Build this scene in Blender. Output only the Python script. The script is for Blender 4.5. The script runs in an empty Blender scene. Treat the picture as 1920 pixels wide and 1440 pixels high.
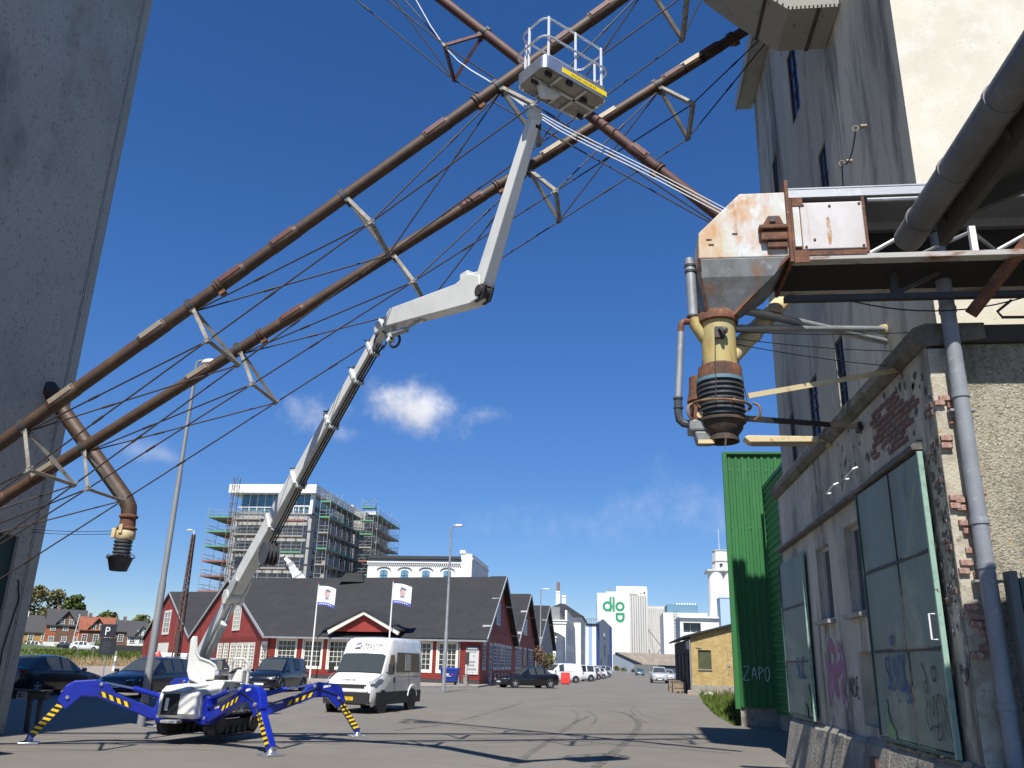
import bpy, math, random
from mathutils import Vector, Matrix
random.seed(7)
SC = bpy.context.scene
# ------------------------------------------------------------------ camera
cam_d = bpy.data.cameras.new('camera'); cam = bpy.data.objects.new('camera', cam_d)
SC.collection.objects.link(cam); SC.camera = cam
cam_d.sensor_width = 36.0; cam_d.lens = 36.0*1570/1920; cam_d.clip_start = 0.05; cam_d.clip_end = 3000
_up = Vector((132, 4691, -1570)).normalized()
_st = Vector((191, -532, -1570)); _st = (_st - _up*_st.dot(_up)).normalized()
_xw = _st.cross(_up)
_R = Matrix((_xw, _st, _up))                  # rows: world axes seen from the camera
cam.matrix_world = Matrix.Translation((0, 0, 1.6)) @ _R.to_4x4()
SC.cycles.max_bounces = 6; SC.cycles.diffuse_bounces = 3; SC.cycles.glossy_bounces = 2; SC.cycles.transmission_bounces = 2; SC.cycles.transparent_max_bounces = 6; SC.cycles.adaptive_threshold = 0.02
SC.render.resolution_x = 1024; SC.render.resolution_y = 768
# ------------------------------------------------------------------ sky and sun
SUN_EL, SUN_AZ = math.radians(54.6), math.radians(2.4)
W = bpy.data.worlds.new('World'); SC.world = W; W.use_nodes = True
nt = W.node_tree; nt.nodes.clear()
N = nt.nodes.new; LK = nt.links.new
out = N('ShaderNodeOutputWorld'); bg = N('ShaderNodeBackground'); LK(bg.outputs[0], out.inputs[0])
sky = N('ShaderNodeTexSky'); sky.sky_type = 'NISHITA'; sky.sun_disc = False
sky.sun_elevation = SUN_EL; sky.sun_rotation = math.pi + SUN_AZ
sky.air_density = 0.7; sky.dust_density = 0.0; sky.ozone_density = 3.0; sky.altitude = 0
hsv = N('ShaderNodeHueSaturation'); hsv.inputs['Saturation'].default_value = 1.24; hsv.inputs['Value'].default_value = 1.0
hsv.inputs['Hue'].default_value = 0.505
tint = N('ShaderNodeMix'); tint.data_type = 'RGBA'; tint.blend_type = 'MULTIPLY'; tint.inputs[0].default_value = 1.0; tint.inputs[7].default_value = (1.0, 0.99, 1.01, 1)
LK(sky.outputs[0], tint.inputs[6]); LK(tint.outputs[2], hsv.inputs['Color'])
bg.inputs['Strength'].default_value = 0.11
tc = N('ShaderNodeTexCoord')
def vmath(op, a, b=None):
    n = N('ShaderNodeVectorMath'); n.operation = op
    for i, s in enumerate((a, b)):
        if s is None: continue
        if hasattr(s, 'is_linked') or hasattr(s, 'node'): LK(s, n.inputs[i])
        else: n.inputs[i].default_value = s
    return n
def fmath(op, a, b=None, c=None, clamp=False):
    n = N('ShaderNodeMath'); n.operation = op; n.use_clamp = clamp
    for i, s in enumerate((a, b, c)):
        if s is None: continue
        if isinstance(s, (int, float)): n.inputs[i].default_value = s
        else: LK(s, n.inputs[i])
    return n.outputs[0]
_sx = N('ShaderNodeSeparateXYZ'); LK(tc.outputs['Generated'], _sx.inputs[0])      # thicker, duller air low down, the same all round
_hz = N('ShaderNodeMapRange'); _hz.interpolation_type = 'SMOOTHSTEP'; LK(_sx.outputs[2], _hz.inputs[0]); _hz.inputs[1].default_value = -0.12; _hz.inputs[2].default_value = 0.42; _hz.inputs[3].default_value = 0.50; _hz.inputs[4].default_value = 1.0
_hm = N('ShaderNodeMix'); _hm.data_type = 'RGBA'; _hm.blend_type = 'MULTIPLY'; _hm.inputs[0].default_value = 1.0; LK(hsv.outputs[0], _hm.inputs[6]); LK(_hz.outputs[0], _hm.inputs[7])
col = _hm.outputs[2]
wn = N('ShaderNodeTexNoise'); wn.inputs['Scale'].default_value = 26; wn.inputs['Detail'].default_value = 5; wn.inputs['Roughness'].default_value = 0.62
LK(tc.outputs['Generated'], wn.inputs['Vector'])
wn2 = N('ShaderNodeTexNoise'); wn2.inputs['Scale'].default_value = 9; wn2.inputs['Detail'].default_value = 3
LK(tc.outputs['Generated'], wn2.inputs['Vector'])
def cloud(direction, a, b, tilt, dens, ragged=1.0, edge=0.75):
    """one cumulus puff in the sky around a direction; a, b = half extents in radians"""
    global col
    c = Vector(direction).normalized(); r = c.cross(Vector((0, 0, 1))).normalized(); u = r.cross(c)
    r2 = r*math.cos(tilt) + u*math.sin(tilt); u2 = u*math.cos(tilt) - r*math.sin(tilt)
    g = tc.outputs['Generated']
    dc = fmath('MAXIMUM', vmath('DOT_PRODUCT', g, tuple(c)).outputs['Value'], 0.01)
    x = fmath('DIVIDE', fmath('DIVIDE', vmath('DOT_PRODUCT', g, tuple(r2)).outputs['Value'], dc), a)
    y = fmath('DIVIDE', fmath('DIVIDE', vmath('DOT_PRODUCT', g, tuple(u2)).outputs['Value'], dc), b)
    d = fmath('SQRT', fmath('ADD', fmath('MULTIPLY', x, x), fmath('MULTIPLY', y, y)))
    back = fmath('GREATER_THAN', vmath('DOT_PRODUCT', g, tuple(c)).outputs['Value'], 0.5)
    nz = fmath('ADD', fmath('MULTIPLY', fmath('SUBTRACT', wn.outputs[0], 0.5), 2.4*ragged), fmath('MULTIPLY', fmath('SUBTRACT', wn2.outputs[0], 0.5), 1.6*ragged))
    m = fmath('ADD', fmath('SUBTRACT', 1.0, d), nz)
    mr = N('ShaderNodeMapRange'); mr.interpolation_type = 'SMOOTHERSTEP'
    LK(m, mr.inputs[0]); mr.inputs[1].default_value = 0.0; mr.inputs[2].default_value = edge; mr.inputs[3].default_value = 0; mr.inputs[4].default_value = dens
    fac = fmath('MULTIPLY', mr.outputs[0], back)
    shade = N('ShaderNodeMapRange'); LK(fmath('ADD', y, fmath('MULTIPLY', nz, 0.8)), shade.inputs[0])
    shade.inputs[1].default_value = -0.9; shade.inputs[2].default_value = 0.4; shade.inputs[3].default_value = 4.2; shade.inputs[4].default_value = 6.2
    cc = N('ShaderNodeCombineColor'); LK(shade.outputs[0], cc.inputs[0]); LK(fmath('MULTIPLY', shade.outputs[0], 1.01), cc.inputs[1]); LK(fmath('MULTIPLY', shade.outputs[0], 1.06), cc.inputs[2])
    mx = N('ShaderNodeMix'); mx.data_type = 'RGBA'; LK(fac, mx.inputs[0]); LK(col, mx.inputs[6]); LK(cc.outputs[0], mx.inputs[7])
    col = mx.outputs[2]
def skydir(px, py): return _R @ Vector((px-960, 720-py, -1570))
cloud(skydir(772, 766), 0.078, 0.044, -0.28, 0.92, 0.50, 1.0)
cloud(skydir(600, 772), 0.058, 0.034, 0.0, 0.36, 0.9, 1.5)
cloud(skydir(906, 777), 0.038, 0.018, 0.1, 0.30, 0.8, 1.4)
cloud(skydir(640, 815), 0.04, 0.014, 0.0, 0.16, 1.0, 1.4)
cloud(skydir(290, 850), 0.045, 0.016, 0.0, 0.22, 1.0, 1.5)
cloud(skydir(1130, 985), 0.17, 0.040, 0.1, 0.13, 1.5, 2.8)
cloud(skydir(1300, 940), 0.15, 0.05, 0.1, 0.10, 1.4, 2.6)
LK(col, bg.inputs['Color'])
sun_d = bpy.data.lights.new('sun', 'SUN'); sun_d.energy = 5.0; sun_d.angle = math.radians(0.53); sun_d.color = (1.0, 0.965, 0.91)
sun = bpy.data.objects.new('sun', sun_d); SC.collection.objects.link(sun)
_d = Vector((math.sin(SUN_AZ)*math.cos(SUN_EL), math.cos(SUN_AZ)*math.cos(SUN_EL), -math.sin(SUN_EL)))
sun.rotation_euler = _d.to_track_quat('-Z', 'Y').to_euler(); sun.location = (0, -30, 60)
SC.view_settings.view_transform = 'Standard'; SC.view_settings.look = 'None'
SC.view_settings.exposure = 0.55; SC.view_settings.gamma = 1.0; SC.view_settings.use_curve_mapping = False
# ------------------------------------------------------------------ helpers
COL = SC.collection
def V(*a): return Vector(a if len(a) > 1 else a[0])
def srgb(r, g, b):
    f = lambda c: (c/255/12.92) if c/255 <= 0.04045 else ((c/255+0.055)/1.055)**2.4
    return (f(r), f(g), f(b))
MATS = {}
def mat(name, c, rough=0.65, metal=0.0, layers=(), bump=None, spec=0.5, emit=None, coat=0.0, alpha=None, trans=0.0):
    """layers: (colour, scale, lo, hi[, stretch xyz, detail, amount]) noise masks mixed over the base colour"""
    if name in MATS: return MATS[name]
    m = bpy.data.materials.new(name); m.use_nodes = True
    t = m.node_tree; b = t.nodes['Principled BSDF']; nn = t.nodes.new; lk = t.links.new
    b.inputs['Roughness'].default_value = rough; b.inputs['Metallic'].default_value = metal
    b.inputs['Specular IOR Level'].default_value = spec; b.inputs['Coat Weight'].default_value = coat
    if coat: b.inputs['Coat Roughness'].default_value = 0.05
    if trans: b.inputs['Transmission Weight'].default_value = trans
    b.inputs['Base Color'].default_value = (*c, 1)
    co = nn('ShaderNodeTexCoord') if layers or bump else None
    prev = None
    for i, L in enumerate(layers):
        c2, sc, lo, hi = L[:4]; st = L[4] if len(L) > 4 else (1, 1, 1); det = min(L[5], 5) if len(L) > 5 else 4; am = L[6] if len(L) > 6 else 1.0
        mp = nn('ShaderNodeMapping'); mp.inputs['Scale'].default_value = st; mp.inputs['Location'].default_value = (i*13.7, i*5.1, i*3.3)
        lk(co.outputs['Object'], mp.inputs[0])
        nz = nn('ShaderNodeTexNoise'); nz.inputs['Scale'].default_value = sc; nz.inputs['Detail'].default_value = det; nz.inputs['Roughness'].default_value = 0.65
        lk(mp.outputs[0], nz.inputs['Vector'])
        mr = nn('ShaderNodeMapRange'); mr.inputs[1].default_value = lo; mr.inputs[2].default_value = hi; mr.inputs[4].default_value = am
        lk(nz.outputs[0], mr.inputs[0])
        mx = nn('ShaderNodeMix'); mx.data_type = 'RGBA'; lk(mr.outputs[0], mx.inputs[0])
        if prev is None: mx.inputs[6].default_value = (*c, 1)
        else: lk(prev, mx.inputs[6])
        mx.inputs[7].default_value = (*c2, 1); prev = mx.outputs[2]
    if prev is not None: lk(prev, b.inputs['Base Color'])
    if bump:
        sc, st, ds = bump[:3]
        nz = nn('ShaderNodeTexNoise'); nz.inputs['Scale'].default_value = sc; nz.inputs['Detail'].default_value = 3
        if len(bump) > 3:
            mp = nn('ShaderNodeMapping'); mp.inputs['Scale'].default_value = bump[3]; lk(co.outputs['Object'], mp.inputs[0]); lk(mp.outputs[0], nz.inputs['Vector'])
        else: lk(co.outputs['Object'], nz.inputs['Vector'])
        bp = nn('ShaderNodeBump'); bp.inputs['Strength'].default_value = st; bp.inputs['Distance'].default_value = ds
        lk(nz.outputs[0], bp.inputs['Height']); lk(bp.outputs[0], b.inputs['Normal'])
    if emit: b.inputs['Emission Color'].default_value = (*emit[0], 1); b.inputs['Emission Strength'].default_value = emit[1]
    MATS[name] = m; return m
ORG = {}
class MB:
    def __init__(s): s.v = []; s.f = []
    def add(s, vs, fs):
        o = len(s.v); s.v += [tuple(p) for p in vs]; s.f += [tuple(i+o for i in q) for q in fs]; return s
    def box(s, x0, x1, y0, y1, z0, z1):
        if x0 > x1: x0, x1 = x1, x0
        if y0 > y1: y0, y1 = y1, y0
        if z0 > z1: z0, z1 = z1, z0
        return s.add([(x0,y0,z0),(x1,y0,z0),(x1,y1,z0),(x0,y1,z0),(x0,y0,z1),(x1,y0,z1),(x1,y1,z1),(x0,y1,z1)],
              [(0,3,2,1),(4,5,6,7),(0,1,5,4),(1,2,6,5),(2,3,7,6),(3,0,4,7)])
    def obox(s, c, ax, ay, az):
        """oriented box: centre and three half-extent vectors"""
        c = Vector(c); ax, ay, az = Vector(ax), Vector(ay), Vector(az)
        if ax.cross(ay).dot(az) < 0: ax = -ax
        P = [c-ax-ay-az, c+ax-ay-az, c+ax+ay-az, c-ax+ay-az, c-ax-ay+az, c+ax-ay+az, c+ax+ay+az, c-ax+ay+az]
        return s.add(P, [(0,3,2,1),(4,5,6,7),(0,1,5,4),(1,2,6,5),(2,3,7,6),(3,0,4,7)])
    def beam(s, a, b, w, h=None, up=(0,0,1), w2=None, h2=None):
        a, b = Vector(a), Vector(b); h = h or w; d = (b-a).normalized(); up = Vector(up)
        if abs(d.dot(up)) > 0.98: up = Vector((0,1,0)) if abs(d.y) < 0.9 else Vector((1,0,0))
        r = d.cross(up).normalized(); u = r.cross(d); w2 = w2 or w; h2 = h2 or h
        P = [a-r*w/2-u*h/2, a+r*w/2-u*h/2, a+r*w/2+u*h/2, a-r*w/2+u*h/2, b-r*w2/2-u*h2/2, b+r*w2/2-u*h2/2, b+r*w2/2+u*h2/2, b-r*w2/2+u*h2/2]
        return s.add(P, [(0,1,2,3),(7,6,5,4),(4,5,1,0),(5,6,2,1),(6,7,3,2),(7,4,0,3)])
    def ring(s, c, d, r, n, ph=0.0):
        d = Vector(d).normalized(); a = Vector((0,0,1)) if abs(d.z) < 0.9 else Vector((1,0,0))
        x = d.cross(a).normalized(); y = d.cross(x)
        return [Vector(c)+x*(r*math.cos(2*math.pi*i/n+ph))+y*(r*math.sin(2*math.pi*i/n+ph)) for i in range(n)]
    def loft(s, rings, caps=True, close=True):
        n = len(rings[0]); vs = [p for r in rings for p in r]; fs = []
        for k in range(len(rings)-1):
            for i in range(n if close else n-1):
                j = (i+1) % n; fs.append((k*n+i, k*n+j, (k+1)*n+j, (k+1)*n+i))
        if caps: fs.append(tuple(range(n))[::-1]); fs.append(tuple((len(rings)-1)*n+i for i in range(n)))
        return s.add(vs, fs)
    def tube(s, a, b, r, r2=None, n=10, caps=True):
        a, b = Vector(a), Vector(b); d = b-a
        return s.loft([s.ring(a, d, r, n), s.ring(b, d, r if r2 is None else r2, n)], caps)
    def path(s, pts, r, n=6, caps=True):
        pts = [Vector(p) for p in pts]; rings = []
        d0 = (pts[1]-pts[0]).normalized(); a = Vector((0,0,1)) if abs(d0.z) < 0.9 else Vector((1,0,0)); x = d0.cross(a).normalized()
        for i, p in enumerate(pts):
            d = (pts[min(i+1, len(pts)-1)]-pts[max(i-1, 0)]).normalized()
            x = (x-d*x.dot(d)).normalized(); y = d.cross(x)
            rr = r[i] if isinstance(r, (list, tuple)) else r
            rings.append([p+x*(rr*math.cos(2*math.pi*k/n))+y*(rr*math.sin(2*math.pi*k/n)) for k in range(n)])
        return s.loft(rings, caps)
    def lathe(s, c, d, prof, n=20, caps=True):
        c = Vector(c); d = Vector(d).normalized()
        return s.loft([s.ring(c+d*t, d, max(r, 1e-4), n) for r, t in prof], caps)
    def prism(s, poly, vec):
        poly = [Vector(p) for p in poly]; vec = Vector(vec); n = len(poly)
        nor = Vector((0,0,0))
        for i in range(n): nor += (poly[i]-poly[0]).cross(poly[(i+1) % n]-poly[0])
        if nor.dot(vec) > 0: poly = poly[::-1]
        return s.add(poly+[p+vec for p in poly], [tuple(range(n)), tuple(range(2*n-1, n-1, -1))]+[(i, i+n, (i+1) % n+n, (i+1) % n) for i in range(n)])
    def poly(s, pts): return s.add(pts, [tuple(range(len(pts)))])
    def torus(s, c, d, R, r, n=24, m=8, a0=0, a1=2*math.pi):
        d = Vector(d).normalized(); a = Vector((0,0,1)) if abs(d.z) < 0.9 else Vector((1,0,0)); x = d.cross(a).normalized(); y = d.cross(x)
        full = abs(a1-a0-2*math.pi) < 1e-6; rings = []
        for k in range(n+1):
            t = a0+(a1-a0)*k/n; q = x*math.cos(t)+y*math.sin(t); p = Vector(c)+q*R
            rings.append([p+q*(r*math.cos(2*math.pi*i/m))+d*(r*math.sin(2*math.pi*i/m)) for i in range(m)])
        return s.loft(rings, not full)
    def build(s, name, material, parent=None, smooth=False, bevel=0.0, seg=2, ang=35):
        org = Vector((0,0,0))
        p = parent
        while p is not None:
            if p.name in ORG: org = ORG[p.name]; break
            p = p.parent
        me = bpy.data.meshes.new(name); me.from_pydata([tuple(Vector(q)-org) for q in s.v], [], s.f); me.update()
        if isinstance(material, str): material = MATS[material]
        me.materials.append(material)
        o = bpy.data.objects.new(name, me); COL.objects.link(o)
        if parent is not None: o.parent = parent
        if smooth:
            me.polygons.foreach_set('use_smooth', [True]*len(me.polygons))
            try: me.set_sharp_from_angle(angle=math.radians(ang))
            except Exception: pass
        if bevel:
            b = o.modifiers.new('bevel', 'BEVEL'); b.width = bevel; b.segments = seg; b.limit_method = 'ANGLE'; b.angle_limit = math.radians(40)
        return o
def tag(o, label=None, cat=None, group=None, kind=None):
    if label: o['label'] = label
    if cat: o['category'] = cat
    if group: o['group'] = group
    if kind: o['kind'] = kind
    return o
def thing(name, label, cat, loc=(0,0,0), rz=0.0, group=None, local=False):
    """an Empty at the thing's base; local=True: its parts are given in the thing's own axes, else in world axes"""
    o = bpy.data.objects.new(name, None); COL.objects.link(o); o.location = loc; o.rotation_euler = (0,0,rz); o.empty_display_size = 0.3
    ORG[o.name] = Vector((0,0,0)) if local else Vector(loc)
    return tag(o, label, cat, group)
def struct(o): o['kind'] = 'structure'; return o
def copy_tree(o, parent=None):
    c = o.copy(); COL.objects.link(c); c.parent = parent
    for ch in list(o.children): copy_tree(ch, c)
    return c
def arc(c, x, y, r, a0, a1, n):
    return [Vector(c)+Vector(x)*(r*math.cos(a0+(a1-a0)*k/n))+Vector(y)*(r*math.sin(a0+(a1-a0)*k/n)) for k in range(n+1)]
def bez(p0, p1, p2, p3, n=12):
    p0, p1, p2, p3 = map(Vector, (p0, p1, p2, p3)); r = []
    for k in range(n+1):
        t = k/n; r.append(p0*(1-t)**3+p1*(3*t*(1-t)**2)+p2*(3*t*t*(1-t))+p3*t**3)
    return r
def sag(a, b, s, n=10):
    a, b = Vector(a), Vector(b); return [a.lerp(b, k/n)-Vector((0,0,4*s*(k/n)*(1-k/n))) for k in range(n+1)]
def text_mesh(txt, size, name, material, parent, M, depth=0.004, shear=0.0, space=1.0):
    """lettering as a thin mesh; M places the text plane (x right, y up, z out)"""
    cu = bpy.data.curves.new(name, 'FONT'); cu.body = txt; cu.size = size; cu.extrude = depth; cu.resolution_u = 3; cu.shear = shear; cu.space_character = space
    t = bpy.data.objects.new('tmp', cu); COL.objects.link(t)
    dg = bpy.context.evaluated_depsgraph_get(); me = bpy.data.meshes.new_from_object(t.evaluated_get(dg))
    bpy.data.objects.remove(t); bpy.data.curves.remove(cu)
    me.transform(M); me.materials.clear(); me.materials.append(material)
    org = Vector((0,0,0)); p = parent
    while p is not None:
        if p.name in ORG: org = ORG[p.name]; break
        p = p.parent
    me.transform(Matrix.Translation(-org))
    o = bpy.data.objects.new(name, me); COL.objects.link(o); o.parent = parent; return o
def frame(o, x, y, z):
    x, y, z = Vector(x), Vector(y), Vector(z)
    return Matrix(((x.x,y.x,z.x,o[0]),(x.y,y.y,z.y,o[1]),(x.z,y.z,z.z,o[2]),(0,0,0,1)))
def ribbon(mb, pts, w, nor, jitter=0.0, taper=True):
    """flat stroke along 3-D points lying in a plane with normal nor"""
    pts = [Vector(p) for p in pts]; nor = Vector(nor); L = []; R = []
    for i, p in enumerate(pts):
        d = (pts[min(i+1, len(pts)-1)]-pts[max(i-1, 0)]).normalized(); sde = d.cross(nor).normalized()
        k = 1.0
        if taper and i in (0, len(pts)-1): k = 0.5
        ww = w*k*(1+random.uniform(-jitter, jitter)); L.append(p+sde*ww/2); R.append(p-sde*ww/2)
    n = len(pts); mb.add(L+R, [(i, i+1, n+i+1, n+i) for i in range(n-1)])
def smooth_curve(pts, n=6):
    """Catmull-Rom through points"""
    P = [Vector(p) for p in pts]; r = []
    for i in range(len(P)-1):
        a, b, c, d = P[max(i-1,0)], P[i], P[i+1], P[min(i+2,len(P)-1)]
        for k in range(n):
            t = k/n; r.append(0.5*((2*b)+(c-a)*t+(2*a-5*b+4*c-d)*t*t+(3*b-a-3*c+d)*t**3))
    r.append(P[-1]); return r
# ------------------------------------------------------------------ materials
asphalt = mat('asphalt', (0.142,0.128,0.105), 0.9, layers=[((0.124,0.112,0.094),0.08,0.42,0.62),((0.085,0.078,0.068),1.7,0.64,0.72,(1,1,1),4,0.6),((0.168,0.152,0.126),0.35,0.35,0.7),((0.125,0.114,0.104),0.9,0.52,0.75,(1,0.35,1)),((0.21,0.19,0.165),60,0.52,0.70),((0.10,0.092,0.085),45,0.58,0.72,(1,1,1),4,0.7)], bump=(180,0.5,0.004))
rubber_mark = mat('tyre_mark_rubber', (0.05,0.048,0.047), 0.85, layers=[((0.12,0.114,0.109),8,0.40,0.58),((0.12,0.114,0.109),40,0.45,0.65,(1,1,1),4,0.7)])
paving = mat('paving', (0.30,0.26,0.215), 0.9, layers=[((0.24,0.205,0.17),0.4,0.4,0.65),((0.36,0.32,0.27),12,0.5,0.75)], bump=(60,0.3,0.01))
quaymat = mat('quay_gravel', (0.30,0.25,0.20), 0.95, layers=[((0.22,0.19,0.155),0.15,0.4,0.65),((0.34,0.30,0.25),3,0.5,0.75)])
kerbmat = mat('kerb_stone', (0.30,0.29,0.27), 0.85, layers=[((0.22,0.21,0.2),4,0.45,0.7)])
grassm = mat('grass_blades', (0.075,0.115,0.018), 0.8, layers=[((0.115,0.135,0.03),0.6,0.4,0.7),((0.045,0.08,0.012),2.5,0.5,0.75)], spec=0.2)
grassg = mat('grass_ground', (0.06,0.088,0.02), 0.95, layers=[((0.09,0.11,0.028),0.3,0.4,0.7),((0.04,0.06,0.012),2,0.5,0.75)])
reedm = mat('dry_reed', (0.33,0.245,0.125), 0.9, layers=[((0.42,0.32,0.18),0.5,0.4,0.7),((0.20,0.15,0.08),2,0.5,0.75)])
waterm = mat('water', (0.03,0.06,0.11), 0.12, bump=(3,0.25,0.05))
concrete = mat('tower_concrete', (0.45,0.42,0.355), 0.88, layers=[((0.36,0.335,0.285),0.25,0.4,0.62),((0.17,0.158,0.135),0.32,0.53,0.70,(1,1,0.6),8,0.8),((0.45,0.418,0.355),0.9,0.5,0.75,(1,1,0.5)),((0.13,0.12,0.10),14,0.57,0.68,(1,1,1),3,0.7),((0.24,0.222,0.19),32,0.50,0.68,(1,1,1),3,0.35),((0.15,0.14,0.12),1.1,0.60,0.72,(1,3,0.08),4,0.35)], bump=(30,0.25,0.01))
silo_stained = mat('stained_concrete', (0.48,0.45,0.37), 0.9, layers=[((0.33,0.31,0.257),0.55,0.38,0.62,(1,1,0.22)),((0.085,0.08,0.066),1.1,0.53,0.70,(1,1.1,0.16),6,0.9),((0.06,0.06,0.042),2.6,0.58,0.72,(1,1,0.12),6,0.7),((0.50,0.465,0.385),7,0.58,0.70,(1,1,0.3),6,0.6),((0.14,0.12,0.07),2.2,0.62,0.72,(1,1,0.2),7,0.6)], bump=(10,0.18,0.012))  # weathered street side of the silo with its own stains and streaks
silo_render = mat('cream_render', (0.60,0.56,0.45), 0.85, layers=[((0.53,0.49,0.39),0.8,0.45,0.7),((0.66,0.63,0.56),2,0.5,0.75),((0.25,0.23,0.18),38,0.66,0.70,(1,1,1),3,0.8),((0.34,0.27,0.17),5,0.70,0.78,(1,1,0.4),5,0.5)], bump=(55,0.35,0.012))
plaster = mat('old_plaster', (0.58,0.545,0.455), 0.9, layers=[((0.42,0.395,0.33),0.8,0.4,0.65,(1,1,0.35)),((0.10,0.092,0.078),1.5,0.51,0.66,(1,1.3,0.14),7,0.9),((0.13,0.125,0.10),0.7,0.52,0.7,(1,1,0.5),5,0.7),((0.56,0.52,0.45),3,0.55,0.75),((0.17,0.16,0.15),12,0.62,0.70,(1,1,0.5),6,0.7)], bump=(20,0.4,0.012))
plaster_corner = mat('corner_plaster', (0.44,0.40,0.31), 0.9, layers=[((0.30,0.27,0.20),2.2,0.42,0.6),((0.50,0.47,0.40),5,0.5,0.7),((0.16,0.14,0.09),7,0.60,0.68,(1,1,1),7,0.8),((0.35,0.24,0.06),16,0.64,0.70,(1,1,1),4,0.7)], bump=(30,0.6,0.015))  # plaster of the corner pilaster, blotched at random
pebble = mat('pebble_dash', (0.34,0.31,0.235), 0.95, layers=[((0.20,0.18,0.13),28,0.48,0.6,(1,1,1),3),((0.44,0.41,0.33),40,0.55,0.68,(1,1,1),3),((0.33,0.23,0.06),6,0.60,0.70,(1,1,1),6,0.6),((0.10,0.09,0.06),1.6,0.50,0.70,(1,1,0.3),6,0.8)], bump=(45,1.0,0.02))
plinthm = mat('plinth_concrete', (0.30,0.275,0.22), 0.95, layers=[((0.19,0.175,0.14),1.4,0.42,0.65),((0.38,0.35,0.285),5,0.5,0.7),((0.11,0.10,0.075),3,0.58,0.7,(1,1,0.2),7,0.8),((0.15,0.14,0.10),30,0.58,0.68,(1,1,1),3,0.6)], bump=(22,0.8,0.02))
brickm = mat('old_brick', (0.25,0.115,0.085), 0.9, layers=[((0.33,0.19,0.15),9,0.42,0.65),((0.15,0.08,0.06),14,0.52,0.68),((0.45,0.40,0.33),11,0.52,0.64,(1,1,1),4,0.85)], bump=(40,0.6,0.008))
brickdark = mat('soot_brick', (0.20,0.12,0.10), 0.9, layers=[((0.12,0.08,0.07),9,0.42,0.65),((0.36,0.33,0.29),8,0.52,0.66)], bump=(40,0.6,0.008))
doorgreen = mat('blue_green_sheet', (0.20,0.25,0.20), 0.55, layers=[((0.15,0.195,0.16),0.9,0.4,0.65),((0.21,0.26,0.255),0.7,0.52,0.7,(1,3,0.6),5,0.7),((0.09,0.11,0.11),3,0.6,0.72,(1,1,0.3),6,0.6),((0.30,0.33,0.32),6,0.66,0.72,(1,1,0.35),5,0.5)], bump=(2.2,0.25,0.05))
frame_green = mat('pale_green_steel', (0.26,0.40,0.32), 0.6, layers=[((0.17,0.27,0.22),6,0.5,0.7),((0.14,0.08,0.05),9,0.64,0.7)])
gate_green = mat('dark_green_steel', (0.045,0.10,0.085), 0.6, layers=[((0.03,0.065,0.055),4,0.5,0.7),((0.12,0.07,0.04),10,0.66,0.72)])
darksteel = mat('dark_steel', (0.035,0.033,0.032), 0.6, layers=[((0.075,0.05,0.038),6,0.5,0.7)])
rust = mat('rusty_steel', (0.13,0.055,0.03), 0.85, layers=[((0.20,0.085,0.04),7,0.45,0.65),((0.06,0.032,0.022),4,0.5,0.7),((0.28,0.14,0.07),20,0.6,0.7)], bump=(40,0.4,0.006))
tube_brown = mat('brown_tube', (0.066,0.034,0.017), 0.6, layers=[((0.045,0.024,0.013),0.9,0.4,0.65),((0.10,0.055,0.025),2.2,0.5,0.7),((0.055,0.03,0.02),9,0.56,0.7,(1,1,1),6,0.7),((0.13,0.075,0.036),16,0.62,0.7,(1,1,1),5,0.6)], bump=(60,0.25,0.004))
tube_red = mat('red_brown_tube', (0.09,0.034,0.022), 0.65, layers=[((0.06,0.024,0.017),0.8,0.4,0.65),((0.12,0.05,0.032),2.4,0.5,0.7),((0.055,0.025,0.02),9,0.56,0.7,(1,1,1),6,0.7)], bump=(60,0.25,0.004))
hatch_red = mat('dark_red_paint', (0.10,0.032,0.024), 0.6, layers=[((0.16,0.06,0.04),8,0.5,0.7),((0.05,0.02,0.016),5,0.55,0.7)])
hatch_gal = mat('worn_zinc_strip', (0.26,0.22,0.165), 0.5, 0.2, layers=[((0.25,0.17,0.10),7,0.5,0.65)])
strutm = mat('weathered_strut', (0.27,0.25,0.21), 0.65, layers=[((0.16,0.145,0.12),3,0.42,0.65),((0.10,0.075,0.05),7,0.56,0.7)])
cablem = mat('brown_tie_rod', (0.036,0.026,0.021), 0.6, layers=[((0.062,0.042,0.03),3,0.5,0.7)])
ropem = mat('white_rope', (0.72,0.72,0.70), 0.7)
galv = mat('galvanised', (0.34,0.35,0.355), 0.45, 0.35, layers=[((0.27,0.28,0.285),3,0.4,0.65),((0.42,0.43,0.43),9,0.55,0.7)])
galv2 = mat('zinc_sheet', (0.42,0.43,0.44), 0.5, 0.3, layers=[((0.34,0.35,0.36),2,0.4,0.65,(0.3,1,3)),((0.50,0.51,0.52),5,0.55,0.7)])
hopperm = mat('rusted_white_paint', (0.52,0.54,0.52), 0.6, layers=[((0.48,0.43,0.30),1.4,0.42,0.6),((0.46,0.20,0.05),2.0,0.50,0.64,(1,1,0.5),9,0.9),((0.20,0.075,0.03),5.5,0.58,0.68,(1,1,0.35),9,0.9),((0.58,0.60,0.58),3,0.58,0.7)], bump=(18,0.25,0.008))
hopper_low = mat('grey_rust_steel', (0.20,0.21,0.205), 0.6, layers=[((0.13,0.13,0.12),2.5,0.42,0.62),((0.22,0.11,0.055),3.4,0.56,0.68,(1,1,0.5),9,0.85),((0.28,0.30,0.30),7,0.58,0.7)], bump=(18,0.25,0.008))
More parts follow.
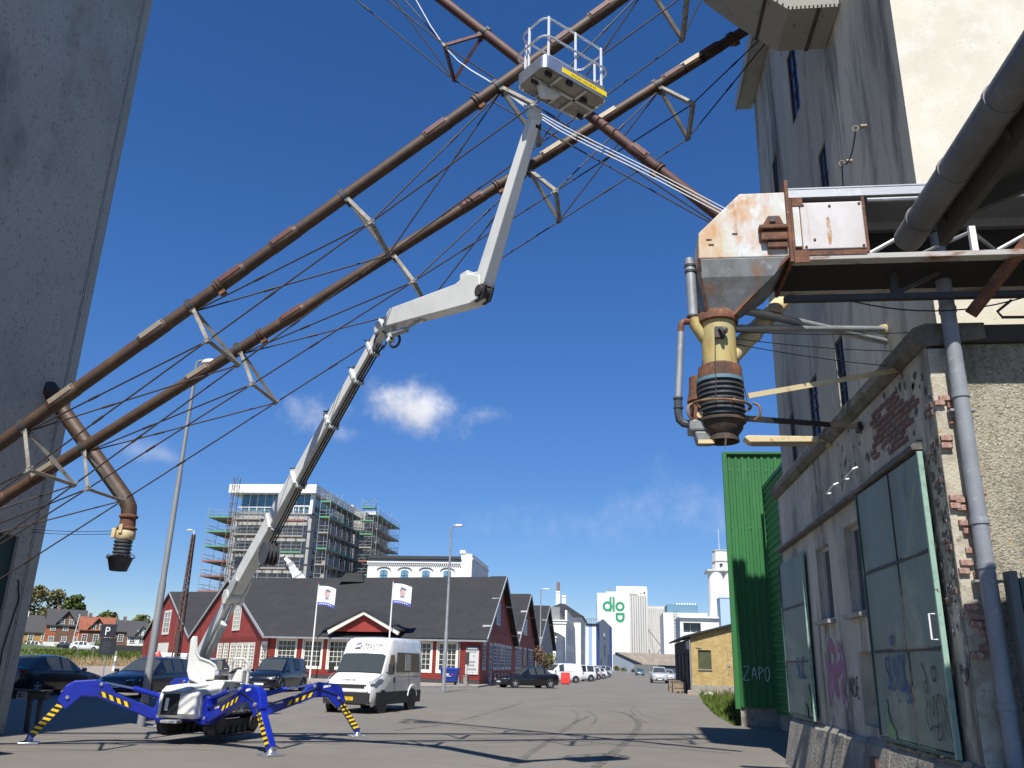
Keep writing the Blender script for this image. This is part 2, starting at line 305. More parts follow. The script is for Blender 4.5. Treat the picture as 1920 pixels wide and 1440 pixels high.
neckm = mat('yellow_rust_paint', (0.44,0.34,0.12), 0.6, layers=[((0.36,0.34,0.17),2.2,0.42,0.6),((0.30,0.14,0.045),3.0,0.47,0.62,(1,1,0.4),9,0.9),((0.15,0.06,0.03),6,0.60,0.7,(1,1,0.3),8,0.85)], bump=(20,0.25,0.006))
bellowsm = mat('black_bellows', (0.045,0.05,0.055), 0.55, layers=[((0.10,0.11,0.12),6,0.5,0.7),((0.13,0.09,0.05),9,0.62,0.7)])
cream_pipe = mat('cream_pipe', (0.58,0.46,0.24), 0.6, layers=[((0.48,0.36,0.17),2,0.45,0.65),((0.32,0.20,0.09),6,0.6,0.7)])
beam_cream = mat('cream_flat_bar', (0.56,0.46,0.26), 0.65, layers=[((0.42,0.32,0.17),5,0.5,0.68),((0.25,0.13,0.06),9,0.64,0.72)])
panelw = mat('faded_panel', (0.55,0.52,0.50), 0.55, layers=[((0.47,0.43,0.40),1.6,0.4,0.6),((0.40,0.22,0.10),3.5,0.63,0.72,(2.5,1,0.4),8,0.7)])
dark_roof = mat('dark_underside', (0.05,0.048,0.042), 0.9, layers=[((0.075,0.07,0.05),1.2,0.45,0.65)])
gutterm = mat('grey_gutter', (0.115,0.117,0.12), 0.55, layers=[((0.08,0.082,0.083),2,0.45,0.65),((0.15,0.15,0.15),7,0.55,0.7)])
pipe_grey = mat('grey_downpipe', (0.235,0.255,0.275), 0.5, layers=[((0.19,0.205,0.225),2,0.45,0.65),((0.30,0.32,0.34),12,0.6,0.7)])
greensheet = mat('green_sheet', (0.030,0.155,0.045), 0.5, layers=[((0.024,0.125,0.036),0.5,0.42,0.65,(1,1,0.3)),((0.042,0.185,0.058),2,0.52,0.7,(1,1,0.2))])
white_paint = mat('white_paint', (0.76,0.76,0.73), 0.6, layers=[((0.68,0.68,0.65),3,0.45,0.7)])
white_wall = mat('white_wall', (0.76,0.75,0.70), 0.85, layers=[((0.70,0.69,0.64),0.3,0.4,0.7),((0.66,0.64,0.58),1.5,0.55,0.75,(1,1,0.3))])
red_board = mat('red_boards', (0.30,0.036,0.026), 0.7, layers=[((0.24,0.029,0.021),0.6,0.4,0.65,(1,1,4)),((0.29,0.042,0.03),3,0.52,0.7,(0.3,0.3,5))])
red_panel = mat('red_panel', (0.285,0.034,0.023), 0.7, layers=[((0.20,0.025,0.018),0.5,0.4,0.65)])
roof_felt = mat('roof_felt', (0.022,0.0225,0.023), 0.92, layers=[((0.028,0.0285,0.029),0.35,0.4,0.65,(1,1,3)),((0.017,0.0175,0.018),1.5,0.5,0.7),((0.034,0.034,0.034),9,0.5,0.7,(1,1,2),3,0.6)], bump=(20,0.2,0.01))
glass = mat('window_glass', (0.035,0.042,0.045), 0.06, spec=0.6)
glass_car = mat('car_glass', (0.045,0.052,0.053), 0.04, spec=0.6)
glass_sky = mat('glazed_front', (0.10,0.20,0.24), 0.05, 0.25, spec=0.7)
black = mat('black_plastic', (0.014,0.014,0.015), 0.5)
tyre = mat('tyre_rubber', (0.018,0.018,0.018), 0.85)
chrome = mat('polished_metal', (0.55,0.56,0.57), 0.22, 1.0)
alu = mat('brushed_aluminium', (0.62,0.63,0.64), 0.30, 0.85, layers=[((0.50,0.51,0.52),4,0.4,0.65)])
alu_rail = mat('aluminium_tube', (0.78,0.78,0.78), 0.28, 0.75)
tread_plate = mat('basket_floor_underside', (0.33,0.31,0.27), 0.5, 0.4, layers=[((0.24,0.225,0.19),4,0.42,0.65),((0.40,0.38,0.34),12,0.55,0.7)])
liftw = mat('lift_white_paint', (0.64,0.64,0.60), 0.38, layers=[((0.56,0.56,0.52),1.2,0.45,0.7),((0.38,0.37,0.33),7,0.62,0.75,(1,1,1),5,0.5)], coat=0.2)
liftg = mat('lift_grey_paint', (0.36,0.375,0.36), 0.45, layers=[((0.31,0.325,0.31),1.5,0.45,0.7)])
liftb = mat('lift_blue_paint', (0.008,0.022,0.32), 0.32, layers=[((0.006,0.016,0.23),3,0.45,0.7),((0.10,0.11,0.16),14,0.66,0.74,(1,1,1),4,0.5)], coat=0.3)
yellow = mat('yellow_stripe', (0.75,0.52,0.02), 0.5)
yellow_label = mat('yellow_label', (0.80,0.58,0.015), 0.5)
red_lamp = mat('red_lens', (0.22,0.006,0.008), 0.15)
clear_lens = mat('clear_lens', (0.45,0.47,0.48), 0.12, 0.3)
plate_y = mat('yellow_plate', (0.75,0.46,0.01), 0.5)
plate_w = mat('white_plate', (0.7,0.7,0.68), 0.5)
# ------------------------------------------------------------------ generic building helpers
def wall(mb, o, u, v, nrm, W, H, openings, depth=0.15):
    """wall sheet of width W and height H from corner o, with rectangular openings (u0,u1,v0,v1) and their reveals"""
    o, u, v, nrm = Vector(o), Vector(u), Vector(v), Vector(nrm)
    us = sorted({0.0, W, *[a for q in openings for a in q[:2]]}); vs = sorted({0.0, H, *[a for q in openings for a in q[2:4]]})
    us = [a for a in us if 0 <= a <= W]; vs = [a for a in vs if 0 <= a <= H]
    flip = u.cross(v).dot(nrm) < 0
    def q(a, b, c, d): mb.add([a, b, c, d] if not flip else [d, c, b, a], [(0,1,2,3)])
    for i in range(len(us)-1):
        for j in range(len(vs)-1):
            cu, cv = (us[i]+us[i+1])/2, (vs[j]+vs[j+1])/2
            if any(r[0] < cu < r[1] and r[2] < cv < r[3] for r in openings): continue
            q(o+u*us[i]+v*vs[j], o+u*us[i+1]+v*vs[j], o+u*us[i+1]+v*vs[j+1], o+u*us[i]+v*vs[j+1])
    bk = -nrm*depth
    for a, b, c, d in [r[:4] for r in openings]:
        P = [o+u*a+v*c, o+u*b+v*c, o+u*b+v*d, o+u*a+v*d]
        for k in range(4):
            p0, p1 = P[k], P[(k+1) % 4]; q(p0, p0+bk, p1+bk, p1)
def window(parent, o, u, v, nrm, r, nx=2, ny=2, fw=0.05, bar=0.03, fm=None, gm=None, inset=0.06, th=0.05, sill=None, proud=0.0, casing=0.0, name='window'):
    """window part (frame with bars) with a pane behind as its sub-part; r=(u0,u1,v0,v1) on the wall"""
    o, u, v, nrm = Vector(o), Vector(u), Vector(v), Vector(nrm); a, b, c, d = r
    fm = fm or white_paint; gm = gm or glass
    m = MB(); base = o-nrm*inset
    def bx(u0, u1, v0, v1, n0, n1):
        ctr = base+u*((u0+u1)/2)+v*((v0+v1)/2)+nrm*((n0+n1)/2); m.obox(ctr, u*((u1-u0)/2), v*((v1-v0)/2), nrm*((n1-n0)/2))
    e = 0.002
    bx(a+e, a+fw, c+e, d-e, 0, th); bx(b-fw, b-e, c+e, d-e, 0, th); bx(a+fw, b-fw, c+e, c+fw, 0.001, th-0.001); bx(a+fw, b-fw, d-fw, d-e, 0.001, th-0.001)
    for k in range(1, nx):
        x = a+fw+(b-a-2*fw)*k/nx; bx(x-bar/2, x+bar/2, c+fw, d-fw, 0.004, th-0.006)
    for k in range(1, ny):
        y = c+fw+(d-c-2*fw)*k/ny; bx(a+fw, b-fw, y-bar/2, y+bar/2, 0.008, th-0.01)
    if casing:
        n0, n1 = inset+0.003, inset+0.03
        bx(a-casing, a, c-casing, d+casing, n0, n1); bx(b, b+casing, c-casing, d+casing, n0, n1); bx(a, b, d, d+casing, n0, n1-0.002); bx(a, b, c-casing, c, n0, n1+0.02)
    w = m.build(name, fm, parent)
    g = MB(); p = base+nrm*0.012
    g.obox(p+u*((a+b)/2)+v*((c+d)/2), u*((b-a)/2-0.004), v*((d-c)/2-0.004), nrm*0.004); g.build('pane', gm, w)
    if sill:
        s = MB(); s.obox(o+u*((a+b)/2)+v*(c-0.03)+nrm*(sill/2-0.01), u*((b-a)/2+0.04), v*0.028, nrm*(sill/2+0.01)); s.build('sill', fm if sill < 0.11 else kerbmat, w)
    return w
X_, Y_, Z_ = Vector((1,0,0)), Vector((0,1,0)), Vector((0,0,1))
# ------------------------------------------------------------------ ground
m = MB(); m.poly([(-900,-300,0),(900,-300,0),(900,1500,0),(-900,1500,0)]); struct(m.build('ground', asphalt))
m = MB(); m.poly([(-26,36,0.004),(-20.5,60,0.004),(-32,76,0.004),(-64,125,0.004),(-66,97,0.004),(-66,40,0.004),(-40,30,0.004)]); struct(m.build('quay_paving', quaymat))
m = MB(); m.poly([(-54,72,0.008),(-53,80,0.008),(-60,96,0.008),(-68,99,0.008),(-140,92,0.008),(-110,60,0.008)]); struct(m.build('water', waterm))
# pavement in front of the red halls with its kerb
fac_R, fac_L = Vector((-9.9,65,0)), Vector((-28.3,69.5,0))
m = MB(); m.prism([(-9.3,60.2,0.004),(-9.6,86,0.004),(-12,70,0.004),(-30,75,0.004),(-31,62,0.004),(-20,57.2,0.004),(-12.6,55.7,0.004)], (0,0,0.116)); struct(m.build('pavement', paving))
m = MB(); pts = [(-9.3,60.2),(-12.6,55.7),(-20,57.2),(-31,62)]
for a, b in zip(pts, pts[1:]):
    a, b = V(a[0],a[1],0.065), V(b[0],b[1],0.065); n = int((b-a).length/1.0)
    for k in range(n):
        p, q = a.lerp(b, k/n), a.lerp(b, (k+0.97)/n); m.beam(p, q, 0.14, 0.13)
struct(m.build('kerb', kerbmat))
# skid marks on the road
T = [[(-2.95,37.79),(-1.12,36.68),(0.26,33.78),(0.66,29.93),(0.7,26.73),(0.43,22.55),(-0.03,18.0),(-0.34,15.3)],
     [(-0.83,30.9),(-1.09,27.73),(-1.29,24.31),(-1.46,20.39),(-1.62,17.03),(-1.68,14.95)],
     [(0.76,39.09),(1.01,32.79),(1.35,29.75),(1.63,29.35)], [(0.6,36.55),(0.77,30.93),(1.01,27.64)], [(-1.04,34.09),(-0.6,30.07),(-0.64,25.98)],
     [(-1.68,34.9),(-1.29,31.28),(-1.17,27.69),(-1.27,25.63)], [(-5.29,21.42),(-4.48,25.73),(-4.0,39.16)]]
def mark_mat(name, dark):
    mm = mat(name, (0.05,0.048,0.047), 0.9); t = mm.node_tree; b = t.nodes['Principled BSDF']
    co = t.nodes.new('ShaderNodeTexCoord'); nz = t.nodes.new('ShaderNodeTexNoise'); nz.inputs['Scale'].default_value = 3.0; nz.inputs['Detail'].default_value = 8
    t.links.new(co.outputs['Object'], nz.inputs['Vector']); mr = t.nodes.new('ShaderNodeMapRange'); t.links.new(nz.outputs[0], mr.inputs[0])
    mr.inputs[1].default_value = 0.36; mr.inputs[2].default_value = 0.66; mr.inputs[3].default_value = 0.0; mr.inputs[4].default_value = dark
    t.links.new(mr.outputs[0], b.inputs['Alpha']); return mm
for i, t in enumerate(T):
    m = MB(); c = smooth_curve([(x, y, 0.004+0.001*i) for x, y in t], 8); ribbon(m, c, [0.20,0.17,0.10,0.09,0.12,0.10,0.16][i], (0,0,1), 0.15)
    o = m.build('skid_mark', mark_mat('skid_%d' % (i % 3), [0.42,0.32,0.22][i % 3])); tag(o, kind='structure')
for i in range(7):   # hairline cracks and repair seams
    x0, y0 = [(-8,20.5),(-4,24),(0.5,21),(-6,32),(-3,45),(2,50),(-7.5,15.5)][i]; L_ = [9,7,3.5,6,7,4,6][i]
    pts = [(x0+L_*k/14, y0+random.uniform(-.06,.06)+0.05*k*(i % 3-1), 0.0045) for k in range(15)]
    m = MB(); ribbon(m, pts, 0.022, (0,0,1), 0.4); tag(m.build('road_crack', mark_mat('crack', 0.8)), kind='structure')
# manhole cover
m = MB(); m.lathe((-5.2,24.6,0.0), Z_, [(0.34,0.0),(0.34,0.008),(0.30,0.010),(0.001,0.010)], 24)
tag(m.build('manhole_cover', darksteel), 'round dark iron manhole cover in the asphalt', 'manhole cover')
# bank, road and rising ground on the far shore
m = MB(); foot = [(-240,20),(-150,88),(-66,98),(-60,110),(-64,130),(-72,160),(-70,230)]
outw = [(-.6,.2),(-.65,.75),(-.72,.70),(-.8,.6),(-.85,.5),(-.85,.5),(-.8,.6)]
offs = [(0,-0.2),(5,0.55),(13,1.55),(22,1.75),(34,2.0),(60,3.2),(120,7.0),(260,12.0),(600,14.0)]
rows = [[Vector((x+a*d, y+b*d, z)) for (x, y), (a, b) in zip(foot, outw)] for d, z in offs]
nn = len(foot); m.add([p for r in rows for p in r], [(k*nn+i, k*nn+i+1, (k+1)*nn+i+1, (k+1)*nn+i) for k in range(len(offs)-1) for i in range(nn-1)])
bank = struct(m.build('hillside', grassg))
def bank_pt(i_t, d):
    i = min(int(i_t), nn-2); t = i_t-i
    f = Vector(foot[i]).lerp(Vector(foot[i+1]), t); w = Vector(outw[i]).lerp(Vector(outw[i+1]), t); p = f+w*d
    for (d0, z0), (d1, z1) in zip(offs, offs[1:]):
        if d0 <= d <= d1: return Vector((p.x, p.y, z0+(z1-z0)*(d-d0)/(d1-d0)))
    return Vector((p.x, p.y, 0))
def blades(mb, p, h, w, n=1, lean=0.3):
    for _ in range(n):
        a = random.uniform(0, 6.28); d = Vector((math.cos(a), math.sin(a), 0))*w/2; l = Vector((random.gauss(0, lean*h), random.gauss(0, lean*h), h*random.uniform(.6, 1.1)))
        mb.add([p-d, p+d, p+l], [(0,1,2)])
m = MB()
for k in range(9000):
    p = bank_pt(random.uniform(1.55,5.0), abs(random.gauss(1.5,2.2))); blades(m, p, random.uniform(0.35,0.85), 0.14, 1, 0.15)
tag(m.build('dry_reeds', reedm), 'belt of dry tan reeds along the foot of the green bank', 'reeds', kind='stuff')
m = MB()
for k in range(12000):
    p = bank_pt(random.uniform(1.4,5.2), random.uniform(4,16)); blades(m, p, random.uniform(0.2,0.5), 0.2, 1, 0.3)
tag(m.build('bank_grass', grassm), 'green grass covering the bank below the houses', 'grass', kind='stuff')
# verge beside the brick shed
vg = [(5.6,60.0),(4.4,45.0),(3.75,34.5),(3.62,28.2),(5.0,28.0),(9.0,28.0),(9.0,59.9)]
m = MB(); m.poly([(x, y, 0.006) for x, y in vg]); struct(m.build('verge', grassg))
def inside(x, y, P):
    r = False
    for (x0, y0), (x1, y1) in zip(P, P[1:]+P[:1]):
        if (y0 > y) != (y1 > y) and x < (x1-x0)*(y-y0)/(y1-y0)+x0: r = not r
    return r
m = MB(); k = 0
while k < 9000:
    x, y = random.uniform(3.5,9), random.uniform(28,60)
    if not inside(x, y, vg): continue
    k += 1
    if random.random() < 0.12: blades(m, V(x, y, 0.0), random.uniform(.25,.6), 0.05, 3, 0.35)
    else: blades(m, V(x, y, 0.0), random.uniform(0.08,0.24), 0.045, 2, 0.4)
tag(m.build('verge_grass', grassm), 'tufts of green grass between the green hall and the brick shed', 'grass', kind='stuff')
# ------------------------------------------------------------------ big silo on the right
K = 0.957
t = thing('grain_silo_building', 'tall weathered concrete grain silo block, its front cream and sunlit, rising right of the street', 'silo', (9,15,0))
KS = 0.97; zs_ = lambda z: 1.6+(z-1.6)*KS
SI, SN, SF, ST = 3.90, 9.82, 19.5, 16.3
sw = [(15.35,16.15,12.9,14.7),(17.95,18.5,12.0,13.5),(13.95,14.5,9.5,11.05),(14.15,14.68,5.7,7.25),(16.15,16.9,5.7,7.22),(18.4,18.85,5.7,7.1)]
sw = [(a*KS, b*KS, zs_(c), zs_(d)) for a, b, c, d in sw]
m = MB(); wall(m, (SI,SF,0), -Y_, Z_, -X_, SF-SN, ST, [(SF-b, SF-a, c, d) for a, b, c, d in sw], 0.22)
west = m.build('weathered_wall', silo_stained, t)
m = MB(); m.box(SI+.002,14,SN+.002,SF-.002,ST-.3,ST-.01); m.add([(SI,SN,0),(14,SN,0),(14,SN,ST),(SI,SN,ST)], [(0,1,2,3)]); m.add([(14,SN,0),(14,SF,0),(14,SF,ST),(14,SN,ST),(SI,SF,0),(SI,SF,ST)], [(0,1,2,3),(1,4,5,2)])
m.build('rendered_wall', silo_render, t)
blue_pane = mat('sky_reflection_pane', (0.07,0.13,0.26), 0.15, layers=[((0.02,0.03,0.05),5,0.5,0.7)])  # reflected sky put into the pane colour as blue
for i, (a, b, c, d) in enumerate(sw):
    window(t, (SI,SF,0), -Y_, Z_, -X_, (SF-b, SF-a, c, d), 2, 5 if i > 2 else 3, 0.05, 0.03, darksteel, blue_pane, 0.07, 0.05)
m = MB(); m.box(SI-.42,SI-.004,SN-.2,SF+.25,ST-.25,ST+.15); m.box(SI-.45,SI-.421,SN-.2,SF+.28,ST-.28,ST+.05)
m.build('eave_box', mat('eave_sheet', (0.30,0.295,0.275), .7, layers=[((0.22,0.215,0.2),2,.4,.65)]), t, bevel=0.01)
for y, z in [(11.34,9.49),(12.18,9.43)]:
    m = MB(); m.tube((SI-.09,y,z), (SI+.01,y,z), 0.032, n=10); m.torus((SI-.16,y,z-0.03), (0.3,1,0.1), 0.042, 0.01, 16, 6); r = m.build('wall_ring', hatch_gal, t, smooth=True)
m = MB(); m.path(sag((SI-.16,11.34,9.45), (SI-.16,12.18,9.4), 0.22, 14)+sag((SI-.16,12.18,9.4), (SI-.05,12.9,7.9), 0.1, 8), 0.012, 5); m.build('chain', darksteel, t)
# head box hanging off the silo wall high up
t = thing('elevator_head_box', 'dark riveted sheet metal head box hanging high on the silo wall above the street', 'machine housing', (3.0,12.3,12.0))
prof = [(3.88,12.2),(3.05,12.2),(2.32,12.85),(1.8,13.4),(1.8,19.8),(3.88,19.8)]
m = MB(); m.prism([(x, 11.82, z) for x, z in prof], (0,1.02,0)); m.build('housing', mat('head_box_sheet', (0.24,0.225,0.19), 0.7, layers=[((0.25,0.235,0.2),1.5,0.42,0.65),((0.14,0.11,0.08),5,0.6,0.7)]), t)
m = MB()
for x, z in [(3.55,12.19),(2.7,12.50)]:
    d = V(-0.73,0,0.65).normalized() if x < 3 else V(-1,0,0)
    m.beam((x,11.80,z), (x,12.86,z), 0.06, 0.03, up=(0,0,1))
for k in range(15):
    a = k/14; x, z = (4.0-0.95*a, 12.2)
    m.obox((x, 11.805, z+0.03), (0.012,0,0), (0,0.015,0), (0,0,0.012))
    x, z = 3.05-1.2*a, 12.2+1.08*a; m.obox((x, 11.805, z+0.03), (0.012,0,0), (0,0.015,0), (0,0,0.012))
tag(m.build('bolt_flange', darksteel, t), kind='stuff')
# ------------------------------------------------------------------ old shed at the foot of the silo
t = thing('workshop_shed', 'old plastered workshop at the silo foot with stained walls and peeling brick corner', 'building', (6,13,0))
SX, SY0, SY1 = 3.35, 8.80, 17.4
kz = lambda z: 1.6+(z-1.6)*K
op = [(14.3,15.2,2.42,3.62),(12.5,13.3,2.42,3.70),(12.5,13.15,0.92,1.9)]
op = [(a*K, b*K, kz(c), kz(d)) for a, b, c, d in op]
m = MB(); wall(m, (SX,SY1,0.75), -Y_, Z_, -X_, SY1-SY0, 4.25, [(SY1-b, SY1-a, c-0.75, d-0.75) for a, b, c, d in op], 0.2)
sw_ = m.build('plaster_wall', plaster, t)
m = MB(); a, b, c, d = op[2]; m.box(SX+0.16, SX+0.2, a-0.02, b+0.02, c-0.02, d+0.02); m.build('blocked_doorway', plaster, t)
for a, b, c, d in op[:2]:
    window(t, (SX,SY1,0), -Y_, Z_, -X_, (SY1-b, SY1-a, c, d), 1, 1, 0.055, 0.03, mat('grey_white_frame', (0.42,0.42,0.43), 0.6), glass, 0.15, 0.05, sill=0.12)
m = MB()
m.prism([(SX-0.13,SY0-0.02,5.0),(SX-0.13,SY0-0.02,5.14),(SX+0.02,SY0-0.02,5.2),(SX+0.62,SY0-0.02,5.2),(SX+0.62,SY0-0.02,5.02),(SX-0.05,SY0-0.02,4.93)], (0,SY1-SY0+0.08,0))
m.build('cornice', mat('mossy_concrete', (0.15,0.145,0.12), 0.95, layers=[((0.08,0.08,0.05),3,0.45,0.65),((0.22,0.21,0.18),9,0.55,0.7)], bump=(20,0.6,0.015)), t, bevel=0.015)
# battered plinth of cast pieces along the wall
m = MB(); y = SY0-0.55; k = 0
while y < SY1-0.2:
    L_ = [1.35,1.05,0.62,1.2,0.9,1.5][k % 6]; y2 = min(y+L_, SY1-0.12); dz = random.uniform(-.01,.01)
    m2 = MB(); m2.prism([(SX-0.25,y,-0.02),(SX-0.10,y,0.74+dz),(SX-0.03,y,0.81+dz),(SX+0.02,y,0.81+dz),(SX+0.02,y,-0.02)], (0,y2-y-0.005,0))
    m2.build('plinth_block', plinthm, t, bevel=0.006); y = y2; k += 1
m = MB(); m.box(SX-0.18,SX-0.12,11.65,11.9,0.05,0.62); m.build('plinth_vent', mat('dark_red_vent', (0.10,0.05,0.045), 0.8), t)
m = MB()
for k in range(34):
    y = 9.0+k*0.075+random.uniform(-.02,.02); s = random.uniform(.03,.055)
    m.lathe((SX-0.05,y,0.80+random.uniform(-.01,.02)), (random.uniform(-.3,.3),random.uniform(-.3,.3),1), [(s*.7,-s*.4),(s,0),(s*.75,s*.45),(s*.2,s*.6)], 6)
tag(m.build('rubble_edge', plinthm, t), kind='stuff')
# sunlit front with brick pilaster and pebble dashed wall
m = MB(); m.box(SX+0.002,3.72,SY0,SY0+0.3,0.75,4.92); m.build('corner_pilaster', plaster_corner, t, bevel=0.02)
m = MB(); m.box(3.722,11,SY0+0.07,SY0+0.3,0,4.98); m.build('pebble_wall', pebble, t)
m = MB(); m.box(SX-0.10,3.75,SY0-0.10,SY0-0.004,-0.02,0.78); m.box(SX-0.10,SX+0.0,SY0-0.003,SY0+0.15,-0.02,0.78); m.build('corner_plinth', plinthm, t, bevel=0.03)
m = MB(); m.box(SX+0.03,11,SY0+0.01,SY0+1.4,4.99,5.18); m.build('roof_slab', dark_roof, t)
bl = {}
def brick(w, h, d, p, ax, mt, parent):
    key = (w, h, d, ax, mt.name)
    if key not in bl:
        mb = MB(); mb.box(-w/2,w/2,-d/2,d/2,-h/2,h/2) if ax == 'x' else mb.box(-d/2,d/2,-w/2,w/2,-h/2,h/2)
        o = mb.build('brick', mt, None, bevel=0.006, seg=1); bl[key] = o
    else:
        o = bl[key].copy(); COL.objects.link(o)
    o.location = Vector(p)-ORG[parent.name]; o.parent = parent
    e = 0.02; o.rotation_euler = (random.uniform(-e,e)*(ax == 'x'), random.uniform(-e,e)*(ax == 'y'), random.uniform(-e,e)*.5); return o
fr = [(3.40,.10,4.30),(3.42,.12,3.92),(3.41,.11,3.84),(3.43,.13,3.30),(3.41,.10,3.22),(3.44,.12,2.66),(3.41,.1,2.58),(3.43,.13,2.24),(3.41,.1,2.16),(3.45,.11,2.08),(3.42,.12,1.8),(3.46,.12,4.35),(3.57,.20,4.27),(3.47,.10,3.28),(3.66,.12,3.36),(3.52,.20,3.20),(3.50,.16,3.05),(3.64,.12,2.98),(3.54,.18,2.97),(3.67,.09,2.90),(3.50,.10,2.78),(3.55,.12,2.55),(3.50,.18,2.15),(3.56,.2,2.08),(3.53,.12,2.0),(3.60,.16,1.93),(3.55,.2,1.86),(3.60,.1,1.78),(3.67,.08,3.28),(3.67,.08,3.05),(3.52,.1,4.1),(3.68,.07,3.55),(3.60,.1,3.46)]
for x, w, z in fr: brick(round(w,2), 0.06, 0.05, (x, SY0-0.016+random.uniform(-.006,.006), z), 'x', brickm, t)
for row in range(11):            # bare brick under the cornice on the street side
    for c in range(9):
        y = 8.95+c*0.235+(row % 2)*0.117; z = 4.08+row*0.075
        dd = math.hypot((y-10.15)/0.75, (z-4.45)/0.33)+random.gauss(0,0.25)
        if dd < 0.95: brick(0.222, 0.064, 0.05, (SX+0.012+random.uniform(-.008,.006), y, z), 'y', brickdark, t)
for y, z in [(8.93,4.3),(8.93,4.22),(8.96,3.9),(9.05,3.82),(8.95,3.5),(9.0,2.9),(8.93,2.82),(8.95,2.4),(9.1,2.32)]: brick(0.16, 0.062, 0.05, (SX+0.012, y, z), 'y', brickdark, t)
m = MB()
flake = mat('peeled_flake', (0.10,0.10,0.10), 0.9, layers=[((0.5,0.49,0.47),12,0.55,0.6)])
for k in range(95):
    y = SY0+0.03+abs(random.gauss(0,0.24)); z = random.choice([random.uniform(1.5,4.6), random.uniform(2.2,3.9)])
    n_ = random.randint(5,7); r = random.uniform(.015,.06); tl = random.uniform(-.012,.012)
    pts = [Vector((SX-0.006-max(0, tl*math.sin(a*6.28/n_)*1.2), y+r*random.uniform(.5,1.1)*math.cos(a*6.28/n_), z+1.25*r*random.uniform(.5,1.1)*math.sin(a*6.28/n_))) for a in range(n_)]
    m.poly(pts)
tag(m.build('peeling_plaster', flake, t), kind='stuff')
m = MB()
for k in range(60):
    y = random.uniform(9.0,12.6); z = random.uniform(4.15,4.9); n_ = 6; r = random.uniform(.02,.06)
    m.poly([Vector((SX-0.006, y+r*random.uniform(.4,1.2)*math.cos(a*6.28/n_), z+1.4*r*random.uniform(.4,1.1)*math.sin(a*6.28/n_))) for a in range(n_)])
tag(m.build('flaking_patches', flake, t), kind='stuff')
SHED = t
# sliding doors and their rail
def door(label, ya, yb, za, zb, rows, cols, big):
    d = thing('sliding_door', label, 'door', (SX-0.08,(ya+yb)/2,za))
    ys = [ya+(yb-ya)*c for c in cols]; zs = [za+(zb-za)*r for r in rows]
    for i in range(len(ys)-1):
        for j in range(len(zs)-1):
            m = MB(); x = SX-0.075-random.uniform(0,.008)
            nu, nv = 5, 5; vs = []; fs = []     # gently dented sheet
            for a in range(nu+1):
                for b in range(nv+1):
                    dent = random.uniform(-.010,.010) if 0 < a < nu and 0 < b < nv else 0
                    vs.append((x+dent, ys[i]+0.006+(ys[i+1]-ys[i]-0.012)*a/nu, zs[j]+0.006+(zs[j+1]-zs[j]-0.012)*b/nv))
            for a in range(nu):
                for b in range(nv): fs.append((a*(nv+1)+b, a*(nv+1)+b+1, (a+1)*(nv+1)+b+1, (a+1)*(nv+1)+b))
            m.add(vs, fs); m.box(x+0.014, x+0.03, ys[i]+0.004, ys[i+1]-0.004, zs[j]+0.004, zs[j+1]-0.004); m.build('panel', doorgreen, d, smooth=True)
    m = MB()
    for z in zs[1:-1]:
        m.box(SX-0.093,SX-0.062,ya,yb,z-0.012,z+0.012)
        n = int((yb-ya)/0.12)
        for k in range(n): m.obox((SX-0.095, ya+0.06+k*0.12, z+0.02), (0.006,0,0), (0,0.008,0), (0,0,0.008))
    for y in ys[1:-1]: m.box(SX-0.092,SX-0.061,y-0.01,y+0.01,za,zb)
    m.build('seam_strip', darksteel, d)
    m = MB(); m.box(SX-0.105,SX-0.05,ya-0.05,ya-0.005,za-0.05,zb); m.build('edge_post', frame_green, d, bevel=0.005)
    m = MB(); m.box(SX-0.10,SX-0.04,yb+0.005,yb+0.04,za,zb); m.box(SX-0.10,SX-0.04,ya,yb,za-0.045,za-0.006); m.build('frame', gate_green, d)
    return d
dA = door('large blue green sheet metal sliding door with black and blue tags nearest the brick corner', 9.62*K, 12.12*K, kz(0.86), kz(3.98), [0,0.325,0.65,1], [0,0.44,1], True)
m = MB(); y = 9.62*K+0.05; m.path([(SX-0.09,y,1.95),(SX-0.16,y,1.95),(SX-0.16,y,2.2),(SX-0.09,y,2.2)], 0.010, 6); m.build('handle', white_paint, dA)
dB = door('smaller blue green sliding door at the far end of the shed', 15.95*K, 18.1*K, kz(0.86), kz(3.68), [0,0.33,0.68,1], [0,1], False)
def tagstrokes(name, strokes, w, material, parent, X, flipY=True):
    """spray paint strokes on the wall plane x=X: coordinates (y, z) in metres"""
    m = MB()
    for i_, s in enumerate(strokes):
        c = smooth_curve([(X-.0007*i_, a*.962, kz(b)) for a, b in s], 5); ribbon(m, c, w, (-1,0,0), 0.25)
    return m.build(name, material, parent)
def place(strokes, y0, z0, sy, sz):      # unit strokes (x right as seen, y up); seen from the street +Y runs left
    return [[(y0-a*sy, z0+b*sz) for a, b in s] for s in strokes]
gb = mat('blue_spray', (0.03,0.09,0.24), 0.7); gk = mat('black_spray', (0.012,0.012,0.013), 0.7); gp = mat('pink_spray', (0.34,0.14,0.23), 0.75, layers=[((0.36,0.30,0.32),4,0.5,0.65)]); gg = mat('green_spray', (0.16,0.30,0.10), 0.75, layers=[((0.165,0.215,0.215),5,0.42,0.62)])
gw = mat('white_spray', (0.55,0.60,0.58), 0.7)
S_ = [(.9,.95),(.2,.9),(.1,.65),(.5,.5),(.85,.3),(.5,.05),(.05,.15)]; U_ = [(0,1),(0.05,.2),(.5,0),(.9,.3),(.95,1)]; I_ = [(.5,1),(.45,0)]; C_ = [(.95,.8),(.5,1),(.05,.6),(.15,.1),(.7,0),(.95,.2)]; K1 = [(.1,1),(.05,0)]; K2 = [(.95,1.1),(.15,.5),(1.0,-.1)]
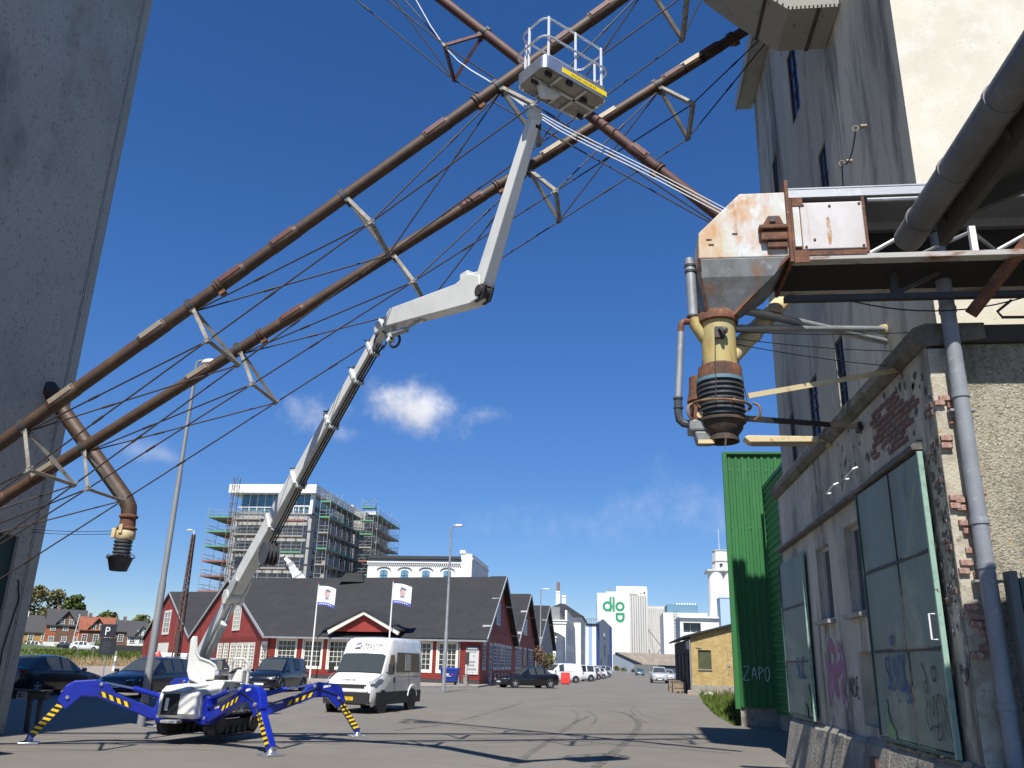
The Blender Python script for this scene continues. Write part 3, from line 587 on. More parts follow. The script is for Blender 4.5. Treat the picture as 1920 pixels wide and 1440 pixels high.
def glyphs(L, adv=1.15): return [[(a+k*adv, b) for a, b in s] for k, g in enumerate(L) for s in g]
blue = place(glyphs([[S_],[U_],[I_],[C_],[K1,K2]], 1.05), 11.55, 1.42, 0.15, 0.40)
tagstrokes('graffiti', blue+[[(11.18,1.95),(11.13,2.02),(11.2,2.05),(11.25,1.98),(11.18,1.95)],[(11.2,1.4),(11.15,1.28)],[(10.75,1.5),(10.72,1.35),(10.82,1.3),(10.85,1.45)]], 0.032, gb, dA, SX-0.098)
blk = [[(10.25,1.75),(10.12,1.55),(10.16,1.42),(10.24,1.5),(10.15,1.55)],[(9.98,1.62),(9.9,1.7),(9.82,1.62),(9.9,1.55),(9.98,1.62)],
       [(10.15,1.35),(10.25,1.2),(10.2,1.05),(10.08,1.1)],[(10.1,1.35),(10.02,1.2),(9.98,1.4),(9.9,1.25),(9.95,1.1),(10.05,1.1)],[(9.92,1.3),(9.82,1.42),(9.76,1.25),(9.85,1.0),(9.98,0.98),(9.9,1.12)],[(9.6,1.4),(9.72,1.15),(9.66,1.0)],[(9.72,1.42),(9.56,0.95),(9.62,0.86)]]
tagstrokes('graffiti', blk, 0.016, gk, dA, SX-0.099)
tagstrokes('graffiti', [[(11.75,0.95),(11.6,1.12)],[(11.7,0.9),(11.5,1.0)],[(11.62,0.88),(11.4,0.92)],[(11.72,1.05),(11.68,1.3)]], 0.13, gg, dA, SX-0.0975)
tagstrokes('graffiti', place(glyphs([[S_],[U_],[C_]], 1.0), 17.0, 1.5, 0.24, 0.36), 0.04, gb, dB, SX-0.098)
tagstrokes('graffiti', [[(16.0,0.95),(16.3,1.25)],[(16.0,1.1),(16.2,1.4)],[(16.3,0.9),(16.6,1.05)]], 0.16, gg, dB, SX-0.0975)
tagstrokes('graffiti', [[(15.1,1.9),(14.9,1.6),(15.0,1.3),(14.8,1.2)],[(14.8,1.95),(14.6,2.05),(14.45,1.8),(14.7,1.5),(14.4,1.25)],[(14.25,2.0),(14.05,1.95),(13.95,1.6),(14.2,1.3),(13.9,1.15)],[(15.0,1.75),(14.5,1.6),(13.95,1.8)],[(14.95,1.4),(14.4,1.45)]], 0.17, gp, SHED, SX-0.004)
tagstrokes('graffiti', place([[(0,0),(.5,1),(1,0)],[(.2,.4),(.8,.4)],[(1.3,0),(1.3,1),(1.9,.75),(1.35,.5),(2,0)],[(2.3,0),(2.3,1),(3,.6),(2.9,.2),(2.3,0)],[(4.1,1),(3.4,1),(3.4,0),(4.1,0)],[(3.4,.5),(4,.5)]], 13.75, 1.28, 0.13, 0.26), 0.022, gk, SHED, SX-0.005)
t = thing('door_rail', 'long dark steel rail box over the shed sliding doors', 'rail', (SX-0.1,13,3.95))
m = MB(); m.prism([(SX-0.004,9.25,kz(4.02)),(SX-0.12,9.25,kz(4.02)),(SX-0.13,9.25,kz(4.07)),(SX-0.05,9.25,kz(4.14)),(SX-0.004,9.25,kz(4.14))], (0,8.12,-0.08)); m.build('rail_cover', mat('rail_steel', (0.09,0.085,0.08), 0.7, layers=[((0.16,0.15,0.14),4,0.5,0.65)]), t, bevel=0.008)
for y in (11.6,12.6):
    m = MB(); m.path([(SX-0.16,y,4.1),(SX-0.22,y,4.1),(SX-0.22,y-0.45,4.14),(SX-0.16,y-0.45,4.16)], 0.012, 6); m.build('bracket_bar', white_paint, t)
# drainpipe on the corner
t = thing('drainpipe', 'fat grey drainpipe running down the peeling brick corner', 'drainpipe', (3.57,8.68,0.75))
m = MB(); m.tube((3.575,8.68,0.78),(3.575,8.68,6.2),0.078,n=18); m.build('pipe', pipe_grey, t, smooth=True)
for z in (1.35,2.62,3.05,4.35,5.3):
    m = MB(); m.lathe((3.575,8.68,z), Z_, [(0.0785,-0.03),(0.088,-0.028),(0.088,0.028),(0.0785,0.03)], 18); m.build('collar', pipe_grey, t, smooth=True)
for z in (2.48,4.2):
    m = MB(); m.box(3.46,3.72,8.69,8.79,z-0.012,z+0.012); m.build('bracket', galv, t)
m = MB(); m.box(3.44,3.72,8.58,8.76,0.62,0.76); m.build('gully', darksteel, t, bevel=0.02)
# gate at the right edge
t = thing('yard_gate', 'dark green steel gate with spiked top and wire mesh at right edge', 'gate', (4.4,8.6,0))
m = MB(); m.box(3.80,3.87,8.55,8.63,0.1,2.5); m.box(5.4,5.47,8.55,8.63,0.1,2.5); m.box(3.871,5.399,8.56,8.62,2.36,2.49); m.box(3.871,5.399,8.56,8.62,0.12,0.22); m.build('gate_frame', gate_green, t, bevel=0.008)
m = MB(); m.box(3.70,3.78,8.52,8.66,0,2.56); m.build('gate_post', mat('grey_gate_post', (0.12,0.135,0.13), 0.7), t, bevel=0.008)
for k in range(26):
    m = MB(); x = 3.84+k*0.06; m.lathe((x,8.59,2.491), Z_, [(0.008,0),(0.006,0.04),(0.001,0.08)], 5); m.build('spike', gate_green, t)
m = MB()
for k in range(50): m.tube((3.88+k*0.03,8.59,0.22),(3.88+k*0.03,8.59,2.36),0.003,n=4,caps=False)
for k in range(22): m.tube((3.87,8.592,0.3+k*0.095),(5.4,8.592,0.3+k*0.095),0.003,n=4,caps=False)
m.build('wire_mesh', darksteel, t)
# canopy with the big gutter, over the yard to the right of the camera
t = thing('canopy_roof', 'dark pitched canopy roof overhead at the right with heavy grey gutter', 'canopy', (4.5,2,5.1))
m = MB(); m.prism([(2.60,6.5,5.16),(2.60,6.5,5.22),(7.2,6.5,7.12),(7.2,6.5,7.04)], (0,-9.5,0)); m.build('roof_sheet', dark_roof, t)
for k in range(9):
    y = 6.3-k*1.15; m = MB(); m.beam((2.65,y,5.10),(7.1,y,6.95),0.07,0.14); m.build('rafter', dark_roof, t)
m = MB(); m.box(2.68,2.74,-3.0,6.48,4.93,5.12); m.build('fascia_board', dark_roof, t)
m = MB(); n = 12
rings = []
for y, r in [(6.62,0.10)]+[(6.60-0.01*0, 0.125)]: pass
m.loft([m.ring((2.50,6.62,5.08), Y_, 0.02, 18), m.ring((2.50,6.62,5.08), Y_, 0.118, 18), m.ring((2.50,-3,5.17), Y_, 0.118, 18)]); gt = m.build('gutter', gutterm, t, smooth=True)
for y in (6.3,5.6,4.8,3.9,3.0,2.0):
    m = MB(); m.lathe((2.50,y,5.083+0.009*(6.6-y)/1.0*1.0), Y_, [(0.119,-0.02),(0.127,-0.018),(0.127,0.018),(0.119,0.02)], 18); m.build('gutter_joint', gutterm, gt, smooth=True)
m = MB(); m.box(6.9,7.1,5.9,6.1,0,6.9); m.box(6.9,7.1,-2.6,-2.4,0,6.9); m.build('post', darksteel, t)
# ------------------------------------------------------------------ green corrugated hall
def corrugated(name, a, b, z0, z1, parent, pitch=0.21, depth=0.03, out=(0,-1,0)):
    a, b, out = Vector(a), Vector(b), Vector(out); L_ = (b-a).length; d = (b-a).normalized(); n = max(1, int(L_/pitch)); P = []
    for k in range(n):
        s0 = L_*k/n; w = L_/n
        for f, h in ((0,0),(0.35,0),(0.45,1),(0.85,1),(0.95,0)): P.append(a+d*(s0+f*w)+out*(h*depth))
    P.append(b); m = MB(); m.loft([[V(p.x,p.y,z0) for p in P],[V(p.x,p.y,z1) for p in P]], caps=False, close=False); return m.build(name, greensheet, parent)
t = thing('green_hall', 'tall bright green corrugated sheet hall beyond the old shed', 'building', (8,32,0))
corrugated('corrugated_front', (3.75,27.9,0.55), (12,27.9,0.55), 0.55, 8.42, t)
corrugated('corrugated_side', (7.4,50,0.55), (3.75,27.9,0.55), 0.55, 8.42, t, out=(-.987,.163,0))
m = MB(); m.box(3.66,3.80,27.78,27.92,0.5,8.46); m.build('corner_trim', greensheet, t)
m = MB(); m.prism([(3.68,27.80,8.43),(12,27.80,8.43),(12,50,8.43),(7.38,50,8.43)], (0,0,.07)); m.build('roof_edge', greensheet, t)
m = MB(); m.prism([(3.82,27.95,0),(12,27.95,0),(12,49.9,0),(7.45,49.9,0)], (0,0,.55)); m.build('base_wall', plinthm, t)
for j in range(4):
    m = MB()
    for k in range(28): m.obox((3.85+k*0.30,27.85,2.2+j*1.9), (0.012,0,0), (0,0.008,0), (0,0,0.012))
    m.build('screw_row', galv, t)
m = MB(); nW = [[(0,1),(.9,1),(0,0),(1,0)],[(1.3,0),(1.7,1),(2.1,0)],[(1.4,.4),(2,.4)],[(2.5,0),(2.5,1),(3.1,.8),(2.55,.5)],[(3.5,.1),(3.4,.8),(3.9,1),(4.1,.4),(3.7,-.1),(3.5,.1)]]
for s in nW: ribbon(m, smooth_curve([(3.95+a*0.19, 27.84, 1.35+b*0.36) for a, b in s], 5), 0.024, (0,-1,0), 0.3)
m.build('graffiti', gw, t)
t = thing('green_annex', 'lower dark green annex between the shed and the green hall', 'building', (8,23,0))
def corr_h(a, b, z0, z1, parent, out):
    m = MB(); n = int((z1-z0)/0.22); rings = []
    for k in range(n):
        for f, h in ((0,0),(0.35,0),(0.5,1),(0.85,1)):
            z = z0+(z1-z0)*(k+f)/n; rings.append([Vector(a)+Vector(out)*(0.04*h)+Z_*z, Vector(b)+Vector(out)*(0.04*h)+Z_*z])
    m.loft(rings, caps=False, close=False); return m.build('corrugated_side', greensheet, parent)
corr_h((4.85,17.8,0), (4.85,27.3,0), 0.4, 7.1, t, (-1,0,0))
m = MB(); m.box(4.78,10,17.78,27.35,7.1,7.22); m.box(4.79,4.9,27.28,27.36,0.4,7.1); m.build('roof_edge', greensheet, t)
m = MB(); m.box(4.86,10,17.8,27.3,0,0.42); m.build('base_wall', plinthm, t)
# ------------------------------------------------------------------ loading conveyor with hopper and spout
t = thing('loading_conveyor', 'rusty loading conveyor with peeling white hopper head and hanging bellows spout', 'conveyor', (2.5,8.5,5.7))
m = MB(); m.prism([(1.395,8.10,6.46),(1.88,8.10,6.46),(1.86,8.10,5.70),(0.935,8.10,5.70),(0.945,8.10,6.0)], (0,0.85,0)); hp = m.build('hopper', hopperm, t, bevel=0.012)
m = MB()
m.loft([[V(.935,8.10,5.698),V(1.86,8.10,5.698),V(1.86,8.95,5.698),V(.935,8.95,5.698)],[V(.96,8.14,5.50),V(1.70,8.14,5.50),V(1.70,8.85,5.50),V(.96,8.85,5.50)],[V(1.03,8.32,5.12),V(1.27,8.32,5.12),V(1.27,8.58,5.12),V(1.03,8.58,5.12)]]); m.build('hopper_cone', hopper_low, t, bevel=0.01)
m = MB()
for a, b in [((.935,8.095,5.70),(1.03,8.315,5.12)),((1.86,8.095,5.70),(1.27,8.315,5.12)),((.935,8.95,5.70),(1.03,8.59,5.12))]: m.beam(a, b, 0.03, 0.03)
m.box(1.86,1.895,8.06,8.97,5.62,6.58); m.build('edge_angle', rust, t)
m = MB(); m.box(1.56,1.855,8.00,8.095,5.98,6.03); m.prism([(1.60,8.02,6.031),(1.82,8.02,6.031),(1.78,8.02,6.14),(1.66,8.02,6.14)], (0,0.07,0)); m.box(1.58,1.85,8.03,8.094,5.86,5.97); m.box(1.64,1.85,8.05,8.094,5.78,5.855); m.build('bearing_block', rust, t, bevel=0.012)
m = MB(); m.obox((1.70,8.015,6.09), (0.03,0,0), (0,0.01,0), (0,0,0.03)); m.build('bearing_cap', darksteel, t)
for x, z in [(1.05,5.92),(1.07,5.86),(1.32,5.98)]:
    m = MB(); m.obox((x,8.096,z), (0.028,0,0), (0,0.005,0), (0,0,0.004)); m.build('weld_patch', rust, t)
# neck, bellows and spout
nx, ny = 1.14, 8.45
m = MB(); m.lathe((nx,ny,0), Z_, [(0.20,5.20),(0.215,5.16),(0.215,5.10),(0.19,5.09)], 28); m.build('flange', rust, t, smooth=True)
m = MB(); m.lathe((nx,ny,0), Z_, [(0.18,5.09),(0.178,4.62)], 28); nk = m.build('neck', neckm, t, smooth=True)
m = MB(); m.box(nx-0.06,nx+0.03,ny-0.22,ny-0.175,4.86,4.98); m.torus((nx+0.0,ny-0.22,4.9), (1,0.2,0.4), 0.05, 0.014, 14, 6); m.lathe((nx+0.035,ny-0.21,4.93),(0,-1,0),[(0.035,0),(0.035,0.04),(0.01,0.05)],10); m.build('shackle', darksteel, nk)
m = MB(); m.lathe((nx-.005,ny,0), Z_, [(0.18,4.62),(0.222,4.59),(0.228,4.50),(0.228,4.46),(0.20,4.45)], 28); m.build('collar_ring', rust, t, smooth=True)
m = MB(); pr_ = []
for k in range(8):
    z = 4.45-k*0.052; pr_ += [(0.205,z),(0.238,z-0.014),(0.238,z-0.032),(0.205,z-0.046)]
m.lathe((nx-.01,ny,0), Z_, pr_, 28); m.build('bellows', bellowsm, t, smooth=True, ang=20)
m = MB(); m.lathe((nx-.01,ny,0), Z_, [(0.225,4.462),(0.241,4.455),(0.241,4.42),(0.225,4.413)], 28); m.build('band', mat('teal_band', (0.10,0.20,0.24), 0.5), t, smooth=True)
m = MB(); m.torus((nx-0.01,ny,4.18), (0.06,-0.05,1), 0.295, 0.014, 32, 8)
for a in (0.2,1.9,3.5,5.0): m.tube((nx+0.25*math.cos(a),ny+0.25*math.sin(a),4.14),(nx+0.295*math.cos(a),ny+0.295*math.sin(a),4.18),0.01,n=6)
for sx in (-1,1): m.path(arc((nx+sx*0.29,ny-0.06,4.10), (sx*0.8,-0.6,0), (0,0,1), 0.09, -1.4, 1.4, 10), 0.013, 6)
m.build('guide_ring', mat('ring_rust', (0.24,0.15,0.07), .75, layers=[((0.14,0.07,0.035),6,.45,.62)]), t, smooth=True)
m = MB(); m.lathe((nx-.01,ny,0), Z_, [(0.205,4.04),(0.24,4.03),(0.245,4.0),(0.215,3.985),(0.205,3.93),(0.155,3.86),(0.165,3.80),(0.15,3.80),(0.14,3.92)], 26, caps=False); m.poly([Vector(p) for p in m.ring((nx-.01,ny,3.90), Z_, 0.16, 26)]); m.build('spout_mouth', mat('sooty_rust', (0.035,0.026,0.02), .8, layers=[((0.10,0.055,0.03),6,.48,.65)]), t, smooth=True)
m = MB()
for a in (0.4,2.4,4.4): m.tube((nx+0.18*math.cos(a),ny+0.18*math.sin(a),4.95),(nx+0.31*math.cos(a),ny+0.31*math.sin(a),4.19),0.005,n=5)
m.build('lift_cable', darksteel, t)
# dust pipe hanging beside it
m = MB(); m.tube((0.875,8.42,5.80),(0.885,8.42,5.16),0.055,n=14); m.tube((0.868,8.42,5.80),(0.866,8.42,5.86),0.048,n=14); m.build('dust_pipe', galv, t, smooth=True)
m = MB()
for z in (5.77,5.70,5.17): m.lathe((0.878,8.42,z), Z_, [(0.056,-0.012),(0.064,-0.012),(0.064,0.012),(0.056,0.012)], 14)
m.build('pipe_clamp', darksteel, t, smooth=True)
m = MB(); m.path([(0.885,8.42,5.16),(0.90,8.42,5.08),(0.98,8.44,4.96),(1.06,8.45,4.86)], [0.058,0.062,0.07,0.075], 12); m.build('branch_pipe', neckm, t, smooth=True)
m = MB(); m.path([(0.86,8.42,5.12),(0.79,8.42,5.12),(0.755,8.42,5.09),(0.748,8.42,5.0)], 0.036, 10); m.build('elbow', rust, t, smooth=True)
m = MB(); m.tube((0.748,8.42,5.0),(0.695,8.42,4.27),0.036,n=12); m.build('dust_pipe', galv, t, smooth=True)
m = MB(); m.path([(0.695,8.42,4.27),(0.688,8.42,4.12),(0.70,8.42,4.03),(0.74,8.42,3.99),(0.80,8.42,3.98)], 0.042, 10)
for z in (4.26,4.16): m.lathe((0.692,8.42,z), Z_, [(0.043,-0.01),(0.05,-0.01),(0.05,0.01),(0.043,0.01)], 12)
m.build('rubber_hose', bellowsm, t, smooth=True)
m = MB(); m.lathe((0.93,8.62,0), Z_, [(0.10,4.55),(0.105,4.40),(0.13,4.28),(0.10,4.24),(0.11,4.06)], 16); m.build('second_neck', rust, t, smooth=True)
m = MB(); m.box(0.79,1.08,8.36,8.62,3.90,4.02); m.prism([(0.84,8.37,3.899),(1.06,8.37,3.899),(1.03,8.37,3.78),(0.87,8.37,3.78)], (0,0.2,0)); m.build('indicator_unit', hopper_low, t, bevel=0.02)
m = MB(); m.box(0.87,1.03,8.345,8.358,3.76,3.80); m.build('bracket', cream_pipe, t); m = MB(); m.lathe((0.9,8.36,4.06), (0,-1,0), [(0.035,0),(0.035,0.02)], 8); m.build('rosette', cream_pipe, t)
text_mesh('MODUL', 0.042, 'lettering', darksteel, t, frame((0.93,8.358,3.945), X_, Z_, -Y_), 0.001)
m = MB(); m.path([(1.09,8.42,4.0),(1.16,8.40,3.98),(1.18,8.40,3.9),(1.15,8.40,3.82),(1.14,8.40,3.72)], [0.012,0.02,0.016,0.012,0.004], 6); m.build('frayed_strap', ropem, t)
# conveyor trough, beams and bracing
m = MB(); m.box(1.90,9.5,8.085,8.20,6.38,6.475); m.box(1.90,9.5,8.85,8.97,6.38,6.475); m.prism([(1.90,8.08,6.476),(1.90,8.98,6.476),(1.90,8.98,6.49),(1.90,8.5,6.53),(1.90,8.08,6.49)], (7.6,0,0)); m.build('top_cover', galv2, t)
m = MB(); m.box(1.90,9.5,8.93,8.955,5.70,6.38); m.box(1.90,9.5,8.22,8.92,5.705,5.73); m.build('trough', mat('dark_trough', (0.03,0.028,0.026), 0.8, layers=[((0.06,0.045,0.035),3,0.5,0.7)]), t)
m = MB(); m.box(1.895,9.5,8.08,8.21,5.64,5.70); m.box(1.895,9.5,8.86,8.99,5.64,5.70); m.build('lower_chord', mat('worn_white_chord', (0.40,0.38,0.34), 0.6, layers=[((0.20,0.09,0.05),4,0.5,0.62,(0.6,1,3))]), t, bevel=0.006)
m = MB(); m.box(1.896,9.5,8.211,8.859,5.645,5.66); m.build('belly_plate', mat('shade_black_plate', (0.016,0.015,0.014), .9), t)  # shade under the conveyor put into a near black plate colour
m = MB(); m.tube((2.7,8.11,6.33),(9.5,8.11,6.33),0.025,n=8); m.build('handrail', galv, t, smooth=True)
x = 2.66; k = 0
while x < 8.5:
    m = MB(); m.tube((x,8.12,5.71),(x+1.15,8.12,6.36),0.022,n=8); m.build('diagonal', galv, t, smooth=True)
    m = MB(); m.box(x+1.0,x+1.06,8.09,8.14,5.701,5.98); m.build('upright', white_paint, t); 
    m = MB(); m.tube((x+1.03,8.12,5.93),(x+0.05,8.85,5.72),0.02,n=6); m.tube((x+1.03,8.12,5.93),(x+1.9,8.85,5.72),0.02,n=6); m.build('diagonal', galv, t, smooth=True)
    x += 1.25
m = MB(); m.box(2.0,2.63,8.06,8.085,5.75,6.30); pv = m.build('access_panel', panelw, t, bevel=0.05, seg=4)
m = MB(); ribbon(m, [(2.27,8.0585,6.12),(2.275,8.0585,5.95),(2.27,8.0585,5.80)], .06, (0,-1,0), .2); m.build('rust_streak', mat('rust_wash', (0.36,0.19,0.08), .8, layers=[((0.52,0.47,0.42),9,.45,.6)]), pv)
for p in [(2.03,6.27),(2.6,6.27),(2.03,5.78),(2.6,5.78),(2.12,5.86),(2.3,6.25)]:
    m = MB(); m.lathe((p[0],8.06,p[1]), (0,-1,0), [(0.014,0),(0.014,0.008),(0.005,0.012)], 8); m.build('bolt', rust, pv)
m = MB(); m.box(1.90,2.0,8.07,8.09,5.71,6.36); m.box(2.63,2.66,8.07,8.09,5.71,6.36); m.box(2.0,2.63,8.072,8.088,5.69,5.745); m.box(1.92,2.03,8.05,8.07,6.26,6.36); m.box(1.90,2.05,8.05,8.07,5.60,5.74); m.build('panel_frame', rust, t)
m = MB(); m.box(1.92,1.985,8.04,8.068,5.78,6.24); m.build('blue_white_plate', hopperm, t)
# under-beam and its hangers
m = MB(); m.box(1.85,9.5,8.42,8.50,5.34,5.40); 
for x in (2.95,4.3,5.6): m.box(x,x+0.07,8.43,8.49,5.401,5.645)
for x in (2.95,4.3,5.6): m.beam((x+0.07,8.46,5.42),(x+0.5,8.46,5.64),0.04)
m.build('under_beam', darksteel, t)
m = MB(); m.beam((3.74,8.55,5.19),(4.35,7.95,5.98),0.12,0.09); m.build('brace', rust, t, bevel=0.01)
m = MB(); m.path(sag((2.4,8.46,5.38),(4.3,8.5,5.36),0.16,12),0.008,5); m.build('power_cable', black, t)
m = MB(); m.path([(4.25,8.72,5.42),(4.1,8.74,5.3),(4.15,8.76,5.24),(4.9,8.78,5.24),(4.98,8.79,5.19)],0.016,6); m.build('conduit', darksteel, t)
# stays and pipes from the silo wall to the spout
def single(name, label, cat, mb, material, **kw):
    o = mb.build(name, material, None, **kw); return tag(o, label, cat)
def at_base(name, label, cat, loc): return thing(name, label, cat, loc)
t = thing('stay_pipe', 'level grey steel stay pipe from the silo wall to the spout neck', 'pipe', (4.0,11.9,6.4))
m = MB(); m.tube((1.30,8.52,5.07),(3.9,11.6,6.27),0.045,n=14); m.build('pipe', galv, t, smooth=True)
m = MB(); m.lathe((3.88,11.58,6.26), (-1,-1.2,-.5), [(0.05,-.03),(0.075,-.02),(0.075,0.06),(0.05,0.07)], 14); m.build('end_socket', cream_pipe, t, smooth=True)
t = thing('stay_pipe', 'grey steel stay pipe slanting from the silo wall up to the hopper cone', 'pipe', (4.0,11.95,6.2))
m = MB(); m.tube((1.40,8.62,5.34),(3.9,11.65,6.1),0.05,n=14); m.build('pipe', galv, t, smooth=True)
m = MB(); m.lathe((1.9,9.25,5.51), (1,1.27,.34), [(0.051,-.12),(0.058,-.11),(0.058,0.11),(0.051,0.12)], 14); m.build('rusty_sleeve', rust, t, smooth=True)
t = thing('feed_pipe', 'thick cream painted feed pipe rising behind the conveyor from the spout', 'pipe', (2.6,10.5,6.6))
m = MB(); m.tube((1.24,8.5,4.72),(2.62,10.5,6.62),0.10,n=18); m.tube((2.62,10.5,6.62),(3.9,12.4,8.45),0.10,n=18); m.build('pipe', cream_pipe, t, smooth=True)
m = MB(); m.lathe((1.60,9.02,5.215), (1.38,2.0,1.9), [(0.101,-.04),(0.112,-.035),(0.112,0.035),(0.101,0.04)], 18); m.box(1.5,1.56,8.86,8.98,5.12,5.18); m.build('clamp', galv, t, smooth=True)
t = thing('flat_stay_bar', 'cream flat steel bar from the shed cornice to the bellows ring', 'bar', (3.4,9.85,5.0))
m = MB(); m.beam((1.40,8.42,4.28),(3.36,9.62,4.97),0.02,0.055); m.build('bar', beam_cream, t)
m = MB(); m.box(3.28,3.36,9.55,9.68,4.93,5.03); m.build('cleat', rust, t, bevel=0.008)
t = thing('dark_stay_bar', 'dark steel bar from the shed wall to the spout mouth', 'bar', (3.4,11.4,4.8))
m = MB(); m.beam((1.36,8.55,4.08),(3.40,11.37,4.76),0.03,0.06); m.build('bar', darksteel, t)
m = MB(); m.box(3.30,3.42,11.3,11.46,4.70,4.82); m.build('cleat', darksteel, t)
t = thing('wall_lamp', 'long cream trough wall lamp sticking out from the shed cornice', 'lamp', (3.4,12.9,5.0))
m = MB(); m.prism([(2.04,12.83,5.02),(2.12,12.83,4.94),(3.12,12.83,4.94),(3.16,12.83,5.03),(2.10,12.83,5.05)], (0,0.24,0)); m.build('lamp_housing', beam_cream, t, bevel=0.012)
m = MB(); m.box(2.16,3.08,12.87,13.03,4.92,4.938); m.build('lens', mat('dusty_lens', (0.35,0.30,0.2), 0.4), t)
m = MB(); m.tube((3.16,12.95,5.0),(3.34,12.95,5.0),0.025,n=10); m.box(3.29,3.33,12.88,13.02,4.9,5.1); m.build('lamp_arm', beam_cream, t)
for i, (dz, lb) in enumerate([(0.0,'uppermost thin black wire strung from the spout to the shed roof'),(0.16,'second thin black wire strung from the spout to the shed corner'),(0.28,'lowest thin black wire strung from the spout to the shed')]):
    m = MB(); m.path(sag((1.3,8.5,5.03-dz*0.5),(4.0,9.6+i*0.3,5.45-dz),0.05,12),0.005,5); tag(m.build('wire', black), lb, 'wire')
# ------------------------------------------------------------------ concrete tower on the left
t = thing('concrete_tower', 'huge plain grey concrete silo tower filling the left edge', 'tower', (-17,10,0))
wx, y1 = -12.28, 17.03
op = [(y1-16.3, y1-14.2, 0.0, 4.15)]
m = MB(); wall(m, (wx,y1,0), -Y_, Z_, X_, 12.5, 22.0, [(0.75,3.2,0.0,3.85)], 0.12)
m.add([(wx,y1,0),(wx-13,y1,0),(wx-13,y1,22),(wx,y1,22),(wx-13,y1-12.5,0),(wx-13,y1-12.5,22),(wx,y1-12.5,0),(wx,y1-12.5,22)], [(0,1,2,3),(1,4,5,2),(4,6,7,5),(2,5,7,3)])
m.build('concrete_shaft', concrete, t)
m = MB()
for y in (16.72,16.66): m.box(wx-0.001,wx+0.006,y,y+0.012,0.2,21.9)
m.build('formwork_seam', mat('seam_concrete', (0.15,0.15,0.148), 0.9), t)
m = MB(); m.box(wx-0.11,wx-0.07,y1-3.2,y1-0.75,0.0,3.85); m.build('steel_door', mat('dark_green_door', (0.018,0.042,0.035), 0.6, layers=[((0.03,0.06,0.05),2,0.5,0.7)]), t)
m = MB(); m.path([(wx+0.01,16.5,3.0),(wx+0.02,16.62,2.6),(wx+0.02,16.45,1.6),(wx+0.02,16.52,0.4)],0.015,6); m.build('earth_cable', black, t)
# ------------------------------------------------------------------ trussed spouting tubes over the street
def spout_tube(name, label, material, A, B, r, frames, h, w, hatches, flanges, mid, rod=0.0135, hatm=None, strut=strutm, lowend=None, sw=0.080):
    A, B = Vector(A), Vector(B); d = (B-A).normalized(); L_ = (B-A).length
    nrm = Vector((d.z,0,-d.x)); nrm = nrm if nrm.z < 0 else -nrm
    t = thing(name, label, 'grain spout', A)
    m = MB(); m.tube(A, B, r, n=20); tb = m.build('tube', material, t, smooth=True)
    P = lambda s: A+d*s
    for i, (s, len_, bright) in enumerate(hatches):         # bolted inspection strips on the tube
        side = V(0,-1,0)
        m = MB(); m.lathe(P(s), d, [(r*1.005,-len_/2-0.06),(r*1.06,-len_/2-0.05),(r*1.06,len_/2+0.05),(r*1.005,len_/2+0.06)], 20); sl = m.build('sleeve', tube_brown if material is tube_brown else tube_red, tb, smooth=True)
        m = MB(); c = P(s)+side*(r*1.03)-nrm*(r*0.30)
        m.obox(c, d*(len_/2), side*0.012, nrm*(r*0.42)); m.build('hatch', hatch_gal if bright else hatch_red, sl, bevel=0.004)
        m = MB(); m.obox(P(s)-nrm*(r*1.05), d*(len_/2+0.03), V(0,1,0)*0.05, nrm*0.012); m.build('hatch_ridge', hatch_gal if bright else hatch_red, sl)
    for s in flanges:
        m = MB(); m.lathe(P(s), d, [(r,-0.055),(r*1.32,-0.05),(r*1.32,-0.01),(r*1.1,-0.008),(r*1.1,0.008),(r*1.32,0.01),(r*1.32,0.05),(r,0.055)], 20); fl = m.build('flange', material, tb, smooth=True)
        m = MB(); c = P(s)+nrm*(r*1.5)+V(0,-0.03,0); m.obox(c, d*0.06, V(0,0.045,0), nrm*0.03); m.lathe(c+nrm*0.03, d, [(0.03,-0.05),(0.03,0.05)], 8); m.build('clamp_bolt', rust, fl)
    AP, N1, N2 = [], [], []
    for s in frames:
        a = P(s); n1 = a+nrm*h-V(0,w,0); n2 = a+nrm*h+V(0,w,0); AP.append(a+nrm*r); N1.append(n1); N2.append(n2)
        m = MB(); m.lathe(a, d, [(r,-0.05),(r*1.12,-0.045),(r*1.12,0.045),(r,0.05)], 20); m.obox(a-nrm*r*1.1, d*0.05, V(0,0.05,0), nrm*0.025); m.obox(a+nrm*(r*1.25), d*0.04, V(0,0.10,0), nrm*0.03); m.build('saddle', darksteel, t, smooth=True)
        for p, q in ((a+nrm*r*1.2-V(0,.05,0), n1), (a+nrm*r*1.2+V(0,.05,0), n2), (n1, n2)):
            m = MB(); e = (q-p).normalized(); sd = e.cross(d).normalized(); m.beam(p, q, sw, .012, up=d); m.beam(p+sd*(sw*.5-.006)+d*(sw*.4), q+sd*(sw*.5-.006)+d*(sw*.4), .012, sw*.8-.014, up=d); m.build('strut', strut, t)
        for q in (n1, n2):
            m = MB(); m.obox(q, d*0.035, V(0,0.03,0), nrm*0.03); m.tube(q-d*0.09, q+d*0.09, 0.017, n=6); m.build('rod_shoe', strutm, t)
    def rodm(p, q):
        m = MB(); p, q = Vector(p), Vector(q); m.tube(p, q, rod, n=6, caps=False); c = p.lerp(q, 0.38); e = (q-p).normalized(); m.tube(c-e*0.1, c+e*0.1, rod*1.55, n=6); m.build('tie_rod', cablem, t)
    for Nn in (N1, N2):
        rodm(P(0.05)+nrm*r, Nn[0]); rodm(Nn[-1], P(L_-0.05)+nrm*r)
        for i in range(len(Nn)-1):
            rodm(Nn[i], Nn[i+1])
            if i < mid: rodm(AP[i], Nn[i+1])
            else: rodm(AP[i+1], Nn[i])
    return t
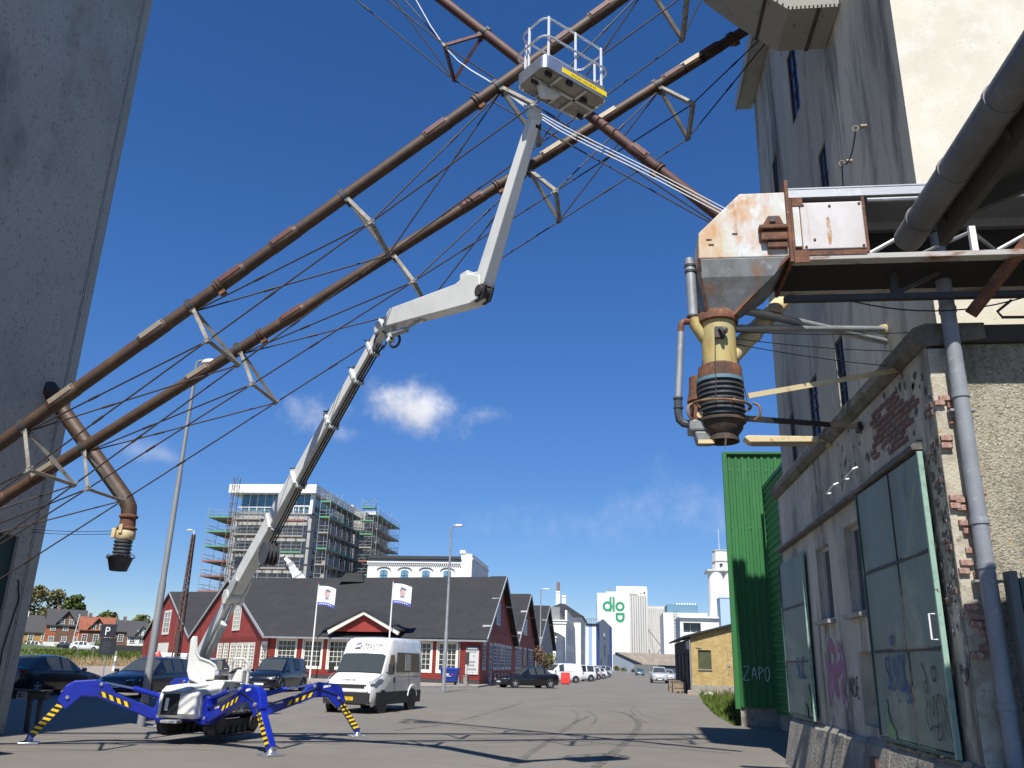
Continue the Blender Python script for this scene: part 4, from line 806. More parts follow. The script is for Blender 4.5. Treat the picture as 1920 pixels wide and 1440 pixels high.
# upper tube (nearer), lower tube, and the red crossing tube
def on(A, B, x): A, B = Vector(A), Vector(B); return (x-A.x)/(B.x-A.x)*(B-A).length
A1, B1 = V(-14.2,12.35,1.40), V(2.45,12.35,14.98)
sl1 = (11.36-5.11)/(9.66-1.94); A1.z = 5.11-sl1*(14.2-9.66); B1.z = 11.36+sl1*(2.45+1.94)
spout_tube('spouting_tube', 'upper brown spouting tube rising right, passing just behind the lift basket', tube_brown, A1, B1, 0.108, [on(A1,B1,x) for x in (-12.25,-9.66,-7.07,-4.57,-1.94,0.68)], 1.1, 0.57,
    [(on(A1,B1,x), 0.42, b) for x, b in ((-9.05,1),(-7.65,1),(-6.4,0),(-5.55,0),(-3.0,0),(-0.8,0),(-0.1,0))], [on(A1,B1,x) for x in (-6.62,-2.3,1.9)], 3)
A2, B2 = V(-13.4,14.5,2.8), V(3.95,14.5,14.9)
sl2 = (12.87-5.30)/(11.01); A2.z = 5.30-sl2*(13.4-10.01); B2.z = 12.87+sl2*2.95
spout_tube('spouting_tube', 'lower brown spouting tube rising right into the silo block', tube_brown, A2, B2, 0.108, [on(A2,B2,x) for x in (-12.75,-10.01,-7.17,-4.28,-1.64,1.0)], 1.1, 0.57,
    [(on(A2,B2,x), 0.42, b) for x, b in ((-11.6,0),(-10.7,1),(-7.9,1),(-6.15,0),(-2.7,0),(-1.1,1),(0.0,1),(1.35,0),(1.75,1),(2.1,0))], [on(A2,B2,x) for x in (-11.85,-6.75,-2.2,2.55)], 3)
A3, B3 = V(-6.5,13.3,17.45), V(2.35,13.3,8.72)
spout_tube('spouting_tube', 'red brown spouting tube crossing down to the right towards the hopper', tube_red, A3, B3, 0.098, [on(A3,B3,x) for x in (-5.6,-2.40)], 0.95, 0.5,
    [(on(A3,B3,x), 0.3, 0) for x in (-3.6,0.55)], [on(A3,B3,x) for x in (-0.5,0.9)], 9, strut=hatch_red, sw=0.085)
# white ropes strung along the red tube
for i, (dy, dz, lb) in enumerate([(-0.45,0.0,'left white rope strung beside the red crossing tube'),(-0.40,-0.06,'middle white rope strung beside the red crossing tube'),(-0.30,0.10,'right white rope strung beside the red crossing tube')]):
    pts = [(-4.2,12.85+dy*0.2,14.9),(-3.06,12.82,12.70),(-2.0,12.85,11.75),(-0.9,12.85+dy*0.3,10.75+dz),(0.6,12.8+dy*0.3,9.75+dz),(2.1,12.85+dy*0.3,8.78+dz)]
    m = MB(); m.path(smooth_curve(pts, 4), 0.010 if i < 2 else 0.008, 6); tag(m.build('white_rope', ropem), lb, 'rope')
# pipe out of the tower with its hanging loading spout
t = thing('tower_outlet_pipe', 'thick brown outlet pipe slanting down from the concrete tower to a hanging spout', 'pipe', (-12.2,16.2,6.9))
a, b = V(-12.4,16.25,7.15), V(-9.99,16.15,4.62)
m = MB(); m.path([a, a.lerp(b,.5), b, b+V(0.10,0,-0.16), b+V(0.13,0,-0.34)], [0.158,0.158,0.158,0.155,0.15], 20); pp = m.build('pipe', tube_brown, t, smooth=True)
m = MB(); m.lathe(a+(b-a)*0.06, b-a, [(0.158,-0.16),(0.205,-0.14),(0.205,0.05),(0.158,0.07)], 20); m.build('wall_collar', darksteel, t, smooth=True)
sx, sy = -9.86, 16.15
m = MB(); m.lathe((sx,sy,0), Z_, [(0.15,4.30),(0.185,4.28),(0.185,4.24),(0.15,4.22),(0.16,4.05),(0.20,4.03),(0.20,4.0),(0.16,3.98)], 20); m.build('flange', rust, t, smooth=True)
m = MB(); m.lathe((sx,sy,0), Z_, [(0.175,3.98),(0.19,3.95),(0.19,3.82),(0.165,3.78)], 20); m.box(sx-0.19,sx-0.11,sy-0.21,sy-0.15,3.8,4.0); m.box(sx-0.04,sx+0.03,sy-0.22,sy-0.17,3.9,4.08); m.build('valve_housing', beam_cream, t, smooth=True, bevel=0.008)
m = MB(); pr_ = []
for k in range(5): z = 3.78-k*0.07; pr_ += [(0.15,z),(0.178,z-0.02),(0.178,z-0.045),(0.15,z-0.065)]
m.lathe((sx-0.02,sy,0), Z_, pr_, 18); m.build('bellows', bellowsm, t, smooth=True, ang=20)
m = MB(); m.lathe((sx-0.03,sy,0), Z_, [(0.16,3.46),(0.245,3.44),(0.235,3.40),(0.165,3.17),(0.15,3.18)], 20); 
for s in (-1,1): m.path(arc((sx-0.03+s*0.245,sy,3.44),(s,0,0),(0,0,1),0.055,-0.6,2.6,8),0.012,6)
m.build('spout_mouth', darksteel, t, smooth=True)
for i, dz in enumerate((0.0,-0.06)):
    m = MB(); m.path(sag((-12.28,16.6,4.05+dz),(-10.1,16.2,3.98+dz),0.03,8),0.006,5); m.build('signal_wire', black, t)
# ------------------------------------------------------------------ tracked spider lift
LO = Vector((-8.08,17.3,0)); FW = V(-.11,-.99,0).normalized(); LF = V(.99,-.11,0).normalized()
def LW(x, y, z): return LO+FW*x+LF*y+Z_*z
t = thing('spider_lift', 'white tracked spider lift on blue striped outriggers with its boom raised high', 'lift', LO)
def lprism(mb, prof, y0, y1):      # side profile (x,z) extruded across the machine
    mb.prism([LW(x, y0, z) for x, z in prof], LF*(y1-y0))
# chassis
m = MB(); lprism(m, [(1.0,.42),(1.0,.52),(-1.0,.52),(-1.0,.42)], -.36, .36); m.build('chassis', liftb, t)
# tracks
def track(y0, y1):
    o = MB(); n = 10; prof = []
    for k in range(n+1): a = -math.pi/2+math.pi*k/n; prof.append((.62+.21*math.cos(a), .34+.21*math.sin(a)))
    for k in range(n+1): a = math.pi/2+math.pi*k/n; prof.append((-.62+.21*math.cos(a), .34+.21*math.sin(a)))
    inn = [(x*(.96 if abs(x) > .62 else 1), .34+(z-.34)*.83) for x, z in prof]; N_ = len(prof)
    vs = [LW(x, y0, z) for x, z in prof]+[LW(x, y1, z) for x, z in prof]+[LW(x, y0, z) for x, z in inn]+[LW(x, y1, z) for x, z in inn]
    fs = []
    for i in range(N_):
        j = (i+1) % N_; fs += [(i, j, N_+j, N_+i), (2*N_+j, 2*N_+i, 3*N_+i, 3*N_+j), (i, 2*N_+i, 2*N_+j, j), (N_+j, 3*N_+j, 3*N_+i, N_+i)]
    o.add(vs, fs)
    for k in range(26):               # tread lugs
        s = k/26*(4*.62+2*math.pi*.21); L1 = 2*.62
        if s < L1: p = (-.62+s, .55); tdir = (1,0)
        elif s < L1+math.pi*.21: a = math.pi/2-(s-L1)/.21; p = (.62+.21*math.cos(a), .34+.21*math.sin(a)); tdir = (math.sin(a), -math.cos(a))
        elif s < 2*L1+math.pi*.21: p = (.62-(s-L1-math.pi*.21), .13); tdir = (-1,0)
        else: a = -math.pi/2-(s-2*L1-math.pi*.21)/.21; p = (-.62+.21*math.cos(a), .34+.21*math.sin(a)); tdir = (math.sin(a), -math.cos(a))
        nr = (-tdir[1], tdir[0])
        o.obox(LW(p[0], (y0+y1)/2, p[1]), (FW*tdir[0]+Z_*tdir[1])*0.022, LF*((y1-y0)/2-.01), (FW*nr[0]+Z_*nr[1])*0.018)
    tr = o.build('rubber_track', mat('track_rubber', (0.028,0.027,0.026), 0.85, layers=[((0.12,0.11,0.095),6,0.5,0.65)]), t)
    for x in (.62,-.62):
        w = MB(); w.lathe(LW(x,y0-.012,.34), LF, [(.05,0),(.15,0.0),(.165,.03),(.165,y1-y0-.006),(.15,y1-y0+.024),(.05,y1-y0+.024)], 16); w.build('sprocket', darksteel, tr, smooth=True)
    for x in (-.33,-.11,.11,.33):
        w = MB(); w.lathe(LW(x,y0+.02,.23), LF, [(.03,0),(.07,0.0),(.07,y1-y0-.04),(.03,y1-y0-.04)], 12); w.build('road_wheel', darksteel, tr, smooth=True)
    w = MB(); lprism(w, [(.55,.27),(.55,.42),(-.55,.42),(-.55,.27)], y0+.05, y1-.05); w.build('track_frame', darksteel, tr)
track(.38,.63); track(-.63,-.38)
# body covers
m = MB(); lprism(m, [(1.18,.46),(1.24,.55),(1.22,.90),(1.10,.98),(.42,1.02),(.25,1.14),(-.35,1.14),(-.35,.50),(.2,.46)], -.40, .40); m.build('front_cover', liftw, t, bevel=0.05, seg=3)
for s in (-1,1):
    m = MB(); lprism(m, [(1.05,.50),(1.05,.84),(.46,.90),(.30,1.12),(-.30,1.12),(-.30,.52)], s*.402, s*.408); m.build('side_panel', liftg, t)
    for x in (.16,-.12):
        m = MB(); lprism(m, [(x+.05,.96),(x+.05,1.01),(x-.03,1.01),(x-.03,.96)], s*.409, s*.413); m.build('latch_slot', black, t)
m = MB(); m.prism([LW(1.235,-.30,.52),LW(1.235,.06,.52),LW(1.215,.06,.90),LW(1.215,-.30,.90)], FW*0.02); m.build('radiator_panel', black, t, bevel=0.02)
m = MB(); m.prism([LW(1.26,-.22,.60),LW(1.26,-.15,.60),LW(1.243,-.15,.82),LW(1.243,-.22,.82)], FW*0.004); m.build('warning_sticker', plate_w, t)
m = MB(); lprism(m, [(1.30,.38),(1.30,.43),(1.10,.45),(1.10,.38)], -.25, .10); m.build('tow_bar', galv, t, bevel=0.01)
m = MB(); lprism(m, [(1.25,.93),(1.10,1.03),(.50,1.07),(.50,1.03),(1.10,.99)], -.36, .2); m.build('rolled_cover', mat('grey_white_tarp', (0.58,0.59,0.58), 0.6, bump=(6,0.25,0.02)), t, bevel=0.025, seg=3)
m = MB(); lprism(m, [(-.45,.52),(-.45,1.02),(-.62,1.08),(-1.15,1.02),(-1.22,.9),(-1.2,.55)], -.38, .42); rb = m.build('rear_cover', liftw, t, bevel=0.04, seg=3)
m = MB(); lprism(m, [(-.56,.58),(-.56,.98),(-.66,1.0),(-1.12,.95),(-1.12,.60)], .422, .428); m.build('side_panel', liftg, t)
for k in range(7):
    m = MB(); lprism(m, [(-.80,.66+k*.035),(-.80,.68+k*.035),(-.96,.68+k*.035),(-.96,.66+k*.035)], .429, .433); m.build('vent_slot', black, t)
# slewing column and boom plane; turret plates turned square to the camera's line of sight
TIP = V(-1.04,10.18,9.16); BU = V(TIP.x-LO.x, TIP.y-LO.y, 0).normalized(); BS = BU.cross(Z_)
def B_(s, z, k=0.0): return LO+BU*s+Z_*z+BS*k
m = MB(); m.lathe(LO+V(0,0,1.02), Z_, [(.30,0),(.30,.12),(.24,.13),(.24,.2)], 24); m.build('slew_ring', darksteel, t, smooth=True)
TH = V(.906,.423,0); TV = V(-.423,.906,0)
def T_(a, z, k=0.0): return LO+TH*a+Z_*z+TV*k
pl2 = [(-.47,1.97),(-.43,1.66),(-.35,1.55),(-.16,1.49),(-.04,1.42),(0.0,1.33),(-.02,1.06),(-.30,1.06),(-.50,1.14),(-.56,1.30),(-.57,1.90),(-.54,1.97)]
for k in (-.24,.16):
    m = MB(); m.prism([T_(a, z, k) for a, z in pl2], TV*.05); m.build('turret_plate', liftw, t, bevel=0.02, seg=3)
m = MB(); m.path([T_(a, z, -.245) for a, z in pl2[:6]], .025, 8); m.build('turret_rim', liftw, t, smooth=True)
m = MB(); m.prism([T_(-.46,1.2,-.19),T_(-.05,1.08,-.19),T_(-.05,1.36,-.19),T_(-.4,1.5,-.19)], TV*.35); m.build('turret_core', liftg, t)
pl = [(-.15,1.16),(-.35,1.2),(-.95,1.55),(-1.22,1.85),(-1.28,2.15),(-1.18,2.22),(-1.08,2.0),(-.95,1.78),(-.68,1.62),(-.30,1.55),(-.08,1.42),(.12,1.18)]
# control column with hoop beside the turret
m = MB(); m.path([LW(-.05,.30,1.1),LW(-.05,.30,1.45),LW(-.05,.36,1.56),LW(-.12,.52,1.56),LW(-.2,.60,1.45),LW(-.22,.60,1.0)], 0.028, 8); m.build('guard_hoop', liftw, t, smooth=True)
m = MB(); m.obox(LW(.12,.16,1.42), FW*.05, LF*.06, Z_*.10); m.tube(LW(.12,.16,1.1),LW(.12,.16,1.4),.025,n=8); m.obox(LW(.12,.16,1.54), FW*.07, LF*.08, Z_*.012); m.build('control_valve', mat('valve_grey', (0.12,0.125,0.12), 0.5), t, bevel=0.008)
m = MB(); m.obox(LW(-.25,.42,1.22), FW*.17, LF*.13, Z_*.13); m.build('control_box', liftw, t, bevel=0.03, seg=3)
m = MB()
for k in range(4): m.path(bez(LW(.1-.05*k,.2,1.35),LW(.1-.05*k,.35,1.1),LW(-.1,.4+.04*k,1.55),LW(-.2,.45,1.3),10), .012, 6)
m.build('hydraulic_hose', black, t, smooth=True)
# boom: lower boom with cylinder, telescopic main boom, jib, upper arm
def bbeam(name, a, b, w0, h0, w1, h1, material, off=0.0, bev=0.015, parent=None):
    a3, b3 = B_(a[0],a[1],off), B_(b[0],b[1],off); mm = MB(); d = (b3-a3).normalized(); u = BS.cross(d).normalized(); u = u if u.z > 0 else -u
    mm.loft([[a3+BS*x*w0/2+u*y*h0/2 for x, y in ((-1,-1),(1,-1),(1,1),(-1,1))],[b3+BS*x*w1/2+u*y*h1/2 for x, y in ((-1,-1),(1,-1),(1,1),(-1,1))]])
    return mm.build(name, material, parent or t, bevel=bev)
bbeam('lower_boom', (-.95,1.62), (.42,2.78), .24,.26,.22,.24, liftw)
a, b = B_(-.72,1.52), B_(.12,2.25); m = MB(); m.tube(a, b, .075, n=16); cy = m.build('lift_cylinder', liftg, t, smooth=True)
m = MB(); m.tube(b, B_(.42,2.62), .035, n=12); m.build('piston_rod', chrome, cy, smooth=True)
m = MB(); m.lathe(b, b-a, [(.076,-.04),(.088,-.035),(.088,.02),(.06,.03)], 16); m.build('gland', liftw, cy, smooth=True)
# elbow joint
m = MB(); m.lathe(B_(.44,2.76,-.19), BS, [(.10,0),(.15,.0),(.15,.06),(.11,.065),(.11,.315),(.15,.32),(.15,.38),(.10,.38)], 18); m.build('elbow_joint', liftw, t, smooth=True)
for k in (-.17,.13):
    m = MB(); m.prism([B_(s, z, k) for s, z in [(.25,2.62),(.45,2.60),(.78,2.86),(.95,3.05),(.85,3.12),(.5,2.98),(.30,2.86)]], BS*.04); m.build('elbow_plate', liftg if k > 0 else liftw, t, bevel=0.01)
# telescope sections get slimmer
sec = [((.52,2.92),(3.05,4.86),.24,.32),((2.7,4.58),(4.25,5.76),.205,.27),((4.1,5.64),(5.10,6.40),.175,.225),((5.0,6.30),(5.95,7.02),.15,.185)]
for i, (a, b, w, h) in enumerate(sec): bbeam('boom_section', a, b, w, h, w, h, liftw)
u_m = (B_(5.95,7.02)-B_(.52,2.92)).normalized(); n_m = BS.cross(u_m); n_m = n_m if n_m.z < 0 else -n_m      # points below the boom
for i, (s, z, w, h) in enumerate([(3.05,4.86,.25,.33),(4.25,5.76,.215,.28),(5.10,6.40,.19,.24),(2.1,4.13,.255,.335),(5.62,6.78,.16,.2)]):
    c = B_(s, z); m = MB(); m.obox(c, BS*(w/2+.02), u_m*.035, n_m*(h/2+.02)); m.build('wear_collar', liftw, t, bevel=0.01)
    m = MB(); m.obox(c-n_m*(h/2+.06), BS*.03, u_m*.05, n_m*.045); m.tube(c-n_m*(h/2+.08)-BS*.12, c-n_m*(h/2+.08)+BS*.12, .012, n=6); m.build('cable_guide', darksteel, t)
    m = MB(); m.obox(c+n_m*(h/2+.06), BS*.09, u_m*.02, n_m*.05); m.build('hose_guide', liftg, t)
m = MB()
for k in (-.05,0,.05): m.path([B_(1.6,3.58,k)+n_m*.26, B_(3.05,4.86,k)+n_m*.24, B_(4.25,5.76,k)+n_m*.20, B_(5.1,6.40,k)+n_m*.18, B_(5.8,6.9,k)+n_m*.17], .016, 6)
m.build('energy_chain_hose', black, t, smooth=True)
m = MB(); m.path([B_(2.1,4.13)-n_m*.26, B_(3.05,4.86)-n_m*.26, B_(4.25,5.76)-n_m*.23, B_(5.1,6.40)-n_m*.20, B_(5.9,6.98)-n_m*.14], .008, 5); m.build('guide_cable', black, t)
c = B_(2.14,3.50,.03)                                  # hose reel under the boom
m = MB(); m.lathe(c-BS*.12, BS, [(.05,0),(.22,0.0),(.22,.02),(.14,.03),(.14,.07),(.22,.08),(.22,.10),(.14,.11),(.14,.15),(.22,.16),(.22,.18),(.14,.19),(.14,.22),(.22,.23),(.22,.25),(.05,.25)], 26); m.build('hose_reel', mat('reel_grey', (0.06,0.062,0.065), 0.5), t, smooth=True)
m = MB(); m.obox(c-u_m*.16-n_m*.12, BS*.06, u_m*.20, n_m*.09); m.build('reel_bracket', liftg, t)
# head, jib and upper arm
m = MB(); m.lathe(B_(5.98,7.03,-.14), BS, [(.07,0),(.11,0),(.11,.28),(.07,.28)], 14); m.obox(B_(5.92,7.06), BS*.10, u_m*.12, n_m*.10); m.build('boom_head', liftw, t, smooth=True, bevel=0.01)
m = MB(); m.prism([B_(s, z, -.11) for s, z in [(6.12,7.12),(6.30,7.28),(6.42,7.26),(8.30,7.02),(8.62,7.08),(8.92,6.95),(8.97,6.72),(8.90,6.58),(8.70,6.56),(6.50,6.93),(6.2,6.98)]], BS*.22); jb = m.build('jib', liftw, t, bevel=0.015)
for s, z in [(6.34,7.17),(6.98,7.03),(7.4,6.98),(8.78,6.92),(8.66,6.70)]:
    m = MB(); m.lathe(B_(s, z, -.115), -BS, [(.045,0),(.045,.01),(.03,.02),(.012,.022)], 8); m.build('pin_cap', liftg, jb)
for s in (6.5,6.58):
    m = MB(); m.prism([B_(s, 6.95, -.113), B_(s+.012, 6.95, -.113), B_(s+.05, 7.235, -.113), B_(s+.038, 7.235, -.113)], -BS*.004); m.build('seam_line', liftg, jb)
m = MB(); m.tube(B_(6.1,6.86),B_(6.75,6.78),.05,n=12); m.tube(B_(6.7,6.79),B_(7.25,6.83),.025,n=8); m.obox(B_(7.28,6.84), BS*.06, BU*.06, Z_*.05); m.build('jib_cylinder', liftg, t, smooth=True)
m = MB(); m.torus(B_(6.36,6.70,-.02), BS+BU*.3, .11, .022, 20, 8); m.torus(B_(6.0,6.78,.06), BS+BU*.2, .17, .014, 20, 6); m.build('hose_loop', black, t, smooth=True)
m = MB(); m.obox(B_(6.28,6.86), BS*.05, BU*.05, Z_*.09); m.lathe(B_(6.24,6.74,-.06), BS, [(.045,0),(.045,.12)], 10); m.build('link_block', liftw, t, bevel=0.01)
m = MB()
for k in (-.09,.05):
    m.prism([B_(s, z, k) for s, z in [(8.55,6.98),(8.72,7.02),(8.98,6.98),(9.06,6.75),(8.98,6.56),(8.82,6.55)]], BS*.04)
m.lathe(B_(8.93,6.70,-.10), BS, [(.05,0),(.09,0),(.09,.22),(.05,.22)], 14); m.build('knuckle', darksteel, t, bevel=0.008)
m = MB(); m.obox(B_(8.45,7.13), BS*.06, BU*.10, Z_*.05); m.tube(B_(8.5,7.12),B_(8.85,7.05),.03,n=10); m.build('knuckle_cylinder', liftw, t, smooth=True, bevel=0.01)
bbeam('upper_arm', (8.90,6.82), (9.98,9.05), .20,.26,.15,.17, liftw)
m = MB(); m.lathe(B_(9.42,7.98,-.105), -BS, [(.03,0),(.03,.008),(.012,.012)], 8); m.build('pin_cap', black, t)
m = MB(); m.path([B_(9.72,8.3,-.085),B_(9.80,8.6,-.10),B_(9.82,8.85,-.09),B_(9.94,9.02,-.09)], .008, 5); m.build('arm_cable', liftg, t)
# basket
BZ = 9.36; BX = V(.715,.70,0).normalized(); BY = V(-.70,.715,0).normalized(); BC = V(-0.64,10.055,BZ)      # BX along the long side, BY away from the camera
def K_(a, b, z): return BC+BX*a+BY*b+Z_*z
def rrect(hx, hy, r, z, n=5):
    out = []
    for cx, cy, a0 in ((hx-r,hy-r,0),(-hx+r,hy-r,math.pi/2),(-hx+r,-hy+r,math.pi),(hx-r,-hy+r,1.5*math.pi)):
        for k in range(n+1): a = a0+math.pi/2*k/n; out.append(K_(cx+r*math.cos(a), cy+r*math.sin(a), z))
    return out
m = MB(); m.loft([rrect(.58,.29,.08,.012),rrect(.585,.295,.085,.03)]); fl = m.build('basket_floor', tread_plate, t)
m = MB(); m.loft([rrect(.605,.315,.10,0),rrect(.605,.315,.10,.20),rrect(.595,.305,.09,.20),rrect(.595,.305,.09,0.0)], caps=False); m.loft([rrect(.595,.305,.09,0.0),rrect(.605,.315,.10,0)], caps=False); m.build('kick_plate', alu, t, smooth=True)
m = MB()
for a in (-.27,.2): m.obox(K_(a,0,-.004), BX*.022, BY*.29, Z_*.014)
for b in (-.02,): m.obox(K_(0,b,-.006), BX*.57, BY*.022, Z_*.012)
m.obox(K_(-.03,.14,-.005), BX*.02, BY*.13, Z_*.012); m.build('floor_rib', alu, t)
for a, b in ((-.10,-.26),(-.5,.02),(.52,.2),(.30,-.12),(-.45,-.22)):
    m = MB(); m.obox(K_(a,b,-.02), BX*.05, BY*.02, Z_*.03); m.lathe(K_(a,b,-.035), BX, [(.02,-.03),(.02,.03)], 8); m.build('sling_bracket', black, t)
m = MB(); m.prism([K_(-.28,-.3155,.05),K_(.57,-.3155,.05),K_(.57,-.3155,.13),K_(-.28,-.3155,.13)], -BY*.003); m.build('warning_label', yellow_label, t)
text_mesh('CAUTION  MAX 230 KG', .045, 'label_lettering', black, t, frame(K_(-.12,-.3195,.072), BX, Z_, -BY), .0005)
def rail_path(z, inset=.02, mid=False):
    hx, hy, r = .60-inset, .31-inset, .14; out = []
    for cx, cy, a0 in ((hx-r,hy-r,0),(-hx+r,hy-r,math.pi/2),(-hx+r,-hy+r,math.pi),(hx-r,-hy+r,1.5*math.pi)):
        for k in range(6): a = a0+math.pi/2*k/5; out.append(K_(cx+r*math.cos(a), cy+r*math.sin(a), z))
    out.append(out[0]); return out
for z in (.86,.50):
    m = MB(); m.path(rail_path(z, .02 if z > .7 else -.03), .016, 8, caps=False); m.build('guard_rail', alu_rail, t, smooth=True)
for a, b in ((-.52,-.30),(-.02,-.30),(.48,-.30),(.585,-.05),(-.585,.05),(-.45,.30),(.05,.30),(.5,.30)):
    m = MB(); m.beam(K_(a,b,.02),K_(a,b,.87),.035,.02,up=BY); m.build('rail_post', mat('white_post', (0.82,0.82,0.80), 0.35, 0.2), t, bevel=0.004)
m = MB(); m.obox(K_(-.20,.12,.28), BX*.2, BY*.08, Z_*.09); m.build('control_console', liftb, t, bevel=0.02)
m = MB(); m.lathe(K_(-.3,.1,.38), Z_, [(.02,0),(.02,.05),(.005,.06)], 8); m.lathe(K_(-.15,.1,.38), Z_, [(.015,0),(.015,.06),(.025,.07),(.005,.09)], 8); m.build('joystick', black, t)
j = B_(10.0,9.13)
m = MB(); m.obox(j+V(0,0,-.02), BS*.07, BU*.07, Z_*.11); m.lathe(j-BS*.11, BS, [(.04,0),(.06,0),(.06,.22),(.04,.22)], 12); m.build('basket_rotator', liftw, t, bevel=0.01)
m = MB(); m.prism([K_(-.42,-.02,-.02),K_(-.05,-.02,-.02),K_(-.1,-.02,-.10),K_(-.35,-.02,-.20)], BY*.10); m.build('basket_mount', liftw, t, bevel=0.01)
m = MB(); m.obox(j+V(.03,.05,-.16), BS*.05, BU*.05, Z_*.05); m.build('hose_block', black, t, bevel=0.01)
# outriggers
def outrigger(hx, hy, foot):
    H = LW(hx, hy, 0); F_ = V(foot[0],foot[1],0); d = V(F_.x-H.x, F_.y-H.y, 0); L_ = d.length; d.normalize(); sd = d.cross(Z_)
    Q = lambda s, z, k=0.0: H+d*(s*L_/2.36)+Z_*z+sd*k
    w = .085
    m = MB(); m.prism([Q(s, z, -w-.02) for s, z in [(-.12,.36),(.22,.36),(.30,.50),(.24,.84),(-.02,.90),(-.14,.80)]], sd*(2*w+.04)); bk = m.build('outrigger_bracket', liftb, t, bevel=0.015)
    m = MB(); m.prism([Q(s, z, -w) for s, z in [(.12,.42),(.32,.42),(1.32,.80),(1.60,.82),(1.85,.58),(2.02,.74),(1.92,1.00),(1.78,1.09),(1.40,1.12),(1.18,1.04),(1.02,.88),(.18,.57)]], sd*2*w); ar = m.build('outrigger_arm', liftb, t, bevel=0.02)
    m = MB(); a, b = Q(1.80,.86), Q(2.36,.12); e = (b-a).normalized(); up = sd.cross(e); m.beam(a, b, .13, .13, up=up); lg = m.build('outrigger_leg', liftb, t, bevel=0.012)
    ln = (b-a).length; nn_ = up.normalized(); nn_ = nn_ if nn_.z > 0 else -nn_
    for sgn, nv in ((1, sd), (-1, sd)):            # hazard strips: black ground with yellow parallelograms
        off = nv*(.067*(sgn if sgn else 1)); cr = nn_ if sgn else sd
        m = MB(); c0, c1 = a+e*(ln*.22)+off, a+e*(ln*.95)+off; m.add([c0-cr*.06, c1-cr*.06, c1+cr*.06, c0+cr*.06], [(0,1,2,3)]); m.build('hazard_strip', black, lg)
        for k in range(7):
            p = a+e*(ln*(.24+.70*k/7))+off*1.03; q = p+e*(ln*.05); sh_ = e*.045; m = MB(); m.add([p-cr*.058, q-cr*.058, q+cr*.058+sh_, p+cr*.058+sh_], [(0,1,2,3)]); m.build('hazard_stripe', yellow, lg)
    for k in (-1,1):
        m = MB(); nv = sd*((w+.003)*k); aa = [Q(.72,.62)+nv, Q(1.30,.84)+nv, Q(1.30,.93)+nv, Q(.72,.71)+nv]; m.add(aa, [(0,1,2,3)]); m.build('hazard_strip', black, ar)
        nv = sd*((w+.005)*k)
        for q in range(4):
            s0 = .75+q*.14; z0 = .63+q*.053; m = MB(); m.add([Q(s0,z0)+nv, Q(s0+.07,z0+.027)+nv, Q(s0+.11,z0+.122)+nv, Q(s0+.04,z0+.095)+nv], [(0,1,2,3)]); m.build('hazard_stripe', yellow, ar)
    m = MB(); m.tube(Q(.10,.80),Q(.72,.97),.05,n=12); cy = m.build('outrigger_cylinder', liftb, t, smooth=True)
    m = MB(); m.tube(Q(.70,.965),Q(1.25,1.06),.026,n=10); m.build('piston_rod', chrome, cy, smooth=True)
    m = MB()
    for k in (-.03,.03): m.path([Q(-.05,.78,k),Q(.35,.66,w+.02+k*.3),Q(.9,.84,w+.02),Q(1.35,1.0,w+.02),Q(1.8,.86,w+.015),Q(2.1,.5,w*.8+.01)], .011, 5)
    m.build('hydraulic_hose', black, t, smooth=True)
    for q in (.5,1.5):
        m = MB(); zc = .66 if q < 1 else 1.0; m.prism([Q(q,zc,w+.004),Q(q+.16,zc+.03,w+.004),Q(q+.16,zc+.075,w+.004),Q(q,zc+.045,w+.004)], sd*.002); m.build('decal', plate_w, ar)
    for s, z in ((.2,.48),(1.3,1.04),(1.85,.80)):
        m = MB(); m.tube(Q(s,z,-w-.03),Q(s,z,w+.03),.032,n=10); m.build('pivot_pin', galv, ar)
    m = MB(); p = Q(2.36,0); m.obox(p+Z_*.018, d*.17, sd*.17, Z_*.016); m.lathe(p+Z_*.034, Z_, [(.11,0),(.07,.03),(.05,.08),(.045,.13)], 14); m.build('foot_pad', alu, t, smooth=True, bevel=0.006)
for hx, hy, f_ in ((.85,-.38,(-10.55,15.35)),(.85,.38,(-5.86,15.05)),(-.85,.38,(-5.61,19.35)),(-.85,-.38,(-10.45,19.7))): outrigger(hx, hy, f_)
# ------------------------------------------------------------------ red timber halls
def add_wave_bump(m_, scale, strength, dist, axis='Z'):
    t_ = m_.node_tree; b = t_.nodes['Principled BSDF']; co = t_.nodes.new('ShaderNodeTexCoord'); wv = t_.nodes.new('ShaderNodeTexWave')
    wv.wave_type = 'BANDS'; wv.bands_direction = axis; wv.wave_profile = 'SAW'; wv.inputs['Scale'].default_value = scale; wv.inputs['Distortion'].default_value = 0.0
    t_.links.new(co.outputs['Object'], wv.inputs['Vector']); bp = t_.nodes.new('ShaderNodeBump'); bp.inputs['Strength'].default_value = strength; bp.inputs['Distance'].default_value = dist
    t_.links.new(wv.outputs['Fac'], bp.inputs['Height']); t_.links.new(bp.outputs[0], b.inputs['Normal'])
add_wave_bump(red_board, 1.75, 1.0, 0.06)
for mm_ in (red_panel,): add_wave_bump(mm_, 1.5, 0.5, 0.03, 'Y')
grey_board = mat('grey_boards', (0.30,0.31,0.31), 0.8, layers=[((0.24,0.25,0.25),0.5,0.4,0.65)]); add_wave_bump(grey_board, 1.2, 0.8, 0.05)
vergem = mat('verge_zinc', (0.33,0.34,0.35), 0.55)
def slab(mb, pts, th): mb.prism(pts, (0,0,-th))
